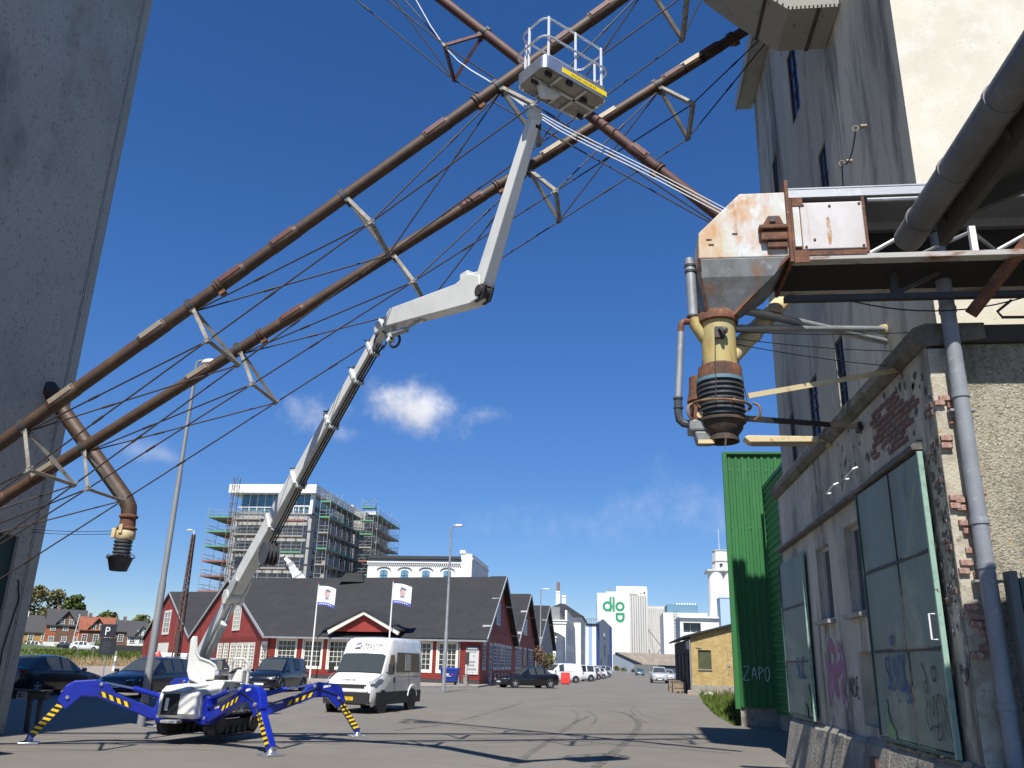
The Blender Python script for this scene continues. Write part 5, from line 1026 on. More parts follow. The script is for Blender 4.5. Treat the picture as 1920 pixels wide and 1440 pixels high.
def board_ribs(o, u, v, nrm, W, H, openings, parent, pitch=0.18, z0=0.0):
    """lapped cladding boards as real strips, cut round the openings; too narrow to pick apart, so joined"""
    m = MB(); o, u, v, nrm = Vector(o), Vector(u), Vector(v), Vector(nrm); k = 0; z = z0
    while z+pitch <= H+0.001:
        cuts = sorted([(a-0.16, b+0.16) for a, b, c, d in openings if c-0.14 < z+pitch/2 < d+0.14]); x = 0.0
        for a, b in cuts+[(W, W)]:
            a = min(a, W)
            if a > x+0.02:
                p = o+u*x+v*z; q = o+u*a+v*z
                m.add([p+nrm*0.028, q+nrm*0.028, q+v*(pitch-0.004)+nrm*0.004, p+v*(pitch-0.004)+nrm*0.004, p+nrm*0.001, q+nrm*0.001], [(0,1,2,3),(4,5,1,0)])
            x = max(x, b)
        z += pitch; k += 1
    return tag(m.build('cladding_boards', red_board, parent), kind='stuff')
t = thing('timber_hall', 'long red timber hall with steep dark roof, white windows and small pediment', 'building', (-20,75,0))
R0, L0 = V(-9.9,65,0), V(-28.3,69.5,0); RR, LR = V(-9.9,75.4,8.8), V(-37.8,81.6,8.8); RB, LB = V(-9.9,86.7,0), V(-47.3,93.6,0)
fu = (R0-L0).normalized(); fn = fu.cross(Z_); FWID = (R0-L0).length; EZ = 3.5
fo = [(0.93,2.72),(3.48,5.18),(5.82,7.48),(8.35,10.01),(10.95,12.57),(13.3,14.89),(15.47,17.02)]
fo = [(a, b, 0.95, 3.02) for a, b in fo]
m = MB(); wall(m, L0, fu, Z_, fn, FWID, EZ, fo, 0.12); m.build('front_wall', red_panel, t)
board_ribs(L0, fu, Z_, fn, FWID, EZ, fo, t, z0=0.42)
m = MB(); m.obox(L0.lerp(R0,.5)+fn*0.03+Z_*0.2, fu*(FWID/2), fn*0.03, Z_*0.2); m.build('foundation', mat('dark_foundation', (0.05,0.05,0.05), 0.9), t)
cream_fr = mat('cream_window_paint', (0.70,0.68,0.58), 0.6)
for a, b, c, d in fo: window(t, L0, fu, Z_, fn, (a, b, c, d), 4, 5, 0.10, 0.035, cream_fr, glass, 0.09, 0.06, casing=0.13)
for f_ in (0.02, FWID-1.7):
    m = MB(); p = L0+fu*(f_+0.06)+fn*0.08; m.tube(p+Z_*0.1, p+Z_*3.35, 0.05, n=8); m.build('downpipe', darksteel if f_ < 1 else galv, t)
# right gable on the street
gx = -9.9
gw = [(66.3,67.7,1.2,3.05),(69.8,71.3,0.35,3.1),(72.3,74.1,1.2,3.15),(74.7,76.4,1.2,3.15),(77.2,79.6,1.2,3.15),(80.3,82.1,1.2,3.15),(82.7,84.7,1.2,3.15)]
greyw = mat('grey_white_window', (0.50,0.50,0.50), 0.6)
def gable(parent, y0, y1, yr, zr, ez, wins, top, boards=True, wm=None, pm=None, x=gx):
    m = MB(); wall(m, (x,y0,0), Y_, Z_, X_, y1-y0, ez, [(a-y0, b-y0, c, d) for a, b, c, d in wins], 0.12); m.build('gable_wall', wm or red_panel, parent)
    m = MB(); m.poly([(x,y0,ez),(x,y1,ez),(x,yr,zr)]); m.build('gable_triangle', pm or red_panel, parent)
    if boards: board_ribs((x,y0,0), Y_, Z_, X_, y1-y0, ez, [(a-y0, b-y0, c, d) for a, b, c, d in wins], parent, z0=0.4)
    for a, b, c, d in wins: window(parent, (x,y0,0), Y_, Z_, X_, (a-y0, b-y0, c, d), 2, 6, 0.14, 0.07, greyw, glass, 0.05, 0.07, casing=0.1)
    if top:
        a, b, c, d = top; window(parent, (x+0.01,y0,0), Y_, Z_, X_, (a-y0, b-y0, c, d), 2, 5, 0.16, 0.08, greyw, mat('pale_shutter', (0.35,0.36,0.36), 0.5), -0.01, 0.06)
    m = MB(); fb = .9/(zr-ez); m.box(x+0.03,x+0.10,y0+(yr-y0)*fb+.25,y1-(y1-yr)*fb-.25,ez+0.70,ez+0.88) if boards else None
    if boards: m.build('band_board', red_panel, parent)
    for f_ in (0.15,0.6):
        for sgn in (0,1):
            yy = (y0 if sgn == 0 else y1); p = V(x+0.25, yy+(yr-yy)*f_, ez+(zr-ez)*f_); m = MB(); m.obox(p, (0.35,0,0), (0,0.12,0), (0,0,0.12)); m.build('purlin_end', greyw, parent)
gable(t, 65.0, 86.7, RR.y, 8.8, EZ, gw, (73.1,75.6,4.75,6.6))
def hip_roof(parent, eR, eL, rR, rL, bR, bL, over=0.45):
    m = MB()
    slab(m, [eR, eL, rL, rR], 0.16); slab(m, [rR, rL, bL, bR], 0.16); r = m.build('roof', roof_felt, parent)
    m = MB(); 
    for a, b, x in ((eR, rR, .03),(rR, bR, .03),(eL, rL, -.03),(rL, bL, -.03)): m = MB(); m.beam(a+V(x,0,-0.08), b+V(x,0,-0.08), 0.06, 0.26); m.build('verge_board', vergem, r)
    m = MB(); m.beam(eR+V(0,-.06,-.10), eL+V(0,-.06,-.10), 0.13, 0.13); m.build('gutter', galv, r)
    return r
roof = hip_roof(t, R0+V(.55,-.45,EZ-.22), L0+V(-.25,-.45,EZ-.22), RR+V(.55,0,.16), LR+V(-.3,0,.16), RB+V(.55,.1,EZ-.05), LB+V(-.3,.1,EZ-.05))
m = MB(); sl = ((RR-R0-Z_*EZ).normalized())          # raised felt strips along verge and eave
slab(m, [R0+V(.55,-.45,EZ-.16), R0+V(-.9,-.25,EZ-.16), RR+V(-.9,.2,.20), RR+V(.55,0,.21)], 0.05); slab(m, [R0+V(-.9,-.25,EZ-.15), L0+V(.1,-.25,EZ-.15), L0+V(.1,1.2,EZ+.66), R0+V(-.9,1.2,EZ+.66)], 0.05); m.build('felt_strip', roof_felt, roof)
m = MB(); c = LR.lerp(RR,.49)+V(0,-.5,.05); m.loft([[c+V(-1.2,-.9,-.4),c+V(1.2,-.9,-.4),c+V(1.2,.6,-.1),c+V(-1.2,.6,-.1)],[c+V(-.75,-.3,.45),c+V(.75,-.3,.45),c+V(.8,.6,.45),c+V(-.8,.6,.45)]]); m.build('roof_vent', roof_felt, roof)
# pediment over the entrance
pa, pb, pc = L0+fu*6.35+Z_*3.72, L0+fu*12.2+Z_*3.72, L0+fu*9.25+Z_*5.15
m = MB(); m.prism([pa+fn*.5, pb+fn*.5, pc+fn*.5], -fn*.25); pd = m.build('pediment', red_panel, t)
m = MB()
for a, b in ((pa, pc), (pb, pc)):
    e = (b-a).normalized(); m.beam(a+fn*.75-e*.25+Z_*.02, b+fn*.75+Z_*.02, .30, .20, up=fn)
m.build('pediment_trim', cream_fr, pd)
m = MB(); slab(m, [pa+fn*.9+V(-.2,0,.18)-fu*.3, pc+fn*.9+Z_*.22, pc-fn*2.4+Z_*.22, pa-fn*1.0+V(0,0,.18)-fu*.3], .12); slab(m, [pc+fn*.9+Z_*.215, pb+fn*.9+Z_*.18+fu*.3, pb-fn*1.0+Z_*.18+fu*.3, pc-fn*2.4+Z_*.215], .12); m.build('pediment_roof', roof_felt, pd)
# left gable, running back at an angle
ld = (LB-L0).normalized(); ln_ = -ld.cross(Z_); LW_ = (LB-L0).length
if ln_.y > 0: ln_ = -ln_
lw = [(0.2,1.8,.5,2.75),(3.9,5.7,.5,2.7),(6.0,7.8,.5,2.7),(8.1,9.9,.5,2.7),(10.4,12.1,.5,2.7),(12.9,14.6,.5,2.7),(15.3,17.0,.5,2.7)]
m = MB(); wall(m, L0, ld, Z_, ln_, LW_, EZ, lw, .1); m.build('gable_wall', red_panel, t)
board_ribs(L0, ld, Z_, ln_, LW_, EZ, lw, t, z0=0.3)
m = MB(); m.poly([L0+Z_*EZ, LB+Z_*EZ, LR]); m.build('gable_triangle', red_panel, t)
for r in lw: window(t, L0, ld, Z_, ln_, r, 2, 7, .16, .09, cream_fr, mat('pale_glass', (0.30,0.30,0.28), 0.2), .05, .06, casing=.1)
window(t, L0+ln_*.03, ld, Z_, ln_, (9.6,12.2,3.9,6.4), 4, 6, .14, .06, cream_fr, mat('pale_glass', (0.30,0.30,0.28), 0.2), .0, .05)
# second hall behind
t = thing('timber_hall', 'second red timber hall behind the first with its own steep gable on the street', 'building', (-20,100,0))
R2, L2 = V(-9.9,86.75,0), LB+ld*.1; RR2, LR2 = V(-9.9,98.9,9.2), L2+ld*15.5+Z_*9.2; RB2, LB2 = V(-9.9,112,0), L2+ld*31
gable(t, 86.75, 112, 98.9, 9.2, 3.85, [(88.6,90.9,1.2,3.3),(91.6,94.6,1.2,3.3),(96.9,99.7,1.2,3.3),(102,104.4,1.2,3.3),(105.1,107.9,1.2,3.3)], (95.3,99.8,4.7,6.5))
hip_roof(t, R2+V(.55,0,3.7), L2+V(-.3,0,3.7), RR2+V(.55,0,.16), LR2+V(-.3,0,.16), RB2+V(.55,0,3.7), LB2+V(-.3,0,3.7))
m = MB(); wall(m, L2, ld, Z_, ln_, 31, 3.7, [(12,19,.2,3.0)], .1); m.poly([L2+Z_*3.7, LB2+Z_*3.7, LR2]); m.build('gable_wall', red_panel, t)
m = MB(); m.prism([L2+ld*12+Z_*.2+ln_*.02, L2+ld*19+Z_*.2+ln_*.02, L2+ld*19+Z_*3.0+ln_*.02, L2+ld*12+Z_*3.0+ln_*.02], -ln_*.06); m.build('white_doors', cream_fr, t)
window(t, L2+ln_*.03, ld, Z_, ln_, (13,17.5,4.0,7.0), 2, 4, .3, .1, cream_fr, mat('pale_glass', (0.30,0.30,0.28), 0.2), .0, .05)
# grey hall
t = thing('grey_hall', 'pale grey boarded hall with dark steep roof next to the red ones', 'building', (-18,128,0))
gable(t, 112.4, 144, 129, 9.9, 4.1, [(118,121,0.3,3.4)], None, False, grey_board, grey_board)
hip_roof(t, V(-9.35,112.3,4.0), V(-30,112.3,4.0), V(-9.35,129,10.06), V(-30,129,10.06), V(-9.35,144.2,4.0), V(-30,144.2,4.0))
# ------------------------------------------------------------------ white villa blocks along the street
def block(parent, x0, x1, y0, y1, z1, name='wall', mt=None, cols=0, rows=0, win=(1.4,2.2), z0=1.2, cornice=True, front=0):
    m = MB(); ops = []
    if cols:
        ph = (z1-z0)/rows
        for i in range(cols):
            for j in range(rows):
                c = (i+.5)*(y1-y0)/cols; ops.append((c-win[0]/2, c+win[0]/2, z0+j*ph+.2, z0+j*ph+.2+min(win[1], ph-.6)))
    wall(m, (x1,y0,0), Y_, Z_, X_, y1-y0, z1, ops, .25)
    fops = []
    if front:
        for i in range(front): c = (i+.5)*(x1-x0)/front; fops += [(c-.5,c+.5,1.3,3.3),(c-.5,c+.5,4.6,6.4)] if z1 > 7 else [(c-.5,c+.5,1.3,3.0)]
    wall(m, (x0,y0,0), X_, Z_, -Y_, x1-x0, z1, fops, .25)
    m.add([(x0,y1,0),(x1,y1,0),(x1,y1,z1),(x0,y1,z1),(x0,y0,0),(x0,y0,z1),(x1,y0,z1)], [(1,0,3,2),(0,4,5,3),(3,5,6,2)]); w = m.build(name, mt or white_wall, parent)
    for r in ops: window(parent, (x1,y0,0), Y_, Z_, X_, r, 2, 3, .08, .05, mat('pale_frame', (0.6,0.6,0.58), 0.6), glass, .18, .05)
    for r in fops: window(parent, (x0,y0,0), X_, Z_, -Y_, r, 2, 3, .08, .05, mat('pale_frame', (0.6,0.6,0.58), 0.6), glass, .18, .05)
    if cornice:
        m = MB(); m.box(x0-.2,x1+.3,y0-.3,y1+.1,z1+.002,z1+.25); m.box(x0-.1,x1+.15,y0-.15,y1+.05,z1-.5,z1-.001); m.build('cornice', white_wall, parent)
    return w
t = thing('white_villa', 'low white plastered house with small dark roof beside the grey hall', 'building', (-12,160,0))
block(t, -16, -9.8, 150, 170.5, 6.6, cols=3, rows=2, win=(1.6,2.4)); m = MB(); m.loft([[V(-16.3,149.5,6.85),V(-9.4,149.5,6.85),V(-9.4,171,6.85),V(-16.3,171,6.85)],[V(-13.5,152,7.7),V(-12,152,7.7),V(-12,169,7.7),V(-13.5,169,7.7)]]); m.build('roof', roof_felt, t)
t = thing('white_townhouse', 'white town house with tall street windows and stepped parapet', 'building', (-13,188,0))
block(t, -16.5, -9.25, 171, 204.8, 9.9, cols=6, rows=2, win=(2.6,3.2)); m = MB(); m.box(-9.6,-9.2,174,204,10.15,12.2); m.build('parapet', white_wall, t)
m = MB(); m.box(-16,-10.5,171.3,204,10.2,12.6); m.build('dark_upper_wall', grey_board, t)
t = thing('hipped_villa', 'large white villa with black hipped roof and two white chimneys', 'building', (-12,220,0))
block(t, -16.5, -7.6, 205, 236, 12.4, cols=4, rows=3, win=(2.2,2.8), front=0)
m = MB(); m.loft([[V(-18.5,204,12.7),V(-6.9,204,12.7),V(-6.9,237,12.7),V(-18.5,237,12.7)],[V(-13.2,214,16.2),V(-12.0,214,16.2),V(-12.0,227,16.2),V(-13.2,227,16.2)]]); rf = m.build('roof', mat('black_tiles', (0.022,0.023,0.026), 0.8), t)
for x, h, dark in ((-13.6,19.2,1),(-12.1,18.2,0)):
    m = MB(); m.box(x-.5,x+.5,214,215,15.0,h); m.box(x-.6,x+.6,213.9,215.1,h-.4,h-.2); m.build('chimney', white_wall, rf)
    if dark: m = MB(); m.box(x-.4,x+.4,214.1,214.9,h+.001,h+2.2); m.build('chimney_pot', brickdark, rf)
t = thing('blue_striped_hall', 'tall hall with blue and white striped end and grey blue gable', 'building', (-4,255,0))
bm = mat('shaded_blue_cladding', (0.06,0.12,0.33), 0.7); bg_ = mat('grey_blue_cladding', (0.20,0.235,0.28), 0.8); lb = mat('light_blue_cladding', (0.28,0.40,0.62), 0.7)  # corner panel blue is darkened in its colour to suggest shade
xs = [-7.6,-6.9,-5.9,-4.8]
for i, mm_ in enumerate((white_wall, lb, white_wall)):
    m = MB(); m.box(xs[i],xs[i+1]-.02,245,262,0,12.6); m.build('stripe_panel', mm_, t)
g0, g1 = V(-4.8,245,0), V(-.45,258,0); gd = (g1-g0); 
def seg_wall(f0, f1, mm_, nm):
    a, b = g0+gd*f0, g0+gd*f1; zt = lambda f: 12.6+2.0*(1-abs(f-.45)/.55) if f <= 1 else 12.6
    pts = [a, b, b+Z_*zt(f1)]+([g0+gd*.45+Z_*zt(.45)] if f0 < .45 < f1 else [])+[a+Z_*zt(f0)]
    m = MB(); m.prism(pts, V(-.3,.3,0)); m.build(nm, mm_, t)
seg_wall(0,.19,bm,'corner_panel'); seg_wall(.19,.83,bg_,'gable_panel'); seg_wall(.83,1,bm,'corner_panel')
gdn = gd.normalized(); gnn = gdn.cross(Z_)
for f, z0_, z1_, w_ in ((.28,1.2,3.6,.5),(.50,4.8,7.6,.8),(.74,0.5,5.0,1.0)):
    window(t, g0+gd*f+gnn*.06, gdn, Z_, gnn, (-w_/2, w_/2, z0_, z1_), 2, 2, .08, .05, darksteel, glass, .0, .05)
m = MB(); p = g0+gd*.48+gnn*.1; m.lathe(p+Z_*10.2, gnn, [(.001,0),(.55,.01),(.55,.05),(.001,.06)], 20); m.build('round_sign', white_paint, t)
m = MB(); m.box(-7.7,-4.0,244.6,262,12.7,13.0); m.build('roof_edge', roof_felt, t)
m = MB()
for k in range(8): m.tube((-7.6+k*.5,245,13),(-7.6+k*.5,245,14.3),.05,n=5)
m.tube((-7.6,245,14.3),(-4.1,245,14.3),.05,n=5); m.tube((-4.6,246,13),(-4.6,246,18.5),.05,n=5); m.build('roof_railing', darksteel, t)
# ------------------------------------------------------------------ far grain plant with the dlg sign
dw = mat('plant_white', (0.72,0.70,0.64), 0.85, layers=[((0.66,0.64,0.57),0.12,0.4,0.65),((0.60,0.57,0.50),0.5,0.55,0.75,(1,1,0.2))]); dg = mat('plant_grey', (0.55,0.54,0.50), 0.85, layers=[((0.48,0.47,0.44),0.3,0.4,0.65,(1,1,0.1))])
t = thing('grain_plant', 'towering white grain plant at the street end with a green dlg sign', 'silo', (4,390,0))
m = MB(); m.box(-6.9,7.1,380,400,0,32.4); m.build('front_block', dw, t)
m = MB()
for k in range(8): m.box(7.11+k*1.0,7.11+k*1.0+.82,381+k*.3,399,0,31.8)
m.build('ribbed_side', dg, t)
m = MB(); m.box(1.5,15.4,400.2,418,0,37.2); m.build('head_house', dw, t)
m = MB(); m.box(9.2,15.3,391,400.1,0,35.3); m.build('stair_tower', dw, t)
m = MB(); m.box(-3,7,384,398,32.41,33.4); m.box(2,11,386,399,32.42,34.0); m.build('roof_plant', dg, t)
m = MB(); m.tube((-1.5,386,32.4),(-1.5,386,35.2),.35,n=8); m.tube((7.5,405,37.2),(7.5,405,44),.08,n=5); m.build('roof_stack', galv, t)
for k in range(15):
    m = MB(); z = 34-k*2.25; m.box(13.6,14.3,390.9,390.99,z-.9,z); m.build('slot_window', glass, t)
for k in range(6):
    m = MB(); z = 33.5-(k % 3)*2.2-(15 if k > 2 else 0); m.box(12.1,12.5,390.9,390.99,z-.5,z); m.build('vent', glass, t)
m = MB(); rnd = random.Random(3)
for k in range(9): z = 17.5-k*.85; ribbon(m, [(10.4+rnd.uniform(-.2,.2),390.9,z),(10.9+rnd.uniform(-.2,.3),390.9,z-.3),(10.5,390.9,z-.7)], .22, (0,-1,0))
m.build('wall_lettering', glass, t)
m = MB(); m.box(15.5,23.2,396,415,0,28.3); m.build('silo_row', dg, t)
for k in range(9): m = MB(); m.tube((16+k*.85,395.9,0),(16+k*.85,395.9,27.2),.42,n=10); m.build('silo_cell', dg, t, smooth=True)
m = MB(); m.tube((15.2,390,18),(20.5,379,10),.14,n=5); m.tube((20.5,379,10.2),(16,379,4),.14,n=5); m.tube((15.3,390,17.5),(18.3,380,3),.07,n=5); m.build('conveyor_pipe', darksteel, t)
# sign letters built from rings and bars
gs = mat('sign_green', (0.02,0.28,0.14), 0.6)
def ringm(mb, cx, cz, ro, ri, y=379.9, n=36):
    vs = []; 
    for k in range(n): a = 2*math.pi*k/n; vs += [(cx+ro*math.cos(a),y,cz+ro*math.sin(a)),(cx+ri*math.cos(a),y,cz+ri*math.sin(a)),(cx+ri*math.cos(a),y+.08,cz+ri*math.sin(a)),(cx+ro*math.cos(a),y+.08,cz+ro*math.sin(a))]
    fs = []
    for k in range(n):
        j = (k+1) % n; fs += [(4*k,4*k+1,4*j+1,4*j),(4*k,4*j,4*j+3,4*k+3),(4*k+1,4*k+2,4*j+2,4*j+1)]
    mb.add(vs, fs)
m = MB(); ringm(m, -2.45, 26.75, 2.15, 1.15); m.box(-1.55,-.75,379.86,379.9,24.6,30.8); m.build('letter_d', gs, t)
m = MB(); m.box(-.25,.62,379.86,379.92,24.6,30.8); m.build('letter_l', gs, t)
m = MB(); ringm(m, 2.95, 26.75, 2.0, 1.05)
pts_o = [(1.05,24.0),(4.85,24.0)]; outer = [(1.05,24.05)]+[(2.95+1.95*math.cos(a), 22.1+1.95*math.sin(a)) for a in [math.pi+math.pi*k/16 for k in range(17)]]+[(4.9,24.05)]
inner = [(2.0,23.15)]+[(2.95+1.0*math.cos(a), 22.15+1.0*math.sin(a)) for a in [math.pi+math.pi*k/16 for k in range(17)]]+[(3.9,23.15)]
n_ = len(outer); m.add([(x,379.87,z) for x, z in outer]+[(x,379.87,z) for x, z in inner], [(k, (k+1) % n_, n_+(k+1) % n_, n_+k) for k in range(n_)]); m.build('letter_g', gs, t)
t = thing('white_flat_silo', 'broad white flat topped silo block with a blue box on its roof', 'silo', (28,350,0))
m = MB(); m.box(19.2,36,340,365,0,22.2); m.build('block', dw, t)
m = MB(); m.box(21.0,33,345,362,22.21,25.6); m.build('blue_roof_box', mat('slate_blue_cladding', (0.11,0.22,0.30), 0.7), t)
for k in range(8): m = MB(); m.lathe((25+k*1.0,346,25.61), Z_, [(.35,0),(.35,.3),(.1,.6)], 8); m.build('roof_cowl', white_paint, t)
m = MB()
for x in (23.2,24.4): m.tube((x,339.5,0),(x,339.5,23),.07,n=5)
for k in range(18): m.tube((23.2,339.5,1+k*1.2),(24.4,339.5,1+k*1.2),.05,n=4); m.tube((23.2,339.5,1+k*1.2),(24.4,339.5,2.2+k*1.2),.04,n=4)
m.build('ladder_tower', darksteel, t)
t = thing('low_warehouse', 'low grey blue warehouse with patched brown sheet roof across the street end', 'building', (10,305,0))
m = MB(); m.poly([(-.3,300,0),(9.4,300,0),(9.4,300,2.6),(.8,300,6.2),(-.3,300,5.6)]); m.build('gable_wall', bg_, t)
m = MB(); m.add([(9.4,300,0),(24,306,0),(24,306,2.6),(9.4,300,2.6)], [(0,1,2,3)]); m.build('side_wall', mat('slate_cladding', (0.05,0.07,0.09), 0.8), t)
rb_ = mat('brown_sheet_roof', (0.20,0.165,0.13), 0.85, layers=[((0.27,0.22,0.18),0.4,0.45,0.65)])
m = MB(); m.prism([(.6,299.7,6.45),(9.6,299.5,2.75),(25,305.8,2.75),(22,312,6.4)], (0,0,-.12)); rf = m.build('roof', rb_, t)
for k, (f0, f1, g) in enumerate([(.06,.30,.28),(.36,.44,.30),(.5,.9,.32),(.10,.28,.62),(.34,.7,.64),(.72,.95,.66)]):
    P = lambda f, q: V(.6,299.7,6.45).lerp(V(22,312,6.4), f).lerp(V(9.6,299.5,2.75).lerp(V(25,305.8,2.75), f), q)+Z_*.03
    m = MB(); m.add([P(f0,g),P(f1,g),P(f1,g+.09),P(f0,g+.09)], [(3,2,1,0)]); m.build('skylight_strip', mat('pale_skylight', (0.55,0.53,0.5), 0.5), rf)
m = MB(); m.beam((.5,299.6,6.38),(9.5,299.4,2.70),.2,.35); m.build('verge_board', roof_felt, rf)
m = MB(); m.box(8.3,9.3,299.95,299.99,2.2,2.55); m.build('light_strip', white_paint, t)
m = MB(); m.box(6.5,14,285,285.2,0,2.6); tag(m.build('yard_screen', mat('grey_screen', (0.13,0.14,0.13), 0.8)), 'low grey yard screen wall in front of the warehouse', 'wall')
t = thing('modern_white_building', 'white modern house with dark balcony recess above the brick shed', 'building', (19,210,0))
m = MB(); wall(m, (15.0,200,0), X_, Z_, -Y_, 8.9, 12.6, [(.7,4.6,9.4,11.6)], 1.2); m.box(15,23.9,201.3,215,0,12.59); m.build('white_block', white_wall, t)
m = MB(); m.box(14.8,24.1,199.4,215,12.61,12.95); m.build('roof_slab', white_paint, t)
for x0_, x1_ in ((15.8,17.3),(17.5,18.6),(18.7,19.5)): m = MB(); m.box(x0_,x1_,201.1,201.2,9.5,11.5); m.build('glazing', glass, t)
m = MB(); m.box(15.6,19.7,199.7,199.8,8.0,9.5); m.build('balcony_front', white_paint, t)
t = thing('round_silo_tower', 'white round silo cluster with stepped octagonal head house behind the green hall', 'silo', (25.5,215,0))
for x, y in ((24.2,207),(27.6,207),(25.9,210)): m = MB(); m.tube((x,y,0),(x,y,23.7),1.85,n=28); m.build('silo_cell', dw, t, smooth=True)
m = MB(); m.box(22.1,30,205,213,23.71,24.1); m.build('deck', dg, t)
m = MB(); m.lathe((25.9,208.6,24.11), Z_, [(2.2,0),(2.2,2.1)], 8); m.lathe((25.9,208.6,26.41), Z_, [(2.05,0),(2.05,2.3)], 8); m.build('head_house', dw, t)
m = MB(); m.lathe((25.9,208.6,26.2), Z_, [(2.4,0),(2.4,.2)], 8); m.lathe((25.9,208.6,28.72), Z_, [(2.2,0),(2.2,.2)], 8); m.build('cornice', dg, t)
m = MB(); m.tube((25.5,208,28.9),(25.5,208,34),.06,n=5); m.build('mast', white_paint, t)
m = MB(); m.box(25.2,25.9,206.3,206.5,25.0,25.6); m.build('small_window', glass, t)
t = thing('pale_blue_block', 'pale blue clad block in front of the round silo tower', 'building', (25.5,197,0))
m = MB(); m.box(23.6,28,196,202,0,16.8); m.box(23.5,28.1,195.9,202.1,16.81,17.0); m.build('cladding', mat('pale_blue_cladding', (0.36,0.48,0.58), 0.7), t)
# ------------------------------------------------------------------ yellow brick shed on the right of the street
t = thing('yellow_brick_shed', 'low yellow brick shed with boarded window and grey lean-to roof', 'building', (8,68,0))
yb = mat('yellow_brick', (0.46,0.33,0.135), 0.9, layers=[((0.38,0.26,0.10),1.2,0.4,0.65),((0.52,0.40,0.19),4,0.5,0.7),((0.30,0.20,0.09),9,0.6,0.7)])
tb_ = yb.node_tree; bk_ = tb_.nodes.new('ShaderNodeTexBrick'); co_ = tb_.nodes.new('ShaderNodeTexCoord'); mp_ = tb_.nodes.new('ShaderNodeMapping'); mp_.inputs['Rotation'].default_value = (math.pi/2,0,0); tb_.links.new(co_.outputs['Object'], mp_.inputs[0]); tb_.links.new(mp_.outputs[0], bk_.inputs['Vector'])
bk_.inputs['Scale'].default_value = 2.2; bk_.inputs['Mortar Size'].default_value = 0.012; bk_.inputs['Color1'].default_value = (1,1,1,1); bk_.inputs['Color2'].default_value = (.86,.84,.8,1); bk_.inputs['Mortar'].default_value = (.78,.78,.78,1)
pb_ = tb_.nodes['Principled BSDF']; src = pb_.inputs['Base Color'].links[0].from_socket; ml = tb_.nodes.new('ShaderNodeMix'); ml.data_type = 'RGBA'; ml.blend_type = 'MULTIPLY'; ml.inputs[0].default_value = 1; tb_.links.new(src, ml.inputs[6]); tb_.links.new(bk_.outputs['Color'], ml.inputs[7]); tb_.links.new(ml.outputs[2], pb_.inputs['Base Color'])
m = MB(); wall(m, (5.15,60,0), X_, Z_, -Y_, 6, 3.7, [(.45,1.32,1.62,2.84)], .12); m.add([(5.15,60,3.7),(11.15,60,3.7),(11.15,60,5.3)], [(0,1,2)]); m.build('front_wall', yb, t)
m = MB(); m.box(5.14,11.15,59.94,59.99,0,.62); m.build('render_base', plinthm, t)
m = MB(); m.box(5.6,6.46,60.08,60.11,1.62,2.84); bw = m.build('boarded_window', mat('olive_board', (0.055,0.06,0.028), 0.8, layers=[((0.08,0.08,0.04),2,0.45,0.65)]), t)
m = MB(); m.box(5.58,6.50,59.93,59.995,1.56,1.62); m.build('sill', kerbmat, bw)
m = MB(); m.box(5.5,5.85,59.95,59.995,2.95,3.02); m.build('lintel_scar', plinthm, t)
m = MB(); m.box(5.17,11,60.13,76,0,3.6); dk = m.build('side_wall', mat('dark_side_wall', (0.06,0.055,0.05), 0.9), t)  # side wall in one plain dark tone
for y in (62.0,65.2,68.6,72.2):
    m = MB(); m.box(5.10,5.168,y,y+1.7,.3,2.7); m.build('loading_door', mat('black_door', (0.025,0.022,0.02), 0.8), t)
    m = MB(); m.box(5.12,5.166,y+2.05,y+2.2,.3,2.6); m.build('pale_post', strutm, t)
m = MB(); m.prism([(4.75,59.7,3.62),(4.75,59.7,3.75),(11.4,59.7,5.52),(11.4,59.7,5.4)], (0,16.8,0)); m.build('roof', roof_felt, t)
m = MB(); m.tube((5.08,59.9,0.3),(5.08,59.9,3.5),.045,n=8); m.build('downpipe', galv, t)
m = MB(); m.path([(7.55,59.97,2.85),(7.55,59.93,2.3)],.02,6); m.prism([(7.5,59.94,2.02),(7.68,59.94,1.9),(7.5,59.94,1.78)],(0,.04,0)); m.tube((7.55,59.93,1.85),(7.52,59.93,1.4),.02,n=6); m.build('wall_bracket', galv, t)
m = MB(); m.box(4.9,5.12,60.6,60.75,2.9,3.4); m.build('lamp_box', white_paint, t)
# ------------------------------------------------------------------ white brick warehouse with arched windows
t = thing('arched_warehouse', 'white painted warehouse with blue arched windows showing above the red roof', 'building', (-28,128,0))
def arch_poly(cx, z0, w, h, rise, n=8): return [(cx-w/2,z0),(cx+w/2,z0)]+[(cx+w/2*math.cos(a), z0+h+rise*math.sin(a)) for a in [math.pi*k/n for k in range(n+1)]]
m = MB(); m.box(-35.2,-21.4,120,136,0,15.55); m.build('white_wall', white_wall, t)
m = MB(); m.box(-35.3,-21.3,119.75,120.0,15.0,15.3); 
for k in range(46): m.box(-35.2+k*.3,-35.05+k*.3,119.82,120,14.7,14.98)
m.build('dentil_cornice', white_wall, t)
m = MB(); m.prism([(-35.4,119.5,15.56),(-21.4,119.5,15.56),(-21.4,122,16.3),(-35.4,122,16.3)], (0,10,.05)); m.build('roof', roof_felt, t)
m = MB(); m.box(-21.5,-19.9,119.7,136,0,16.4); m.box(-21.7,-20.9,119.6,121,16.41,16.9); m.box(-20.6,-19.8,119.9,136,15.6,15.9); m.build('gable_parapet', white_wall, t)
bw_ = mat('blue_window_frame', (0.13,0.26,0.38), 0.4)
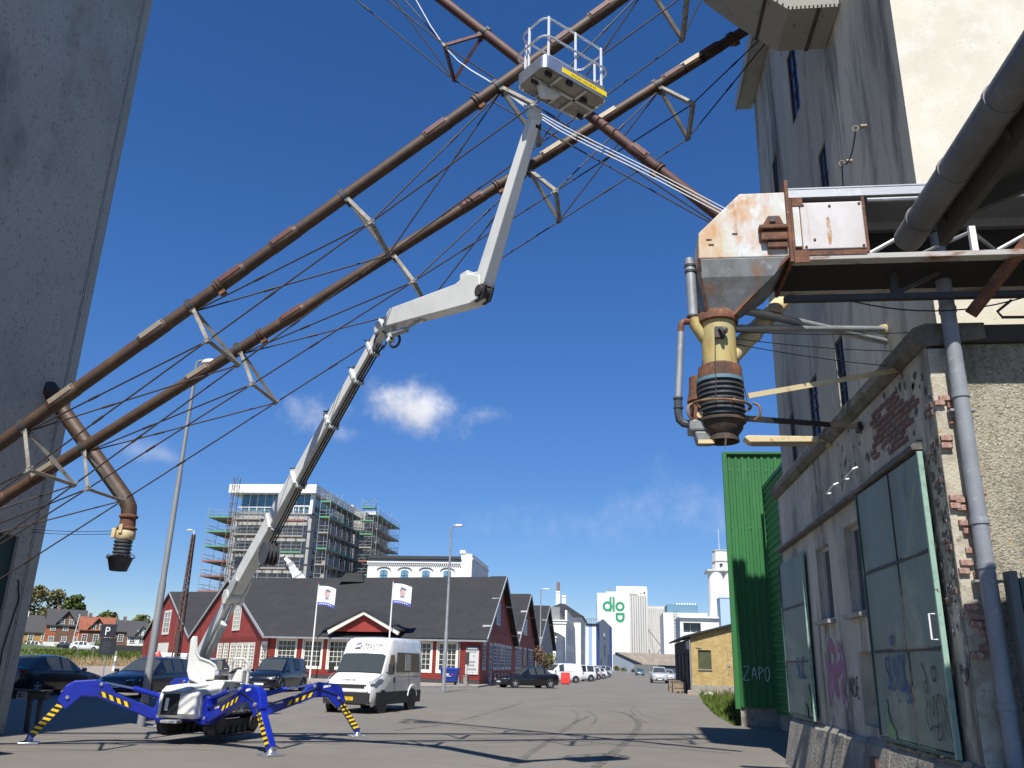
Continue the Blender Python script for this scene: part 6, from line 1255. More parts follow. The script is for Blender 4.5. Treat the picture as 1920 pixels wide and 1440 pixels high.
for c in (-32.74,-29.67,-26.55,-23.45):
    m = MB(); m.prism([(x,119.9,z) for x, z in arch_poly(c,11.6,1.1,2.2,.25)], (0,.08,0)); w = m.build('arched_window', bw_, t)
    m = MB(); m.box(c-.03,c+.03,119.86,119.9,11.6,13.95); m.box(c-.5,c+.5,119.87,119.9,13.2,13.26); m.box(c-.5,c+.5,119.87,119.9,12.5,12.56); m.build('glazing_bar', darksteel, w)
    m = MB(); pts = [V(c+1.0*math.cos(a), 119.9, 14.0+.42*math.sin(a)) for a in [math.pi*k/10 for k in range(11)]]; m.path(pts, .06, 6); m.build('drip_mould', kerbmat, w)
# ------------------------------------------------------------------ apartment block under scaffolding
t = thing('apartment_block', 'grey concrete apartment block under construction with glazed white penthouse', 'building', (-46,120,0))
cg = mat('raw_concrete', (0.42,0.41,0.38), 0.9, layers=[((0.33,0.325,0.3),0.5,0.4,0.65),((0.33,0.325,0.31),1.5,0.5,0.7)])
m = MB(); m.box(-52.2,-41.0,111,128,0,20.4); m.build('concrete_core', cg, t)
m = MB(); m.box(-44.5,-38.6,128.1,143,0,23.8); m.build('concrete_wing', cg, t)
for k in range(9):
    m = MB(); z = 2.5+k*2.25; m.box(-52.3,-40.9,110.85,128.05,z-.12,z+.12); m.build('floor_slab', kerbmat, t)
m = MB(); m.box(-51.6,-41.2,111.4,127.5,20.41,23.2); m.build('penthouse_glazing', glass_sky, t)
m = MB(); m.box(-53.0,-40.4,110.0,128.6,23.21,24.4); m.box(-41.3,-40.9,110.6,111.5,20.4,23.2); m.build('white_roof_slab', white_paint, t)
m = MB()
for k in range(10): m.box(-51.5+k*1.13,-51.42+k*1.13,111.32,111.39,20.42,23.19)
m.box(-51.8,-41,110.9,110.98,21.3,21.4); m.build('mullion', white_paint, t)
m = MB()
for k in range(6): m.box(-45.2+k*.75,-45.1+k*.75,110.75,110.85,20.42,21.5)
m.box(-45.3,-40.9,110.74,110.86,21.45,21.6); m.build('white_balustrade', white_paint, t)
for f in range(7):
    for b in range(4):
        y = 112.6+b*4.0; z = 4.1+f*2.25; m = MB(); m.box(-41.02,-40.97,y,y+1.2,z-.1,z+1.5); w = m.build('window', glass, t)
        m = MB(); m.box(-40.965,-40.94,y+.56,y+.64,z-.1,z+1.5); m.box(-40.965,-40.94,y,y+1.2,z+.7,z+.77); m.build('glazing_bar', white_paint, w)
        m = MB(); m.box(-40.98,-40.93,y+1.5,y+2.3,z-.1,z+1.5); m.build('pale_panel', mat('pale_panel', (0.5,0.5,0.48), 0.7), t)
for f in range(6):
    m = MB(); m.box(-40.9,-40.2,116,126,5.2+f*2.25,6.1+f*2.25); m.build('balcony', cg, t)
m = MB(); m.box(-41.5,-39.2,136,141,23.81,25.2); m.box(-44,-41,129,133,23.81,25.0); m.build('roof_hut', white_paint, t)
# scaffolding: each face is a thing of its own
sc = mat('scaffold_tube', (0.42,0.43,0.42), 0.45, 0.4); scg = mat('green_toe_board', (0.10,0.30,0.17), 0.6); scr = mat('red_toe_board', (0.30,0.12,0.10), 0.7); scd = mat('scaffold_deck', (0.30,0.28,0.24), 0.9)
def scaffold(label, a, b, out, depth, z0, levels, dz, bays, green, seed, brace=True):
    rr = random.Random(seed); a, b, out = Vector(a), Vector(b), Vector(out); u = (b-a).normalized(); L_ = (b-a).length; t = thing('scaffolding', label, 'scaffolding', (a.x,a.y,0))
    for k in range(bays+1):
        for q in (0,1):
            m = MB(); p = a+u*(L_*k/bays)+out*(depth*q); m.tube(p+Z_*0, p+Z_*(z0+levels*dz-.6), .035, n=5); m.build('standard', sc, t)
    for l in range(levels):
        z = z0+l*dz
        m = MB(); c = a+u*(L_/2)+out*(depth/2)+Z_*z; m.obox(c, u*(L_/2), out*(depth/2-.03), Z_*.04); m.build('deck', scd, t)
        m = MB(); mm_ = green[l % len(green)]; m.obox(a+u*(L_/2)+out*(depth+.03)+Z_*(z+.08), u*(L_/2), out*.02, Z_*.11)
        for s in (0, L_): m.obox(a+u*s+out*(depth/2)+Z_*(z+.08), u*.02, out*(depth/2), Z_*.11)
        m.build('toe_board', {'g':scg,'r':scr,'n':scd}[mm_], t)
        m = MB()
        for h in (.5,1.0):
            m.tube(a+out*depth+Z_*(z+h), b+out*depth+Z_*(z+h), .028, n=4)
            for s in (0, L_): m.tube(a+u*s+Z_*(z+h), a+u*s+out*depth+Z_*(z+h), .028, n=4)
        for k in range(bays*2+1): p = a+u*(L_*k/(bays*2))+out*depth; m.tube(p+Z_*(z+.1), p+Z_*(z+1.0), .022, n=4)
        m.build('guardrail', sc, t)
        if brace:
            k = l % bays; m = MB(); p = a+u*(L_*k/bays)+out*(depth+.05); q = a+u*(L_*(k+1)/bays)+out*(depth+.05); m.tube(p+Z_*(z+.1), q+Z_*(z+dz-.05), .03, n=4); m.build('brace', galv2, t)
    return t
scaffold('scaffolding on the left flank of the apartment block with deep green edged decks', (-52.4,111,0), (-52.4,124,0), (-1,0,0), 3.6, 7.8, 7, 2.02, 4, 'rrrrggg', 1)
scaffold('scaffolding across the front of the apartment block behind the boom', (-51.5,110.7,0), (-41.5,110.7,0), (0,-1,0), 1.2, 6.4, 7, 2.15, 7, 'nggngnr', 2)
scaffold('scaffolding along the street flank of the apartment block', (-40.1,111.5,0), (-40.1,127,0), (1,0,0), 1.4, 7.2, 8, 2.15, 6, 'nngngngg', 3)
scaffold('scaffolding across the front of the rear wing of the apartment block', (-38.6,127.0,0), (-36.6,127.0,0), (0,-1,0), 1.2, 7.6, 9, 2.05, 1, 'grggrnggg', 4)
scaffold('scaffolding along the flank of the rear wing reaching furthest right', (-38.2,127.2,0), (-38.2,141,0), (1,0,0), 1.9, 8.2, 8, 2.12, 5, 'nnnngnng', 5, True)
scaffold('small scaffold stair tower at the front left of the apartment block', (-50.5,109.2,0), (-47.0,109.2,0), (0,-1,0), 1.2, 15.0, 3, 2.1, 2, 'nnn', 6)
t = thing('hoist_mast', 'rusty lattice hoist mast rising beside the apartment block', 'mast', (-51.3,108.5,0))
m = MB()
for dx, dy in ((0,0),(.7,0),(0,.7),(.7,.7)): m.tube((-51.7+dx,108.2+dy,0),(-51.7+dx,108.2+dy,25.0),.045,n=5)
for k in range(40):
    z = 1+k*.6
    for (p, q) in (((0,0),(.7,0)),((.7,0),(.7,.7)),((0,.7),(0,0))): m.tube((-51.7+p[0],108.2+p[1],z),(-51.7+q[0],108.2+q[1],z+(.6 if k % 2 else 0)),.028,n=4)
m.build('lattice', mat('rusty_mast', (0.20,0.13,0.09), 0.8), t)
t = thing('hanging_net', 'white net sheet hanging loose from the scaffolding under the boom', 'net', (-40,109,10))
m = MB(); c = smooth_curve([(-43.6,108.6,14.6),(-42.4,108.6,13.4),(-41.4,108.5,12.0),(-40.3,108.4,11.0)], 6); L1, R1 = [], []
for i, p in enumerate(c): w = .12+.07*i+random.uniform(-.1,.12); L1.append(p+V(-w*.5,random.uniform(-.2,.2),-w*.4)); w = .12+.06*i+random.uniform(-.12,.15); R1.append(p+V(w*.7,random.uniform(-.2,.2),w*.3))
n_ = len(c); m.add(L1+R1, [(i,i+1,n_+i+1,n_+i) for i in range(n_-1)]); m.add([p+V(0,.03,0) for p in L1+R1], [(n_+i,n_+i+1,i+1,i) for i in range(n_-1)]); m.build('sheet', white_paint, t, smooth=True)
# ------------------------------------------------------------------ vehicles
def paint(name, c, rough=0.28): return mat(name, c, rough, 0.0, layers=[((c[0]*.82,c[1]*.82,c[2]*.82),1.5,0.45,0.7)], coat=0.6)
def wheel(parent, x, y, r, w, spokes=5, rimc=None):
    s = 1 if y > 0 else -1; m = MB(); c = V(x, y-s*w/2, r)
    m.lathe(c, (0,s,0), [(r*.62,0),(r*.93,0),(r,w*.12),(r,w*.88),(r*.93,w),(r*.64,w),(r*.62,w*.9)], 22); ty = m.build('tyre', tyre, parent, smooth=True)
    m = MB(); m.lathe(c, (0,s,0), [(r*.10,w*.72),(r*.60,w*.55),(r*.66,w*.95),(r*.62,w*.97),(r*.58,w*.70)], 22)
    for k in range(spokes):
        a = 2*math.pi*k/spokes+.3; p = c+V(0,s*w*.86,0); m.beam(p+V(math.cos(a),0,math.sin(a))*r*.08, p+V(math.cos(a),0,math.sin(a))*r*.60, .05*r/.32, .03, up=(0,s,0))
    m.lathe(c+V(0,s*w*.78,0), (0,s,0), [(r*.14,0),(r*.14,w*.14),(r*.05,w*.18)], 12); m.build('rim', rimc or galv2, ty, smooth=True)
    return ty
def car(label, loc, head, pm, kind='sedan', plate=None, scale=1.0, detail=True, rails=False, name=None, cat='car', group=None, rim=None, taxi=None):
    """station table along the car: x, half width, bottom, belt, roof, half roof width; then glass flags per gap"""
    S = {'sedan': [(2.33,.52,.34,.50,.56,.46),(2.27,.70,.24,.58,.64,.62),(2.05,.84,.19,.66,.73,.70),(1.45,.885,.18,.80,.85,.74),(.95,.89,.18,.88,.92,.74),(.22,.895,.18,.90,1.38,.57),(-.28,.895,.18,.91,1.45,.60),(-.36,.895,.18,.91,1.45,.60),(-1.05,.895,.18,.93,1.42,.58),(-1.16,.895,.18,.935,1.40,.57),(-1.78,.885,.20,.95,1.03,.66),(-2.15,.85,.24,.94,1.01,.66),(-2.33,.76,.30,.84,.93,.60),(-2.38,.62,.36,.62,.68,.52)],
         'wagon': [(2.33,.52,.34,.50,.58,.46),(2.27,.72,.24,.60,.68,.62),(2.05,.85,.19,.69,.76,.70),(1.45,.89,.18,.83,.88,.74),(1.0,.90,.18,.90,.95,.74),(.28,.905,.18,.92,1.40,.58),(-.25,.905,.18,.93,1.48,.61),(-.33,.905,.18,.93,1.48,.61),(-1.0,.905,.18,.94,1.48,.61),(-1.08,.905,.18,.94,1.475,.60),(-1.78,.895,.20,.95,1.43,.585),(-2.18,.86,.24,.95,1.12,.62),(-2.34,.80,.30,.80,.90,.62),(-2.38,.66,.36,.62,.68,.52)],
         'mpv': [(2.33,.54,.34,.56,.64,.48),(2.27,.74,.24,.68,.76,.64),(2.05,.87,.20,.80,.88,.70),(1.55,.91,.20,.94,1.0,.74),(1.25,.92,.20,1.0,1.06,.74),(.50,.925,.20,1.02,1.66,.66),(-.10,.925,.20,1.02,1.74,.69),(-.18,.925,.20,1.02,1.74,.69),(-.95,.925,.20,1.02,1.74,.69),(-1.05,.925,.20,1.02,1.74,.69),(-2.0,.91,.22,1.02,1.70,.67),(-2.25,.88,.26,1.02,1.30,.68),(-2.35,.83,.32,.86,.96,.66),(-2.38,.70,.38,.66,.72,.56)],
         'hatch': [(1.98,.50,.34,.50,.58,.44),(1.93,.66,.24,.60,.68,.58),(1.75,.80,.19,.70,.78,.66),(1.25,.84,.18,.84,.90,.70),(.90,.85,.18,.90,.95,.70),(.25,.855,.18,.92,1.42,.56),(-.20,.855,.18,.93,1.48,.58),(-.28,.855,.18,.93,1.48,.58),(-.80,.855,.18,.94,1.47,.57),(-.88,.855,.18,.94,1.465,.57),(-1.45,.85,.20,.96,1.38,.55),(-1.78,.82,.24,.96,1.05,.58),(-1.92,.76,.30,.80,.88,.58),(-1.95,.62,.36,.60,.66,.50)],
         'panelvan': [(2.13,.52,.34,.56,.64,.46),(2.08,.70,.26,.68,.76,.60),(1.90,.86,.22,.82,.90,.70),(1.50,.90,.20,.98,1.04,.74),(1.20,.91,.20,1.04,1.10,.74),(.50,.915,.20,1.06,1.70,.70),(-.05,.915,.20,1.06,1.82,.76),(-.13,.915,.20,1.06,1.82,.76),(-1.0,.915,.20,1.06,1.83,.77),(-1.1,.915,.20,1.06,1.83,.77),(-1.95,.90,.22,1.06,1.80,.76),(-2.10,.89,.26,1.06,1.40,.78),(-2.15,.86,.32,.86,.96,.74),(-2.17,.74,.38,.66,.72,.6)],
         'suv': [(2.30,.60,.42,.62,.72,.52),(2.25,.78,.34,.74,.86,.66),(2.05,.90,.30,.90,.98,.74),(1.45,.93,.30,1.02,1.08,.76),(1.05,.935,.30,1.08,1.12,.76),(.40,.94,.30,1.10,1.68,.64),(-.15,.94,.30,1.10,1.77,.68),(-.23,.94,.30,1.10,1.77,.68),(-1.0,.94,.30,1.10,1.77,.68),(-1.1,.94,.30,1.10,1.76,.68),(-2.0,.92,.32,1.10,1.70,.66),(-2.22,.90,.36,1.10,1.36,.70),(-2.32,.85,.42,.94,1.04,.68),(-2.35,.72,.48,.72,.78,.58)]}[kind]
    gl = {'sedan':[5,7,9],'wagon':[5,7,9],'mpv':[5,7,9],'hatch':[5,7,9],'panelvan':[5],'suv':[5,7,9]}[kind]
    ws, rw = 4, (9 if kind == 'sedan' else 10)
    t = thing(name or {'sedan':'parked_car','wagon':'parked_car','mpv':'parked_car','hatch':'parked_car','panelvan':'small_van','suv':'parked_car'}[kind], label, cat, (loc[0],loc[1],0), math.atan2(head[1],head[0]), group, local=True)
    if scale != 1: t.scale = (scale,)*3
    rings = []
    for x, w, zb, zt, zr, wr in S:
        h = zt-zb
        half = [(0,zb),(w*.88,zb),(w*.985,zb+h*.18),(w,zb+h*.52),(w*.985,zb+h*.80),(w*.95,zt),(wr+(w*.95-wr)*.06,zr-.035),(wr*.82,zr),(0,zr+.018)]
        rings.append([V(x,y,z) for y, z in half]+[V(x,-y,z) for y, z in half[-2:0:-1]])
    n = len(rings[0]); m = MB(); m.loft(rings); body = m.build('body', pm, t, smooth=True, ang=40)
    def strip(name_, gaps, idx, mt, grow=.006):
        for g_ in gaps:
            for side in (0,1):
                ids = idx if side == 0 else [(n-b) % n for b in idx][::-1]
                m = MB(); r0, r1 = rings[g_], rings[g_+1]; P = []
                for r_ in (r0, r1): P.append([r_[i] for i in ids])
                cen = V(sum(p.x for p in P[0]+P[1])/(2*len(ids)), 0, 1.0)
                mid = sum((p for p in P[0]+P[1]), V(0,0,0))/(2*len(ids)); nor = (P[1][0]-P[0][0]).cross(P[0][-1]-P[0][0])
                if nor.length == 0: continue
                nor.normalize(); nor = nor if nor.dot(mid-V(mid.x*.6,0,.6)) > 0 else -nor
                sh = lambda p: mid+(p-mid)*.93+nor*grow
                k = len(ids); m.add([sh(p) for p in P[0]]+[sh(p) for p in P[1]], [(i, i+1, k+i+1, k+i) for i in range(k-1)]+[(k+i, k+i+1, i+1, i) for i in range(k-1)])
                m.build(name_, mt, t)
    strip('side_window', gl, [5,6], glass_car)
    for nm, g_, gr in (('windscreen', ws, .008), ('rear_window', rw, .008)):
        if nm == 'rear_window' and kind == 'panelvan': continue
        ids = [6,7,8,9,10]; m = MB(); P = [[rings[g_][i] for i in ids], [rings[g_+1][i] for i in ids]]; mid = sum((p for p in P[0]+P[1]), V(0,0,0))/10
        nor = V(1 if g_ == ws else -1,0,.9).normalized(); sh = lambda p: mid+(p-mid)*.95+nor*gr
        m.add([sh(p) for p in P[0]]+[sh(p) for p in P[1]], [(i,i+1,5+i+1,5+i) for i in range(4)]+[(5+i,5+i+1,i+1,i) for i in range(4)]); m.build(nm, glass_car, t)
    L0_, L1_ = S[0][0], S[-1][0]; r = .315 if kind not in ('suv','mpv') else .345
    wx = (L0_-.86, L1_+.86 if kind != 'hatch' else L1_+.66)
    for x in wx:
        for s in (1,-1):
            yw = S[5][1]; m = MB(); m.lathe((x,s*(yw-.16),r+.02), (0,s,0), [(r*1.16,0),(r*1.16,.165),(r*1.10,.168),(.02,.150)], 24); m.build('wheel_arch', black, t)
            wheel(t, x, s*(yw-.085), r, .20, 5, rim)
    zf = S[2][3]
    for s in (1,-1):
        m = MB(); m.prism([(S[2][0]+.02,s*S[2][1]*.98,zf-.16),(S[1][0]+.03,s*S[1][1]*.97,zf-.16),(S[0][0]-.02,s*.42,zf-.14),(S[0][0]-.03,s*.40,zf-.06),(S[1][0]+.005,s*S[1][1]*.92,zf-.02),(S[2][0]-.1,s*S[2][1]*.995,zf-.02)], (-.03,0,.005)); m.build('headlight', clear_lens, t)
        k = -3; m = MB(); zr_ = S[k][3]; xr = S[k][0]
        m.prism([(xr+.02,s*(S[k][1]+.012),zr_-.20),(xr-.17,s*(S[-2][1]*1.01),zr_-.20),(xr-.185,s*.50,zr_-.17),(xr-.185,s*.50,zr_-.05),(xr-.16,s*S[-2][1]*1.0,zr_-.03),(xr+.02,s*(S[k][1]+.012),zr_-.04)], (-.012,0,.004)); m.build('tail_light', red_lamp, t)
        m = MB(); m.obox((S[ws][0]-.22,s*(S[ws][1]+.10),S[ws][3]+.06), (.05,0,0), (0,.09,0), (0,0,.06)); m.build('mirror', black if kind == 'panelvan' else pm, t, bevel=.02)
    m = MB(); m.box(L0_-.07,L0_+.012,-.45,.45,.40,.52); m.box(L0_-.10,L0_+.006,-.6,.6,.24,.33); m.build('grille', black, t, bevel=.02)
    m = MB(); m.box(L1_-.012,L1_+.05,-.6,.6,.22,.36); m.build('rear_bumper', black if kind in ('suv','panelvan') else pm, t, bevel=.02)
    m = MB(); m.box(L0_+.010,L0_+.02,-.26,.26,.36,.46); m.build('number_plate', plate_w, t)
    zp = .70 if kind == 'sedan' else .62
    m = MB(); xp = S[-2][0]-.03; m.box(xp-.02,xp,-.26,.26,zp,zp+.11); rp = m.build('number_plate', plate_w, t)
    if plate: text_mesh(plate, .10, 'plate_lettering', black, rp, frame((xp-.022,.25,zp+.02), (0,-1,0), Z_, (-1,0,0)), .001)
    m = MB()
    for s in (1,-1): m.path([(S[5][0]+.1,s*(S[5][1]*.955+.012),S[5][3]+.005),(S[9][0],s*(S[9][1]*.955+.012),S[9][3]+.005)], .008, 4)
    m.build('window_trim', chrome if detail else black, t)
    if rails:
        for s in (1,-1): m = MB(); m.path([(.1,s*.56,1.46),(0,s*.57,1.52),(-1.5,s*.57,1.51),(-1.65,s*.55,1.45)], .014, 6); m.build('roof_rail', galv, t)
    return t
navy = paint('navy_paint', (0.005,0.006,0.011)); blackp = paint('black_paint', (0.008,0.008,0.010)); bluep = paint('dark_blue_paint', (0.006,0.008,0.018)); silver = paint('silver_paint', (0.42,0.43,0.44)); whitep = paint('white_car_paint', (0.72,0.72,0.71)); purple = paint('aubergine_paint', (0.07,0.018,0.035)); teal = paint('teal_paint', (0.05,0.14,0.17)); redp = paint('red_car_paint', (0.20,0.012,0.012)); paleb = paint('pale_silver_paint', (0.40,0.43,0.50))
car('dark navy saloon car nearest the tower with its red tail lights facing the camera', (-22.3,32.9), (.12,1), navy, 'sedan', plate='AF 67 413')
car('dark blue estate car with roof rails behind the tall lamp post', (-18.6,33.9), (-.06,-1), bluep, 'wagon', rails=True)
car('dark people carrier parked between the lift and the white van', (-16.9,43.2), (-.02,-1), navy, 'mpv', scale=.93)
car('pale silver car almost hidden behind the lift turret', (-20.6,43.2), (.25,-1), paleb, 'hatch')
car('black fastback car standing side-on in front of the red gable', (-6.35,64.6), (-.80,-.60), blackp, 'sedan')
car('small white delivery van parked beyond the red sign board', (-5.35,88.5), (-.86,-.5), whitep, 'panelvan', cat='van')
car('red car cut off by the left edge with only its rear corner showing', (-11.83,12.9), (-.95,.22), redp, 'hatch')
G = 'cars parked in a row down the street'
for (x, y, pm, kd, lb) in [(-4.3,99,whitep,'mpv','white people carrier just behind the small white van'),(-3.9,107,purple,'hatch','dark aubergine hatchback in the far parking row'),(-3.5,115,silver,'hatch','silver hatchback in the middle of the far parking row'),(-3.2,124,whitep,'wagon','white estate car in the far parking row'),(-2.8,133,blackp,'hatch','black hatchback in the far parking row'),(-2.6,143,silver,'mpv','silver people carrier at the far end of the parking row')]:
    car(lb, (x, y), (-.80,-.6), pm, kd, detail=False, group=G)
car('silver off-road car facing the camera beside the wooden crates', (5.2,104.5), (0,-1), silver, 'suv')
car('light car half hidden behind the silver off-road car', (7.3,122), (0,-1), silver, 'hatch')
car('small teal car far down the middle of the street', (5.6,196), (.05,-1), teal, 'hatch')
hz = bank_pt
def far_car(px, py, z, pm, kd, lb, hd): c = car(lb, (px, py), hd, pm, kd, detail=False); c.location.z = z
far_car(-98.2,140,1.70,silver,'hatch','pale hatchback parked far off before the dark roofed cottage',(.9,.4))
far_car(-92.0,140,1.80,navy,'hatch','dark car parked far off before the tall brick house',(.9,.4))
far_car(-89.6,140.5,1.85,whitep,'wagon','white car parked far off beside the flagpole of the brick houses',(.9,.4))
# ------------------------------------------------------------------ white van with lettering
t = thing('work_van', 'white high roof work van with lettering over the windscreen and yellow plate', 'van', (-8.10,29.6,0), math.atan2(-.99,-.13), None, True); t.scale = (.885,)*3
vw = paint('van_white', (0.74,0.74,0.73), .3); vb = mat('van_black_plastic', (0.022,0.022,0.024), .6)
def vring(x, w, zb, zt, k=.9, top=None):
    top = top or zt; half = [(0,zb),(w*.94,zb),(w,zb+.10),(w,zb+(zt-zb)*.45),(w*.985,zb+(zt-zb)*.62),(w*(k+.06),zt-.16),(w*k,zt-.05),(w*k*.86,zt),(0,top+.02)]
    return [V(x,y,z) for y, z in half]+[V(x,-y,z) for y, z in half[-2:0:-1]]
st = [(2.52,.70,.38,.86,.92),(2.46,.90,.32,.98,.92),(2.28,.965,.28,1.12,.9),(1.85,.99,.28,1.28,.9),(1.62,.995,.28,1.36,.90),(1.16,1.0,.28,2.05,.86),(.86,1.0,.28,2.52,.86),(.55,1.0,.28,2.63,.87),(-.4,1.0,.28,2.66,.88),(-2.3,1.0,.28,2.66,.88),(-2.42,.98,.30,2.60,.87),(-2.46,.94,.36,2.50,.86)]
rings = [vring(*a) for a in st]; m = MB(); m.loft(rings); m.build('body', vw, t, smooth=True, ang=38)
n = len(rings[0])
def vpatch(nm, pts, mt, nor, bev=0): m = MB(); m.prism([V(*p) for p in pts], V(*nor)); return m.build(nm, mt, t)
# windscreen follows the sloping front between bonnet and roof
a0, a1 = rings[4], rings[5]; ids = [6,7,8,9,10]
m = MB(); P0 = [a0[i]+V(.012,0,.03) for i in ids]; P1 = [a1[i].lerp(a0[i],.03)+V(.014,0,.012) for i in ids]; m.add(P0+P1, [(i,i+1,6+i,5+i) for i in range(4)]+[(5+i,6+i,i+1,i) for i in range(4)]); m.build('windscreen', glass_car, t)
m = MB(); m.box(1.50,1.66,-.80,.80,1.355,1.40); m.build('wiper_cowl', vb, t, bevel=.01)
m = MB(); m.prism([(1.40,-.05,1.66),(1.40,.10,1.64),(1.31,.12,1.80),(1.31,-.02,1.82)], (.012,0,.008)); m.build('paper_note', plate_w, t)
m = MB(); m.prism([(1.50,-.72,1.55),(1.50,-.62,1.53),(1.18,-.60,2.0),(1.18,-.66,2.02)], (.012,0,.008)); m.build('windscreen_sticker', mat('pale_green_sticker', (0.35,0.5,0.42), .5), t)
for s in (1,-1):
    y = s*1.006
    vpatch('door_window', [(1.22,y*.992,1.42),(.62,y*.992,1.42),(.62,y*.975,2.02),(.98,y*.975,2.02)], glass_car, (0,s*.012,0))
    vpatch('side_window', [(.34,y*.992,1.40),(-2.1,y*.992,1.40),(-2.1,y*.970,2.12),(.34,y*.970,2.12)], mat('tinted_side_glass', (0.03,0.034,0.038), .25), (0,s*.014,0))
    vpatch('window_graphic', [(-.5,y*.994,1.46),(-1.1,y*.994,1.46),(-1.1,y*.975,2.06),(-.5,y*.975,2.06)], mat('pale_graphic', (0.35,0.36,0.37), .3), (0,s*.018,0))
    m = MB(); m.box(2.2,-2.40,s*.99,s*1.012,.28,.72); m.build('sill_cladding', vb, t)
    m = MB(); m.prism([(2.47,s*.88,.98),(2.28,s*.968,1.00),(1.80,s*.992,1.26),(1.62,s*.99,1.34),(1.80,s*.955,1.29),(2.22,s*.90,1.14),(2.40,s*.76,1.06)], (.02,0,.02)); m.build('headlight', clear_lens, t)
    m = MB(); m.lathe((2.43,s*.66,.60), (1,0,0), [(.07,0),(.07,.04),(.02,.05)], 12); m.build('fog_lamp', clear_lens, t)
    m = MB(); m.obox((1.42,s*1.20,1.52), (.06,0,0), (0,.10,0), (0,0,.19)); m.box(1.38,1.44,s*1.0,s*1.15,1.36,1.42); m.build('mirror', vb, t, bevel=.03)
    m = MB(); m.box(.52,.64,s*1.0,s*1.02,1.02,1.22); m.build('door_handle', vb, t)
    for x in (1.60,-1.42):
        m = MB(); m.lathe((x,s*.86,.36), (0,s,0), [(.44,0),(.44,.155),(.41,.158),(.02,.13)], 26); m.build('wheel_arch', vb, t); wheel(t, x, s*.90, .345, .22, 6)
    for xa, xb, za, zb in ((.56,.575,.74,2.10),(.40,.415,.74,2.30),(-1.0,-.985,.74,2.30),(-2.3,.4,1.235,1.25)):
        m = MB(); m.box(xa,xb,s*.97,s*1.0035,za,min(zb,1.75)); m.build('panel_gap', vb, t)
    m = MB(); m.path(arc((-1.42,s*1.0,.40), X_, Z_, .52, .25, math.pi-.25, 12), .04, 8); m.build('arch_bulge', vw, t, smooth=True)
m = MB(); m.prism([(2.50,-.78,.30),(2.56,-.72,.42),(2.56,.72,.42),(2.50,.78,.30)], (0,0,.001)); m.box(2.40,2.56,-.88,.88,.34,.70); m.build('front_bumper', vb, t, bevel=.05, seg=3)
m = MB(); m.box(2.50,2.545,-.66,.66,.86,.93); m.box(2.47,2.52,-.72,.72,.95,.98); m.build('grille', vb, t, bevel=.008)
m = MB(); m.box(2.38,2.575,-.80,.80,.71,.80); m.build('bumper_strip', vw, t, bevel=.03)
m = MB(); m.box(2.565,2.575,-.28,.28,.44,.56); pl_ = m.build('number_plate', plate_y, t)
text_mesh('CL 90 230', .105, 'plate_lettering', black, pl_, frame((2.577,-.25,.465), Y_, Z_, X_), .001)
bon = V(2.46,0,1.0); bt = V(1.9,0,1.29); up_ = (bt-bon).normalized(); nn_ = V(up_.z,0,-up_.x); nn_ = nn_ if nn_.z > 0 else -nn_
text_mesh('IVECO', .155, 'badge_lettering', mat('badge_grey', (0.06,0.06,0.06), .4), t, frame(V(2.36,-.30,1.075)+nn_*.028, Y_, up_, nn_), .004, space=1.25)
up2 = V(-.30,0,.47).normalized(); nr2 = V(up2.z,0,-up2.x)
fo_ = V(1.01,0,2.285)+nr2*.03
text_mesh('FALCON', .175, 'roof_lettering', mat('sign_grey', (0.05,0.052,0.07), .5), t, frame(fo_+Y_*-.10+up2*.02, Y_, up2, nr2), .003, .12, 1.1)
text_mesh('LIFTS', .17, 'roof_lettering', mat('sign_pale_grey', (0.17,0.175,0.19), .5), t, frame(fo_+Y_*-.16-up2*.13, Y_, up2, nr2), .003, .12, 1.25)
m = MB(); M_ = frame(fo_+Y_*-.48-up2*.10, Y_, up2, nr2); q = lambda a, b, z=.0: M_ @ V(a,b,z)
m.prism([q(0,0),q(.24,0),q(.30,.25),q(.06,.25)], nr2*.003); em = m.build('emblem', mat('emblem_navy', (0.03,0.035,0.14), .5), t)
m = MB(); m.add([q(.02,.02,.006),q(.15,.09,.006),q(.28,.16,.006),q(.30,.25,.006),q(.17,.15,.006),q(.08,.13,.006)], [(0,1,2,3,4,5)]); m.add([q(.17,.13,.0065),q(.10,.22,.0065),q(.13,.12,.0065)], [(0,1,2)]); m.add([q(.14,.10,.0065),q(.25,.03,.0065),q(.19,.13,.0065)], [(0,1,2)]); m.build('bird_mark', white_paint, em)
text_mesh('LIFTS', .15, 'roof_lettering', mat('sign_pale_grey', (0.17,0.175,0.19), .5), t, frame((-.2,.938,2.26), (-1,0,0), V(0,-.15,1).normalized(), Y_), .003, .12, 1.2)
# ------------------------------------------------------------------ lamp posts, flags and street furniture
t = thing('street_lamp', 'tall tapered grey lamp post with flat disc lamp beside the lift', 'street lamp', (-10.87,19.73,0))
x, y = -10.87, 19.73
m = MB(); m.lathe((x,y,0), Z_, [(.088,0),(.084,3.2),(.070,3.3),(.062,6.0),(.052,6.1),(.040,8.75)], 18); m.build('post', mat('lamp_post_grey', (0.30,0.31,0.315), .5, .25, layers=[((0.24,0.25,0.255),2,.4,.65,(1,1,.3))]), t, smooth=True)
m = MB(); m.path([(x,y,8.7),(x,y,8.93),(x+.03,y,8.98),(x+.18,y,9.0)], .035, 8); m.build('arm', galv, t, smooth=True)
m = MB(); m.lathe((x+.42,y-.02,8.84), Z_, [(.02,-.02),(.21,-.01),(.25,.03),(.25,.06),(.20,.13),(.10,.17),(.01,.18)], 24); m.build('lamp_head', white_paint, t, smooth=True)
m = MB(); m.lathe((x+.42,y-.02,8.82), Z_, [(.01,-.03),(.19,-.02),(.19,.0)], 20); m.build('lens', mat('frosted_lens', (0.4,0.4,0.38), .3), t, smooth=True)
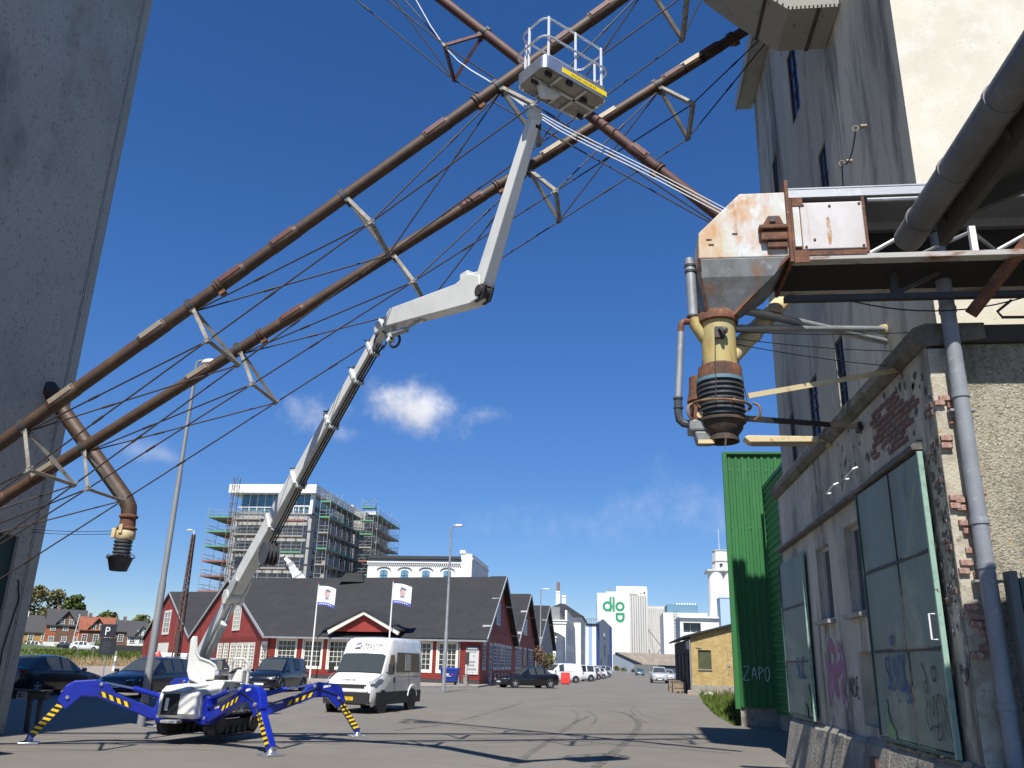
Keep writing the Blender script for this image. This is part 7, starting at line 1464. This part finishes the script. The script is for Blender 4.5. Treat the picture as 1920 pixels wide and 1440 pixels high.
def street_lamp(label, x, y, h, arm, r=.11):
    t = thing('street_lamp', label, 'street lamp', (x,y,0), 0, 'slender street lamps along the road')
    m = MB(); m.lathe((x,y,0), Z_, [(r,0),(r*.95,h*.35),(r*.75,h*.36),(r*.5,h)], 12); m.build('post', galv, t, smooth=True)
    m = MB(); m.path([(x,y,h),(x+arm*.25,y,h+.12),(x+arm*.6,y,h+.14)], r*.45, 6); m.build('arm', galv, t)
    m = MB(); m.obox((x+arm*.85,y,h+.13), (abs(arm)*.35,0,0), (0,.14,0), (0,0,.06)); m.build('lamp_head', white_paint, t, bevel=.03)
street_lamp('slim grey street lamp on the pavement edge behind the white van', -9.55, 49.45, 9.25, .55)
street_lamp('slim grey street lamp beside the grey hall and small tree', -8.85, 106, 10.4, .9, .12)
# lattice mast by the water
t = thing('lattice_mast', 'rust brown lattice mast with lamp standing left of the red halls', 'mast', (-31.3,60,0))
bx_, by_ = -31.2, 60.0; tpx, tpz = -31.98, 10.2
rm = mat('rusty_lattice', (0.13,0.07,0.05), .8, layers=[((0.07,0.045,0.035),3,.45,.65)])
m = MB(); W0, W1 = .42, .16
cor = lambda z, sx, sy: V(bx_+(tpx-bx_)*0+sx*(W0+(W1-W0)*z/tpz)/2, by_+sy*(W0+(W1-W0)*z/tpz)/2, z)
for sx in (-1,1):
    for sy in (-1,1): m.beam(cor(0,sx,sy), cor(tpz,sx,sy), .07, .07)
m.build('chord', rm, t)
m = MB(); k = 24
for i in range(k):
    z0, z1 = tpz*i/k, tpz*(i+1)/k; s = 1 if i % 2 else -1
    m.beam(cor(z0,-s,-1), cor(z1,s,-1), .035); m.beam(cor(z0,1,-s), cor(z1,1,s), .035); m.beam(cor(z0,-s,1), cor(z1,s,1), .035)
tag(m.build('lacing', rm, t), kind='stuff')
m = MB(); m.path([(bx_,by_,tpz),(bx_,by_,tpz+.25),(bx_-.2,by_,tpz+.32)], .04, 6); m.lathe((bx_-.32,by_,tpz+.25), Z_, [(.02,0),(.30,.03),(.30,.07),(.05,.14)], 14); m.build('lamp_head', white_paint, t, smooth=True)
m = MB(); m.beam((-30.95,59.7,0),(-31.05,59.7,3.2),.22,.22); m.build('timber_leg', mat('dark_leg_timber', (0.05,0.042,0.036), .85), t)
# flagpoles
flag_w = mat('flag_cloth', (0.70,0.70,0.74), .8); flag_b = mat('flag_blue', (0.10,0.11,0.42), .8)
for i, (x, y, h, lb) in enumerate([(-23.55,66.9,7.3,'white flagpole with fluttering white flag in front of the pediment'),(-17.0,65.3,7.45,'white flagpole with fluttering white flag behind the white van')]):
    t = thing('flagpole', lb, 'flagpole', (x,y,0), 0, 'flagpoles before the red hall')
    m = MB(); m.lathe((x,y,0), Z_, [(.07,0),(.06,h*.6),(.035,h)], 10); m.build('pole', white_paint, t, smooth=True)
    m = MB(); m.lathe((x,y,h), Z_, [(.03,0),(.07,.05),(.05,.12),(.01,.15)], 10); m.build('finial', mat('red_finial', (0.35,0.02,0.02), .4), t, smooth=True)
    W_, H_ = 1.55, 1.5; nu, nv = 14, 8; zt = h-.12
    def fp(a, b, off=0): # a along the fly, b down
        wv = .10*a*math.sin(5.2*a+1.1*b+i*1.3)+.06*a*math.sin(9*a-2*b); return V(x+.05+W_*a*(.96-.04*b), y-.12*a+wv+off, zt-H_*b-.22*a*a+.05*math.sin(4*a+i)*a)
    def patch(nm, mt, a0, a1, b0, b1, off, par, n1=14, n2=8):
        m = MB(); m.add([fp(a0+(a1-a0)*p/n1, b0+(b1-b0)*q_/n2, off) for p in range(n1+1) for q_ in range(n2+1)], [(p*(n2+1)+q_, p*(n2+1)+q_+1, (p+1)*(n2+1)+q_+1, (p+1)*(n2+1)+q_) for p in range(n1) for q_ in range(n2)]); return m.build(nm, mt, par, smooth=True)
    fl = patch('flag', flag_w, 0,1,0,.84,0,t); patch('flag_band', flag_b, 0,1,.84,1,0,t)
    def blob(nm, mt, pts, off): m = MB(); m.poly([fp(a, b, off) for a, b in pts]); m.build(nm, mt, fl)
    ell = lambda cx, cy, rx, ry, n=14: [(cx+rx*math.cos(2*math.pi*k/n), cy+ry*math.sin(2*math.pi*k/n)) for k in range(n)]
    pk = mat('flag_print_pink', (0.52,0.38,0.36), .8); pg_ = mat('flag_print_grey', (0.16,0.15,0.17), .8)
    blob('flag_print', pk, ell(.52,.40,.17,.18), -.03); blob('flag_print', pg_, ell(.56,.22,.17,.055), -.04); blob('flag_print', pg_, [(.40,.26),(.46,.24),(.44,.36),(.39,.40)], -.041); blob('flag_print', pg_, [(.40,.62),(.66,.60),(.66,.635),(.40,.655)], -.04)
    for k in range(7): blob('flag_lettering', flag_w, [(.12+k*.11,.89),(.18+k*.11,.89),(.17+k*.11,.95),(.12+k*.11,.95)], -.03)
# parking sign
t = thing('parking_sign', 'black parking sign board with white P on a thin post', 'sign', (-23.1,38,0))
m = MB(); m.tube((-23.1,38,0),(-23.22,38,2.9),.03,n=8); m.build('post', galv, t)
m = MB(); m.box(-23.57,-22.82,37.93,37.96,2.28,2.86); b_ = m.build('upper_board', mat('sign_black', (0.02,0.022,0.028), .5), t)
m = MB(); m.box(-23.50,-22.74,37.93,37.96,1.52,2.25); m.build('lower_board', mat('sign_black', (0.02,0.022,0.028), .5), t)
text_mesh('P', .52, 'letter', plate_w, b_, frame((-23.36,37.925,2.38), X_, Z_, -Y_), .003)
m = MB()
for k in range(6): m.box(-23.38,-22.95+random.uniform(-.1,.05),37.922,37.926,1.62+k*.085,1.645+k*.085)
tag(m.build('fine_print', mat('dim_print', (0.07,0.075,0.085), .6), t), kind='stuff')
# low barrier board by the tower
t = thing('barrier_board', 'dark wooden barrier board on legs with small white notice at the tower foot', 'barrier', (-12,17.35,0))
dw_ = mat('dark_timber', (0.055,0.050,0.045), .85, layers=[((0.09,0.085,0.075),3,.45,.65,(.3,1,4))])
m = MB(); m.box(-13.6,-11.72,17.32,17.44,.64,.80); m.box(-13.6,-11.70,17.2,17.52,.801,.83); m.build('board', dw_, t, bevel=.008)
for x in (-12.05,-11.82,-13.2):
    m = MB(); m.beam((x,17.38,0),(x-.06,17.40,.64),.08,.06); m.build('leg', dw_, t)
m = MB(); m.box(-12.36,-12.14,17.300,17.316,.63,.79); nt_ = m.build('notice', mat('grey_notice', (0.40,0.41,0.43), .6), t)
m = MB(); m.box(-12.32,-12.18,17.295,17.299,.68,.69); m.box(-12.32,-12.18,17.295,17.299,.73,.74); m.box(-12.30,-12.28,17.294,17.2985,.66,.76); m.build('symbol', black, nt_)
# dumpster, notice board, little sign, planters by the red hall
t = thing('blue_dumpster', 'blue plastic four wheeled waste container against the red hall', 'dumpster', (-11.45,61.5,.12))
bp_ = mat('blue_plastic', (0.012,0.035,0.26), .5)
m = MB(); m.loft([[V(-11.95,61.1,.32),V(-10.95,61.1,.32),V(-10.95,61.8,.32),V(-11.95,61.8,.32)],[V(-12.08,60.95,1.12),V(-10.82,60.95,1.12),V(-10.82,61.95,1.12),V(-12.08,61.95,1.12)]]); m.build('bin', bp_, t, bevel=.04)
m = MB(); m.prism([(-12.1,60.9,1.13),(-12.1,61.2,1.26),(-12.1,62.0,1.24),(-12.1,62.0,1.13)], (1.3,0,0)); m.build('lid', bp_, t, bevel=.03)
m = MB(); m.box(-11.9,-11.45,60.99,61.02,.78,.86); m.box(-11.9,-11.3,60.985,61.015,.68,.72); m.build('sticker_lettering', plate_w, t)
m = MB(); m.prism([(-11.2,60.985,.86),(-11.12,60.985,.80),(-11.2,60.985,.74),(-11.28,60.985,.80)],(0,.02,0)); m.build('red_sticker', mat('red_sticker', (.5,.03,.03), .5), t)
for sx in (-11.85,-11.05):
    for sy in (61.2,61.7): m = MB(); m.lathe((sx-.04,sy,.22), X_, [(.03,0),(.10,0),(.10,.07),(.03,.07)], 12); m.build('castor', tyre, t)
t = thing('hall_notice_board', 'tall white notice board with dark header on the red hall corner', 'notice board', (-10.4,64.9,.8))
p0 = L0+fu*17.82+fn*.05
m = MB(); m.prism([p0+Z_*.8, p0+fu*1.04+Z_*.8, p0+fu*1.04+Z_*2.5, p0+Z_*2.5], fn*.05); m.build('board', mat('notice_white', (0.52,0.52,0.50), .6), t)
m = MB(); m.prism([p0+Z_*2.5, p0+fu*1.04+Z_*2.5, p0+fu*1.04+Z_*2.8, p0+Z_*2.8], fn*.06); hd = m.build('header', mat('slate_header', (0.10,0.13,0.15), .6), t)
for k, (a, b, z, h) in enumerate([(.1,.9,2.35,.08),(.22,.34,2.02,.16),(.62,.74,2.02,.16),(.14,.86,1.62,.13),(.18,.80,1.38,.12),(.12,.9,1.10,.13),(.28,.42,.9,.06),(.55,.7,.9,.06)]):
    m = MB(); q0 = p0+fn*.055+Z_*z
    for j in range(max(1,int((b-a)/.11))): m.prism([q0+fu*(a+j*.11), q0+fu*(a+j*.11+.075), q0+fu*(a+j*.11+.075)+Z_*h, q0+fu*(a+j*.11)+Z_*h], fn*.004)
    m.build('lettering', mat('faded_print', (0.16,0.16,0.16), .7), t)
m = MB()
for j in range(6): q0 = p0+fn*.065+Z_*2.6+fu*(.15+j*.13); m.prism([q0,q0+fu*.09,q0+fu*.09+Z_*.1,q0+Z_*.1],fn*.004)
m.build('header_lettering', plate_w, hd)
t = thing('post_sign', 'thin grey post with narrow dark plate before the notice board', 'sign', (-9.95,59.6,.12))
m = MB(); m.tube((-9.95,59.6,.0),(-9.95,59.6,2.3),.03,n=8); m.build('post', galv, t)
m = MB(); m.box(-10.08,-9.82,59.55,59.575,1.5,2.3); m.build('plate', darksteel, t)
t = thing('planter', 'tapered stone planter at the corner of the red hall', 'planter', (-10.1,60.4,.12))
m = MB(); m.lathe((-10.15,60.5,.12), Z_, [(.17,0),(.24,.58),(.27,.60),(.27,.66),(.21,.66)], 14); m.build('pot', plinthm, t, smooth=True)
m = MB(); m.lathe((-10.15,60.5,.70), Z_, [(.21,0),(.15,.05),(.02,.08)], 10); m.build('soil', dark_roof, t)
for i in range(5):
    x_, y_ = -9.35, 67.0+i*2.3; m = MB(); m.lathe((x_,y_,0), Z_, [(.06,0),(.06,.75),(.085,.78),(.085,.86),(.02,.92)], 10)
    tag(m.build('bollard', mat('bollard_white', (0.45,0.44,0.42), .7), smooth=True), ['first','second','third','fourth','fifth'][i]+' small pale bollard from the hall corner along the dark gable', 'bollard', 'bollards along the street gable')
t = thing('red_sign_board', 'bright red free standing sign board in front of the small white van', 'sign', (-5.0,82,0))
m = MB(); m.box(-4.75,-3.95,80.0,80.05,.10,1.02); m.box(-4.75,-3.95,80.12,80.17,.10,1.0); b_ = m.build('board', mat('signal_red', (0.62,0.035,0.03), .6), t)
m = MB()
for k in range(3): m.box(-4.62,-4.2,79.99,79.998,.86-k*.12,.89-k*.12)
m.build('faint_lettering', mat('pale_red_print', (0.68,0.16,0.15), .6), b_)
m = MB(); m.box(-4.72,-3.98,79.98,80.2,0,.098); m.build('foot', darksteel, t)
# crates and stumps by the brick shed
cw = mat('weathered_crate_wood', (0.26,0.20,0.14), .9, layers=[((0.20,0.15,0.11),2,.45,.65),((0.32,0.26,0.19),6,.5,.7)])
for x0, x1, y0, y1, h, lb in [(4.12,5.0,63.6,64.9,.72,'weathered plywood crate beside the brick shed, nearest the camera'),(4.0,4.9,66.0,67.2,.78,'weathered crate standing just behind the nearest plywood crate')]:
    t = thing('wooden_crate', lb, 'crate', ((x0+x1)/2,(y0+y1)/2,0))
    m = MB(); m.box(x0+.02,x1-.02,y0+.02,y1-.02,.10,h-.03); m.build('panel_box', cw, t)
    m = MB()
    for xx in (x0,x1-.08):
        for yy in (y0,y1-.08): m.box(xx,xx+.08,yy,yy+.08,.0,h)
    m.build('corner_post', cw, t)
    for xx in (x0+.1,(x0+x1)/2,x1-.2): m = MB(); m.box(xx,xx+.1,y0+.005,y1-.005,.0,.098); m.build('runner', cw, t)
    m = MB(); m.box(x0-.01,x1+.01,y0-.012,y0+.002,h*.45,h*.45+.06); m.box(x0-.02,x1+.02,y0-.02,y1+.02,h-.03,h); m.build('lid', cw, t)
t = thing('log_pile', 'bundle of upright timber offcuts in the grass before the brick shed', 'timber', (6.85,57.5,0))
for k in range(6):
    m = MB(); m.beam((6.5+k*.15,57.4+random.uniform(-.2,.2),0),(6.5+k*.15+random.uniform(-.05,.05),57.4,random.uniform(.35,.55)),.13,.10); m.build('log', cw, t)
m = MB(); m.lathe((5.9,56.8,0), Z_, [(.32,0),(.36,.12),(.26,.24),(.08,.30)], 8); tag(m.build('boulder', mat('pale_boulder', (0.42,0.38,0.30), .9, bump=(6,.8,.05))), 'pale boulder lying in the grass before the brick shed', 'boulder')
t = thing('sign_post', 'leaning thin steel post in the grass beside the brick shed', 'post', (7.6,56,0))
m = MB(); m.tube((7.6,56,0),(7.58,56,1.0),.025,n=6); m.build('post', darksteel, t)
m = MB(); m.lathe((4.95,59.4,0), Z_, [(.16,0),(.16,.28),(.13,.30)], 4); tag(m.build('corner_stone', mat('pinkish_stone', (0.42,0.32,0.26), .9)), 'small pinkish corner stone at the foot of the brick shed downpipe', 'stone')
# bits near the water on the left
t = thing('white_trailer', 'white box trailer parked behind the lattice mast', 'trailer', (-39.3,76,0))
m = MB(); m.box(-41.3,-38.0,75,77.2,.45,1.75); m.build('box_body', white_paint, t, bevel=.05)
for x in (-40.9,-38.4): m = MB(); m.lathe((x,74.95,.3), Y_, [(.05,0),(.3,0),(.3,.2),(.05,.2)], 14); m.build('wheel', tyre, t)
m = MB(); m.box(-40.6,-40.0,74.97,74.995,.9,1.4); m.box(-39.2,-38.7,74.97,74.995,.8,1.3); m.build('grey_panel', galv2, t)
t = thing('red_orange_marker', 'red and orange post standing behind the lamp post by the water', 'marker', (-37.9,70,0))
m = MB(); m.tube((-37.9,70,0),(-37.9,70,1.9),.05,n=8); m.build('post', galv, t)
m = MB(); m.lathe((-37.9,69.9,1.45), Z_, [(.25,-.35),(.28,0),(.12,.3),(.02,.36)], 12); m.build('red_float', mat('rescue_red', (.6,.04,.02), .5), t, smooth=True)
m = MB(); m.lathe((-37.9,69.9,.75), Z_, [(.05,-.3),(.12,0),(.33,.22),(.30,.34)], 12); m.build('orange_cone', mat('rescue_orange', (.7,.22,.02), .5), t, smooth=True)
t = thing('white_marker_post', 'slim white and dark striped marker post by the reeds', 'marker', (-46.5,78,0))
for k in range(4): m = MB(); m.lathe((-46.5,78,.0+k*.45), Z_, [(.16-.02*k,0),(.16-.02*k,.44)], 10); m.build('band', white_paint if k % 2 == 0 else galv, t)
t = thing('far_flagpole', 'white flagpole among the brick houses across the water', 'flagpole', (-92.3,141,1.8))
m = MB(); m.tube((-92.6,141,1.7),(-92.0,141,7.6),.06,n=6); m.build('pole', white_paint, t)
m = MB(); m.lathe((-92.0,141,7.6), Z_, [(.1,0),(.12,.1),(.02,.2)], 8); m.build('finial', white_paint, t)
for k, (x, y) in enumerate([(-71.5,104),(-69.5,108.5)]):
    p = bank_pt(2.3+.25*k, 5+k*3); m = MB(); m.tube(p, p+V(.1,0,1.9), .035, n=6); tag(m.build('bank_post', galv), ['slanting white pole standing in the reeds','second thin pole standing on the green bank'][k], 'post')
# ------------------------------------------------------------------ houses across the water
hbr = mat('orange_brick', (0.36,0.115,0.05), .9, layers=[((0.30,0.09,0.04),.8,.4,.65)]); hyl = mat('ochre_render', (0.36,0.22,0.075), .9); hdk = mat('dark_slate_roof', (0.05,0.05,0.052), .85); hrd = mat('red_tile_roof', (0.26,0.085,0.045), .85, layers=[((0.20,0.065,0.035),1,.4,.65)]); hcr = mat('cream_house', (0.66,0.56,0.34), .85); hbrn = mat('brown_brick', (0.16,0.09,0.06), .9); hgr = mat('warm_grey_roof', (0.19,0.14,0.11), .85)
def house(label, x, y, z, w, d, eh, rh, rz, wm, rm_, floors=1, gable_front=False, base=None, dormer=None, chim=1, wc=3):
    """gabled house: w along its ridge, d across; rz turns it; windows on the two faces towards the camera"""
    t = thing('house', label, 'house', (x,y,z), rz, None, True); hw, hd = w/2, d/2
    def gw(xs): return [V(xs,-hd,0),V(xs,hd,0),V(xs,hd,eh),V(xs,0,eh+rh),V(xs,-hd,eh)]
    m = MB(); m.prism(gw(-hw), (w,0,0)); wl = m.build('wall', wm, t)
    m = MB(); o = .3
    for s in (1,-1): m.prism([(-hw-o,s*(hd+o),eh-o*rh/hd+.05),(hw+o,s*(hd+o),eh-o*rh/hd+.05),(hw+o,0,eh+rh+.12),(-hw-o,0,eh+rh+.12)], (0,0,.12))
    rf = m.build('roof', rm_, t)
    if base: m = MB(); m.box(-hw-.04,hw+.04,-hd-.04,hd+.04,-.6,.7); m.build('base', base, t)
    for c in range(chim): m = MB(); cx = -hw*.5+c*w*.55; m.box(cx-.3,cx+.3,-.3,.3,eh+rh-.4,eh+rh+.9); m.build('chimney', white_paint if c == 0 and wm is hyl else brickdark, rf)
    fz = eh/floors
    for f in range(floors):
        for k in range(wc):
            cx = -hw+w*(k+.5)/wc; window(t, (0,-hd,0), X_, Z_, -Y_, (cx-.45,cx+.45,f*fz+.8,f*fz+2.1 if fz > 2.3 else f*fz+fz-.15), 2, 3, .09, .05, white_paint, glass, -.04, .05)
    for sx in (-1,1):
        for k in (-1,1): window(t, (sx*hw,0,0), Y_*sx, Z_, X_*sx, (k*hd*.45-.4,k*hd*.45+.4,.9,2.2), 2, 2, .09, .05, white_paint, glass, -.04, .05)
        window(t, (sx*hw,0,0), Y_*sx, Z_, X_*sx, (-.4,.4,eh+.1,eh+1.2), 2, 2, .09, .05, white_paint, glass, -.04, .05)
    if dormer:
        dm_w, dm_h, mt = dormer; m = MB(); m.prism([(-dm_w/2,-hd-.03,0),(dm_w/2,-hd-.03,0),(dm_w/2,-hd-.03,eh+.3),(0,-hd-.03,eh+dm_h),(-dm_w/2,-hd-.03,eh+.3)], (0,hd+.5,0)); dr = m.build('cross_gable', mt, t)
        m = MB()
        for s in (1,-1): m.prism([(s*(dm_w/2+.3),-hd-.4,eh+.05),(0,-hd-.4,eh+dm_h+.1),(0,.6,eh+dm_h+.1),(s*(dm_w/2+.3),.6,eh+.05)], (0,0,.12))
        m.build('cross_roof', rm_, dr)
        for s in (-.5,.5): window(dr, (s*dm_w*.5,-hd-.04,0), X_, Z_, -Y_, (-.4,.4,eh-.2,eh+1.0), 2, 3, .09, .05, white_paint, glass, -.03, .05)
    return t
R_ = math.radians
house('small ochre cottage with dark slate roof nearest the tower across the water', -105.6,149,2.5, 6.5,5.6,2.4,2.7, R_(28), hyl, hdk, 1, chim=1)
house('tall orange brick house with dark roof and white base across the water', -100.4,150,2.5, 6.2,6.0,3.7,2.6, R_(38), hbr, hdk, 2, base=white_wall, dormer=(3.0,2.3,hbrn))
house('orange brick house with red tiled roof behind the parking sign', -94.4,150.5,2.6, 5.6,5.4,2.9,2.1, R_(35), hbr, hrd, 1, base=white_wall, dormer=(2.6,1.9,hbrn))
house('brown house with dark roof right of the parking sign', -89.2,153,2.8, 5,5,2.6,1.8, R_(35), hbrn, hdk, 1)
house('white house with black roof and gabled dormer across the water', -85.6,151,2.6, 4.6,4.4,2.0,1.9, R_(30), white_wall, hdk, 1, dormer=(1.9,1.6,white_wall), chim=0)
house('taller white house just left of the lamp post across the water', -82.6,155,2.6, 4.2,4.6,3.2,1.9, R_(-60), white_wall, hgr, 2, chim=0)
house('brown roofed house beyond the lamp post across the water', -79.4,160,2.8, 5.5,5,3.2,2.3, R_(10), hbrn, hgr, 1)
house('pale yellow house at the left edge of the red halls', -75.6,150,2.0, 4.6,4.4,2.2,1.7, R_(-62), hcr, hgr, 1, chim=0)
m = MB(); m.box(-88,-78,143,143.3,1.7,2.9); tag(m.build('garden_wall', mat('dark_fence_paint', (0.025,0.025,0.027), .8)), 'low dark garden wall below the white houses across the water', 'wall')
# ------------------------------------------------------------------ trees and shrubs
def leafcloud(mb, c, r, n, s, rnd, shell=.55):
    for _ in range(n):
        d = V(rnd.gauss(0,1),rnd.gauss(0,1),rnd.gauss(0,1)).normalized(); q = Vector(c)+V(d.x*r[0],d.y*r[1],d.z*r[2])*(shell+(1-shell)*rnd.random())
        a = V(rnd.gauss(0,1),rnd.gauss(0,1),rnd.gauss(0,.6)).normalized(); b = a.cross(V(rnd.gauss(0,1),rnd.gauss(0,1),rnd.gauss(0,1))).normalized(); k = s*rnd.uniform(.6,1.3)
        mb.add([q-a*k, q+b*k*.6, q+a*k, q-b*k*.6], [(0,1,2,3)])
def tree(label, x, y, z, h, rad, leafm, seed, clumps=14, leaves=90, trunk=.35, sparse=1.0, name='tree', ls=.30, stem=.3):
    rnd = random.Random(seed); t = thing(name, label, 'tree', (x,y,z)); m = MB()
    m.path([(x,y,z-.3),(x+rnd.uniform(-.2,.2),y,z+h*.35),(x+rnd.uniform(-.3,.3),y,z+h*.8)], [trunk,trunk*.7,trunk*.2], 7)
    tops = []
    for k in range(9):
        a = k*2.4+rnd.random(); zz = z+h*(stem+.4*rnd.random()); e = V(x+math.cos(a)*rad*.7, y+math.sin(a)*rad*.7, zz+h*.25*rnd.random()+.2); m.path([(x,y,zz-h*.1), e.lerp(V(x,y,zz),.5)+V(0,0,.2), e], [trunk*.45,trunk*.25,trunk*.08], 5); tops.append(e)
    m.build('trunk', mat('bark', (0.09,0.07,0.05), .9), t)
    m = MB()
    for k in range(clumps):
        a = rnd.random()*6.28; rr = rad*math.sqrt(rnd.random())*.75; zz = z+h*(stem+.1)+(h*(.85-stem))*rnd.random(); fall = 1-.55*max(0,(zz-z)/h-.55)/.45
        cr = rad*rnd.uniform(.28,.5); leafcloud(m, (x+math.cos(a)*rr*fall, y+math.sin(a)*rr*fall, zz), (cr,cr,cr*.75), int(leaves*sparse), ls, rnd)
    m.build('crown', leafm, t)
lf1 = mat('spring_leaf', (0.13,0.15,0.035), .7, layers=[((0.19,0.19,0.05),.35,.4,.65),((0.05,0.07,0.012),1.2,.5,.7)]); lf2 = mat('olive_leaf', (0.16,0.145,0.05), .7, layers=[((0.21,0.18,0.07),.4,.4,.65),((0.06,0.06,0.015),1.2,.5,.7)]); lf3 = mat('deep_leaf', (0.09,0.125,0.03), .7, layers=[((0.13,0.16,0.04),.4,.4,.65)]); lf4 = mat('brown_bud_leaf', (0.17,0.105,0.06), .8, layers=[((0.12,0.08,0.045),.6,.4,.65)])
for i, (x, y, h, r, lm, lb, sp) in enumerate([(-137,190,12.0,6.5,lf2,'broad olive green tree behind the ochre cottage',1),(-146,194,11.0,7,lf1,'big green tree at the tower edge behind the houses',1),(-131,192,11.0,4.5,lf2,'thin twiggy tree behind the brick house',.45),(-126,190,10.2,3.0,lf3,'dark green tree just right of the tall brick house roof',1),(-121,196,6.0,4.5,lf3,'round green tree behind the red tiled roof',1),(-113,200,5.5,4.5,lf1,'low green tree behind the parking sign',1),(-103.5,192,4.6,4.0,lf3,'round green tree behind the white houses',1),(-94,196,3.6,3.5,lf1,'small green tree left of the red halls',1),(-88,190,3.2,3.2,lf3,'green bush like tree seen right of the lattice mast',1)]):
    tree(lb, x, y, 4.5, h, r, lm, 20+i, 22, 110, .4, sp, ls=.42, stem=.12)
tree('bare brownish tree in front of the brown roofed house', -77.5,146,2.0, 5.0, 2.4, lf4, 41, 12, 60, .2, .6, ls=.22)
tree('small leafy tree with brown leaves beside the grey hall', -8.3,101,0, 3.6, 1.25, lf4, 42, 12, 80, .09, 1, ls=.13, stem=.3)
tree('young green tree behind the small brown tree', -7.6,104,0, 3.0, 1.0, lf1, 43, 8, 60, .08, 1, ls=.12, stem=.3)
def shrub(label, x, y, z, r, h, lm, seed, n=260, s=.09):
    rnd = random.Random(seed); t = thing('shrub', label, 'shrub', (x,y,z)); m = MB()
    for k in range(6): a = k*1.05; m.path([(x,y,z),(x+math.cos(a)*r*.5,y+math.sin(a)*r*.5,z+h*.6)], .02, 4)
    m.build('stem', mat('bark', (0.09,0.07,0.05), .9), t); m = MB()
    for k in range(5): leafcloud(m, (x+rnd.uniform(-.5,.5)*r, y+rnd.uniform(-.5,.5)*r, z+h*rnd.uniform(.4,.7)), (r*.6,r*.6,h*.35), n//5, s, rnd, .3)
    m.build('foliage', lm, t)
shrub('low yellow green shrub before the slanting red wall', -22.0,56.0,.05,1.2,.7,lf1,51)
shrub('dry reddish climber bush at the corner of the red hall', -28.0,68.6,.1,.55,2.2,lf4,52,160,.07)
for i, (x, y) in enumerate([(1.0,295),(3.4,296),(6.2,295)]): shrub(['leftmost','middle','rightmost'][i]+' scrubby bush before the far warehouse wall', x, y, 0, 1.6, 2.2-.4*i, [lf2,lf1,lf4][i], 60+i, 220, .25)
for i, (x, y, r, h) in enumerate([(-104,146.5,1.6,1.5),(-97,146,1.8,1.3),(-91,147,1.6,1.8),(-88,146.2,1.8,1.6),(-84.5,146,1.2,1.1)]): shrub(['round hedge bush before the ochre cottage','round hedge bush before the tall brick house','round hedge bush before the red tiled house','tall hedge bush right of the parking sign','clipped hedge bush before the white house'][i], x, y, 1.9, r, h, lf3, 70+i, 300, .2)
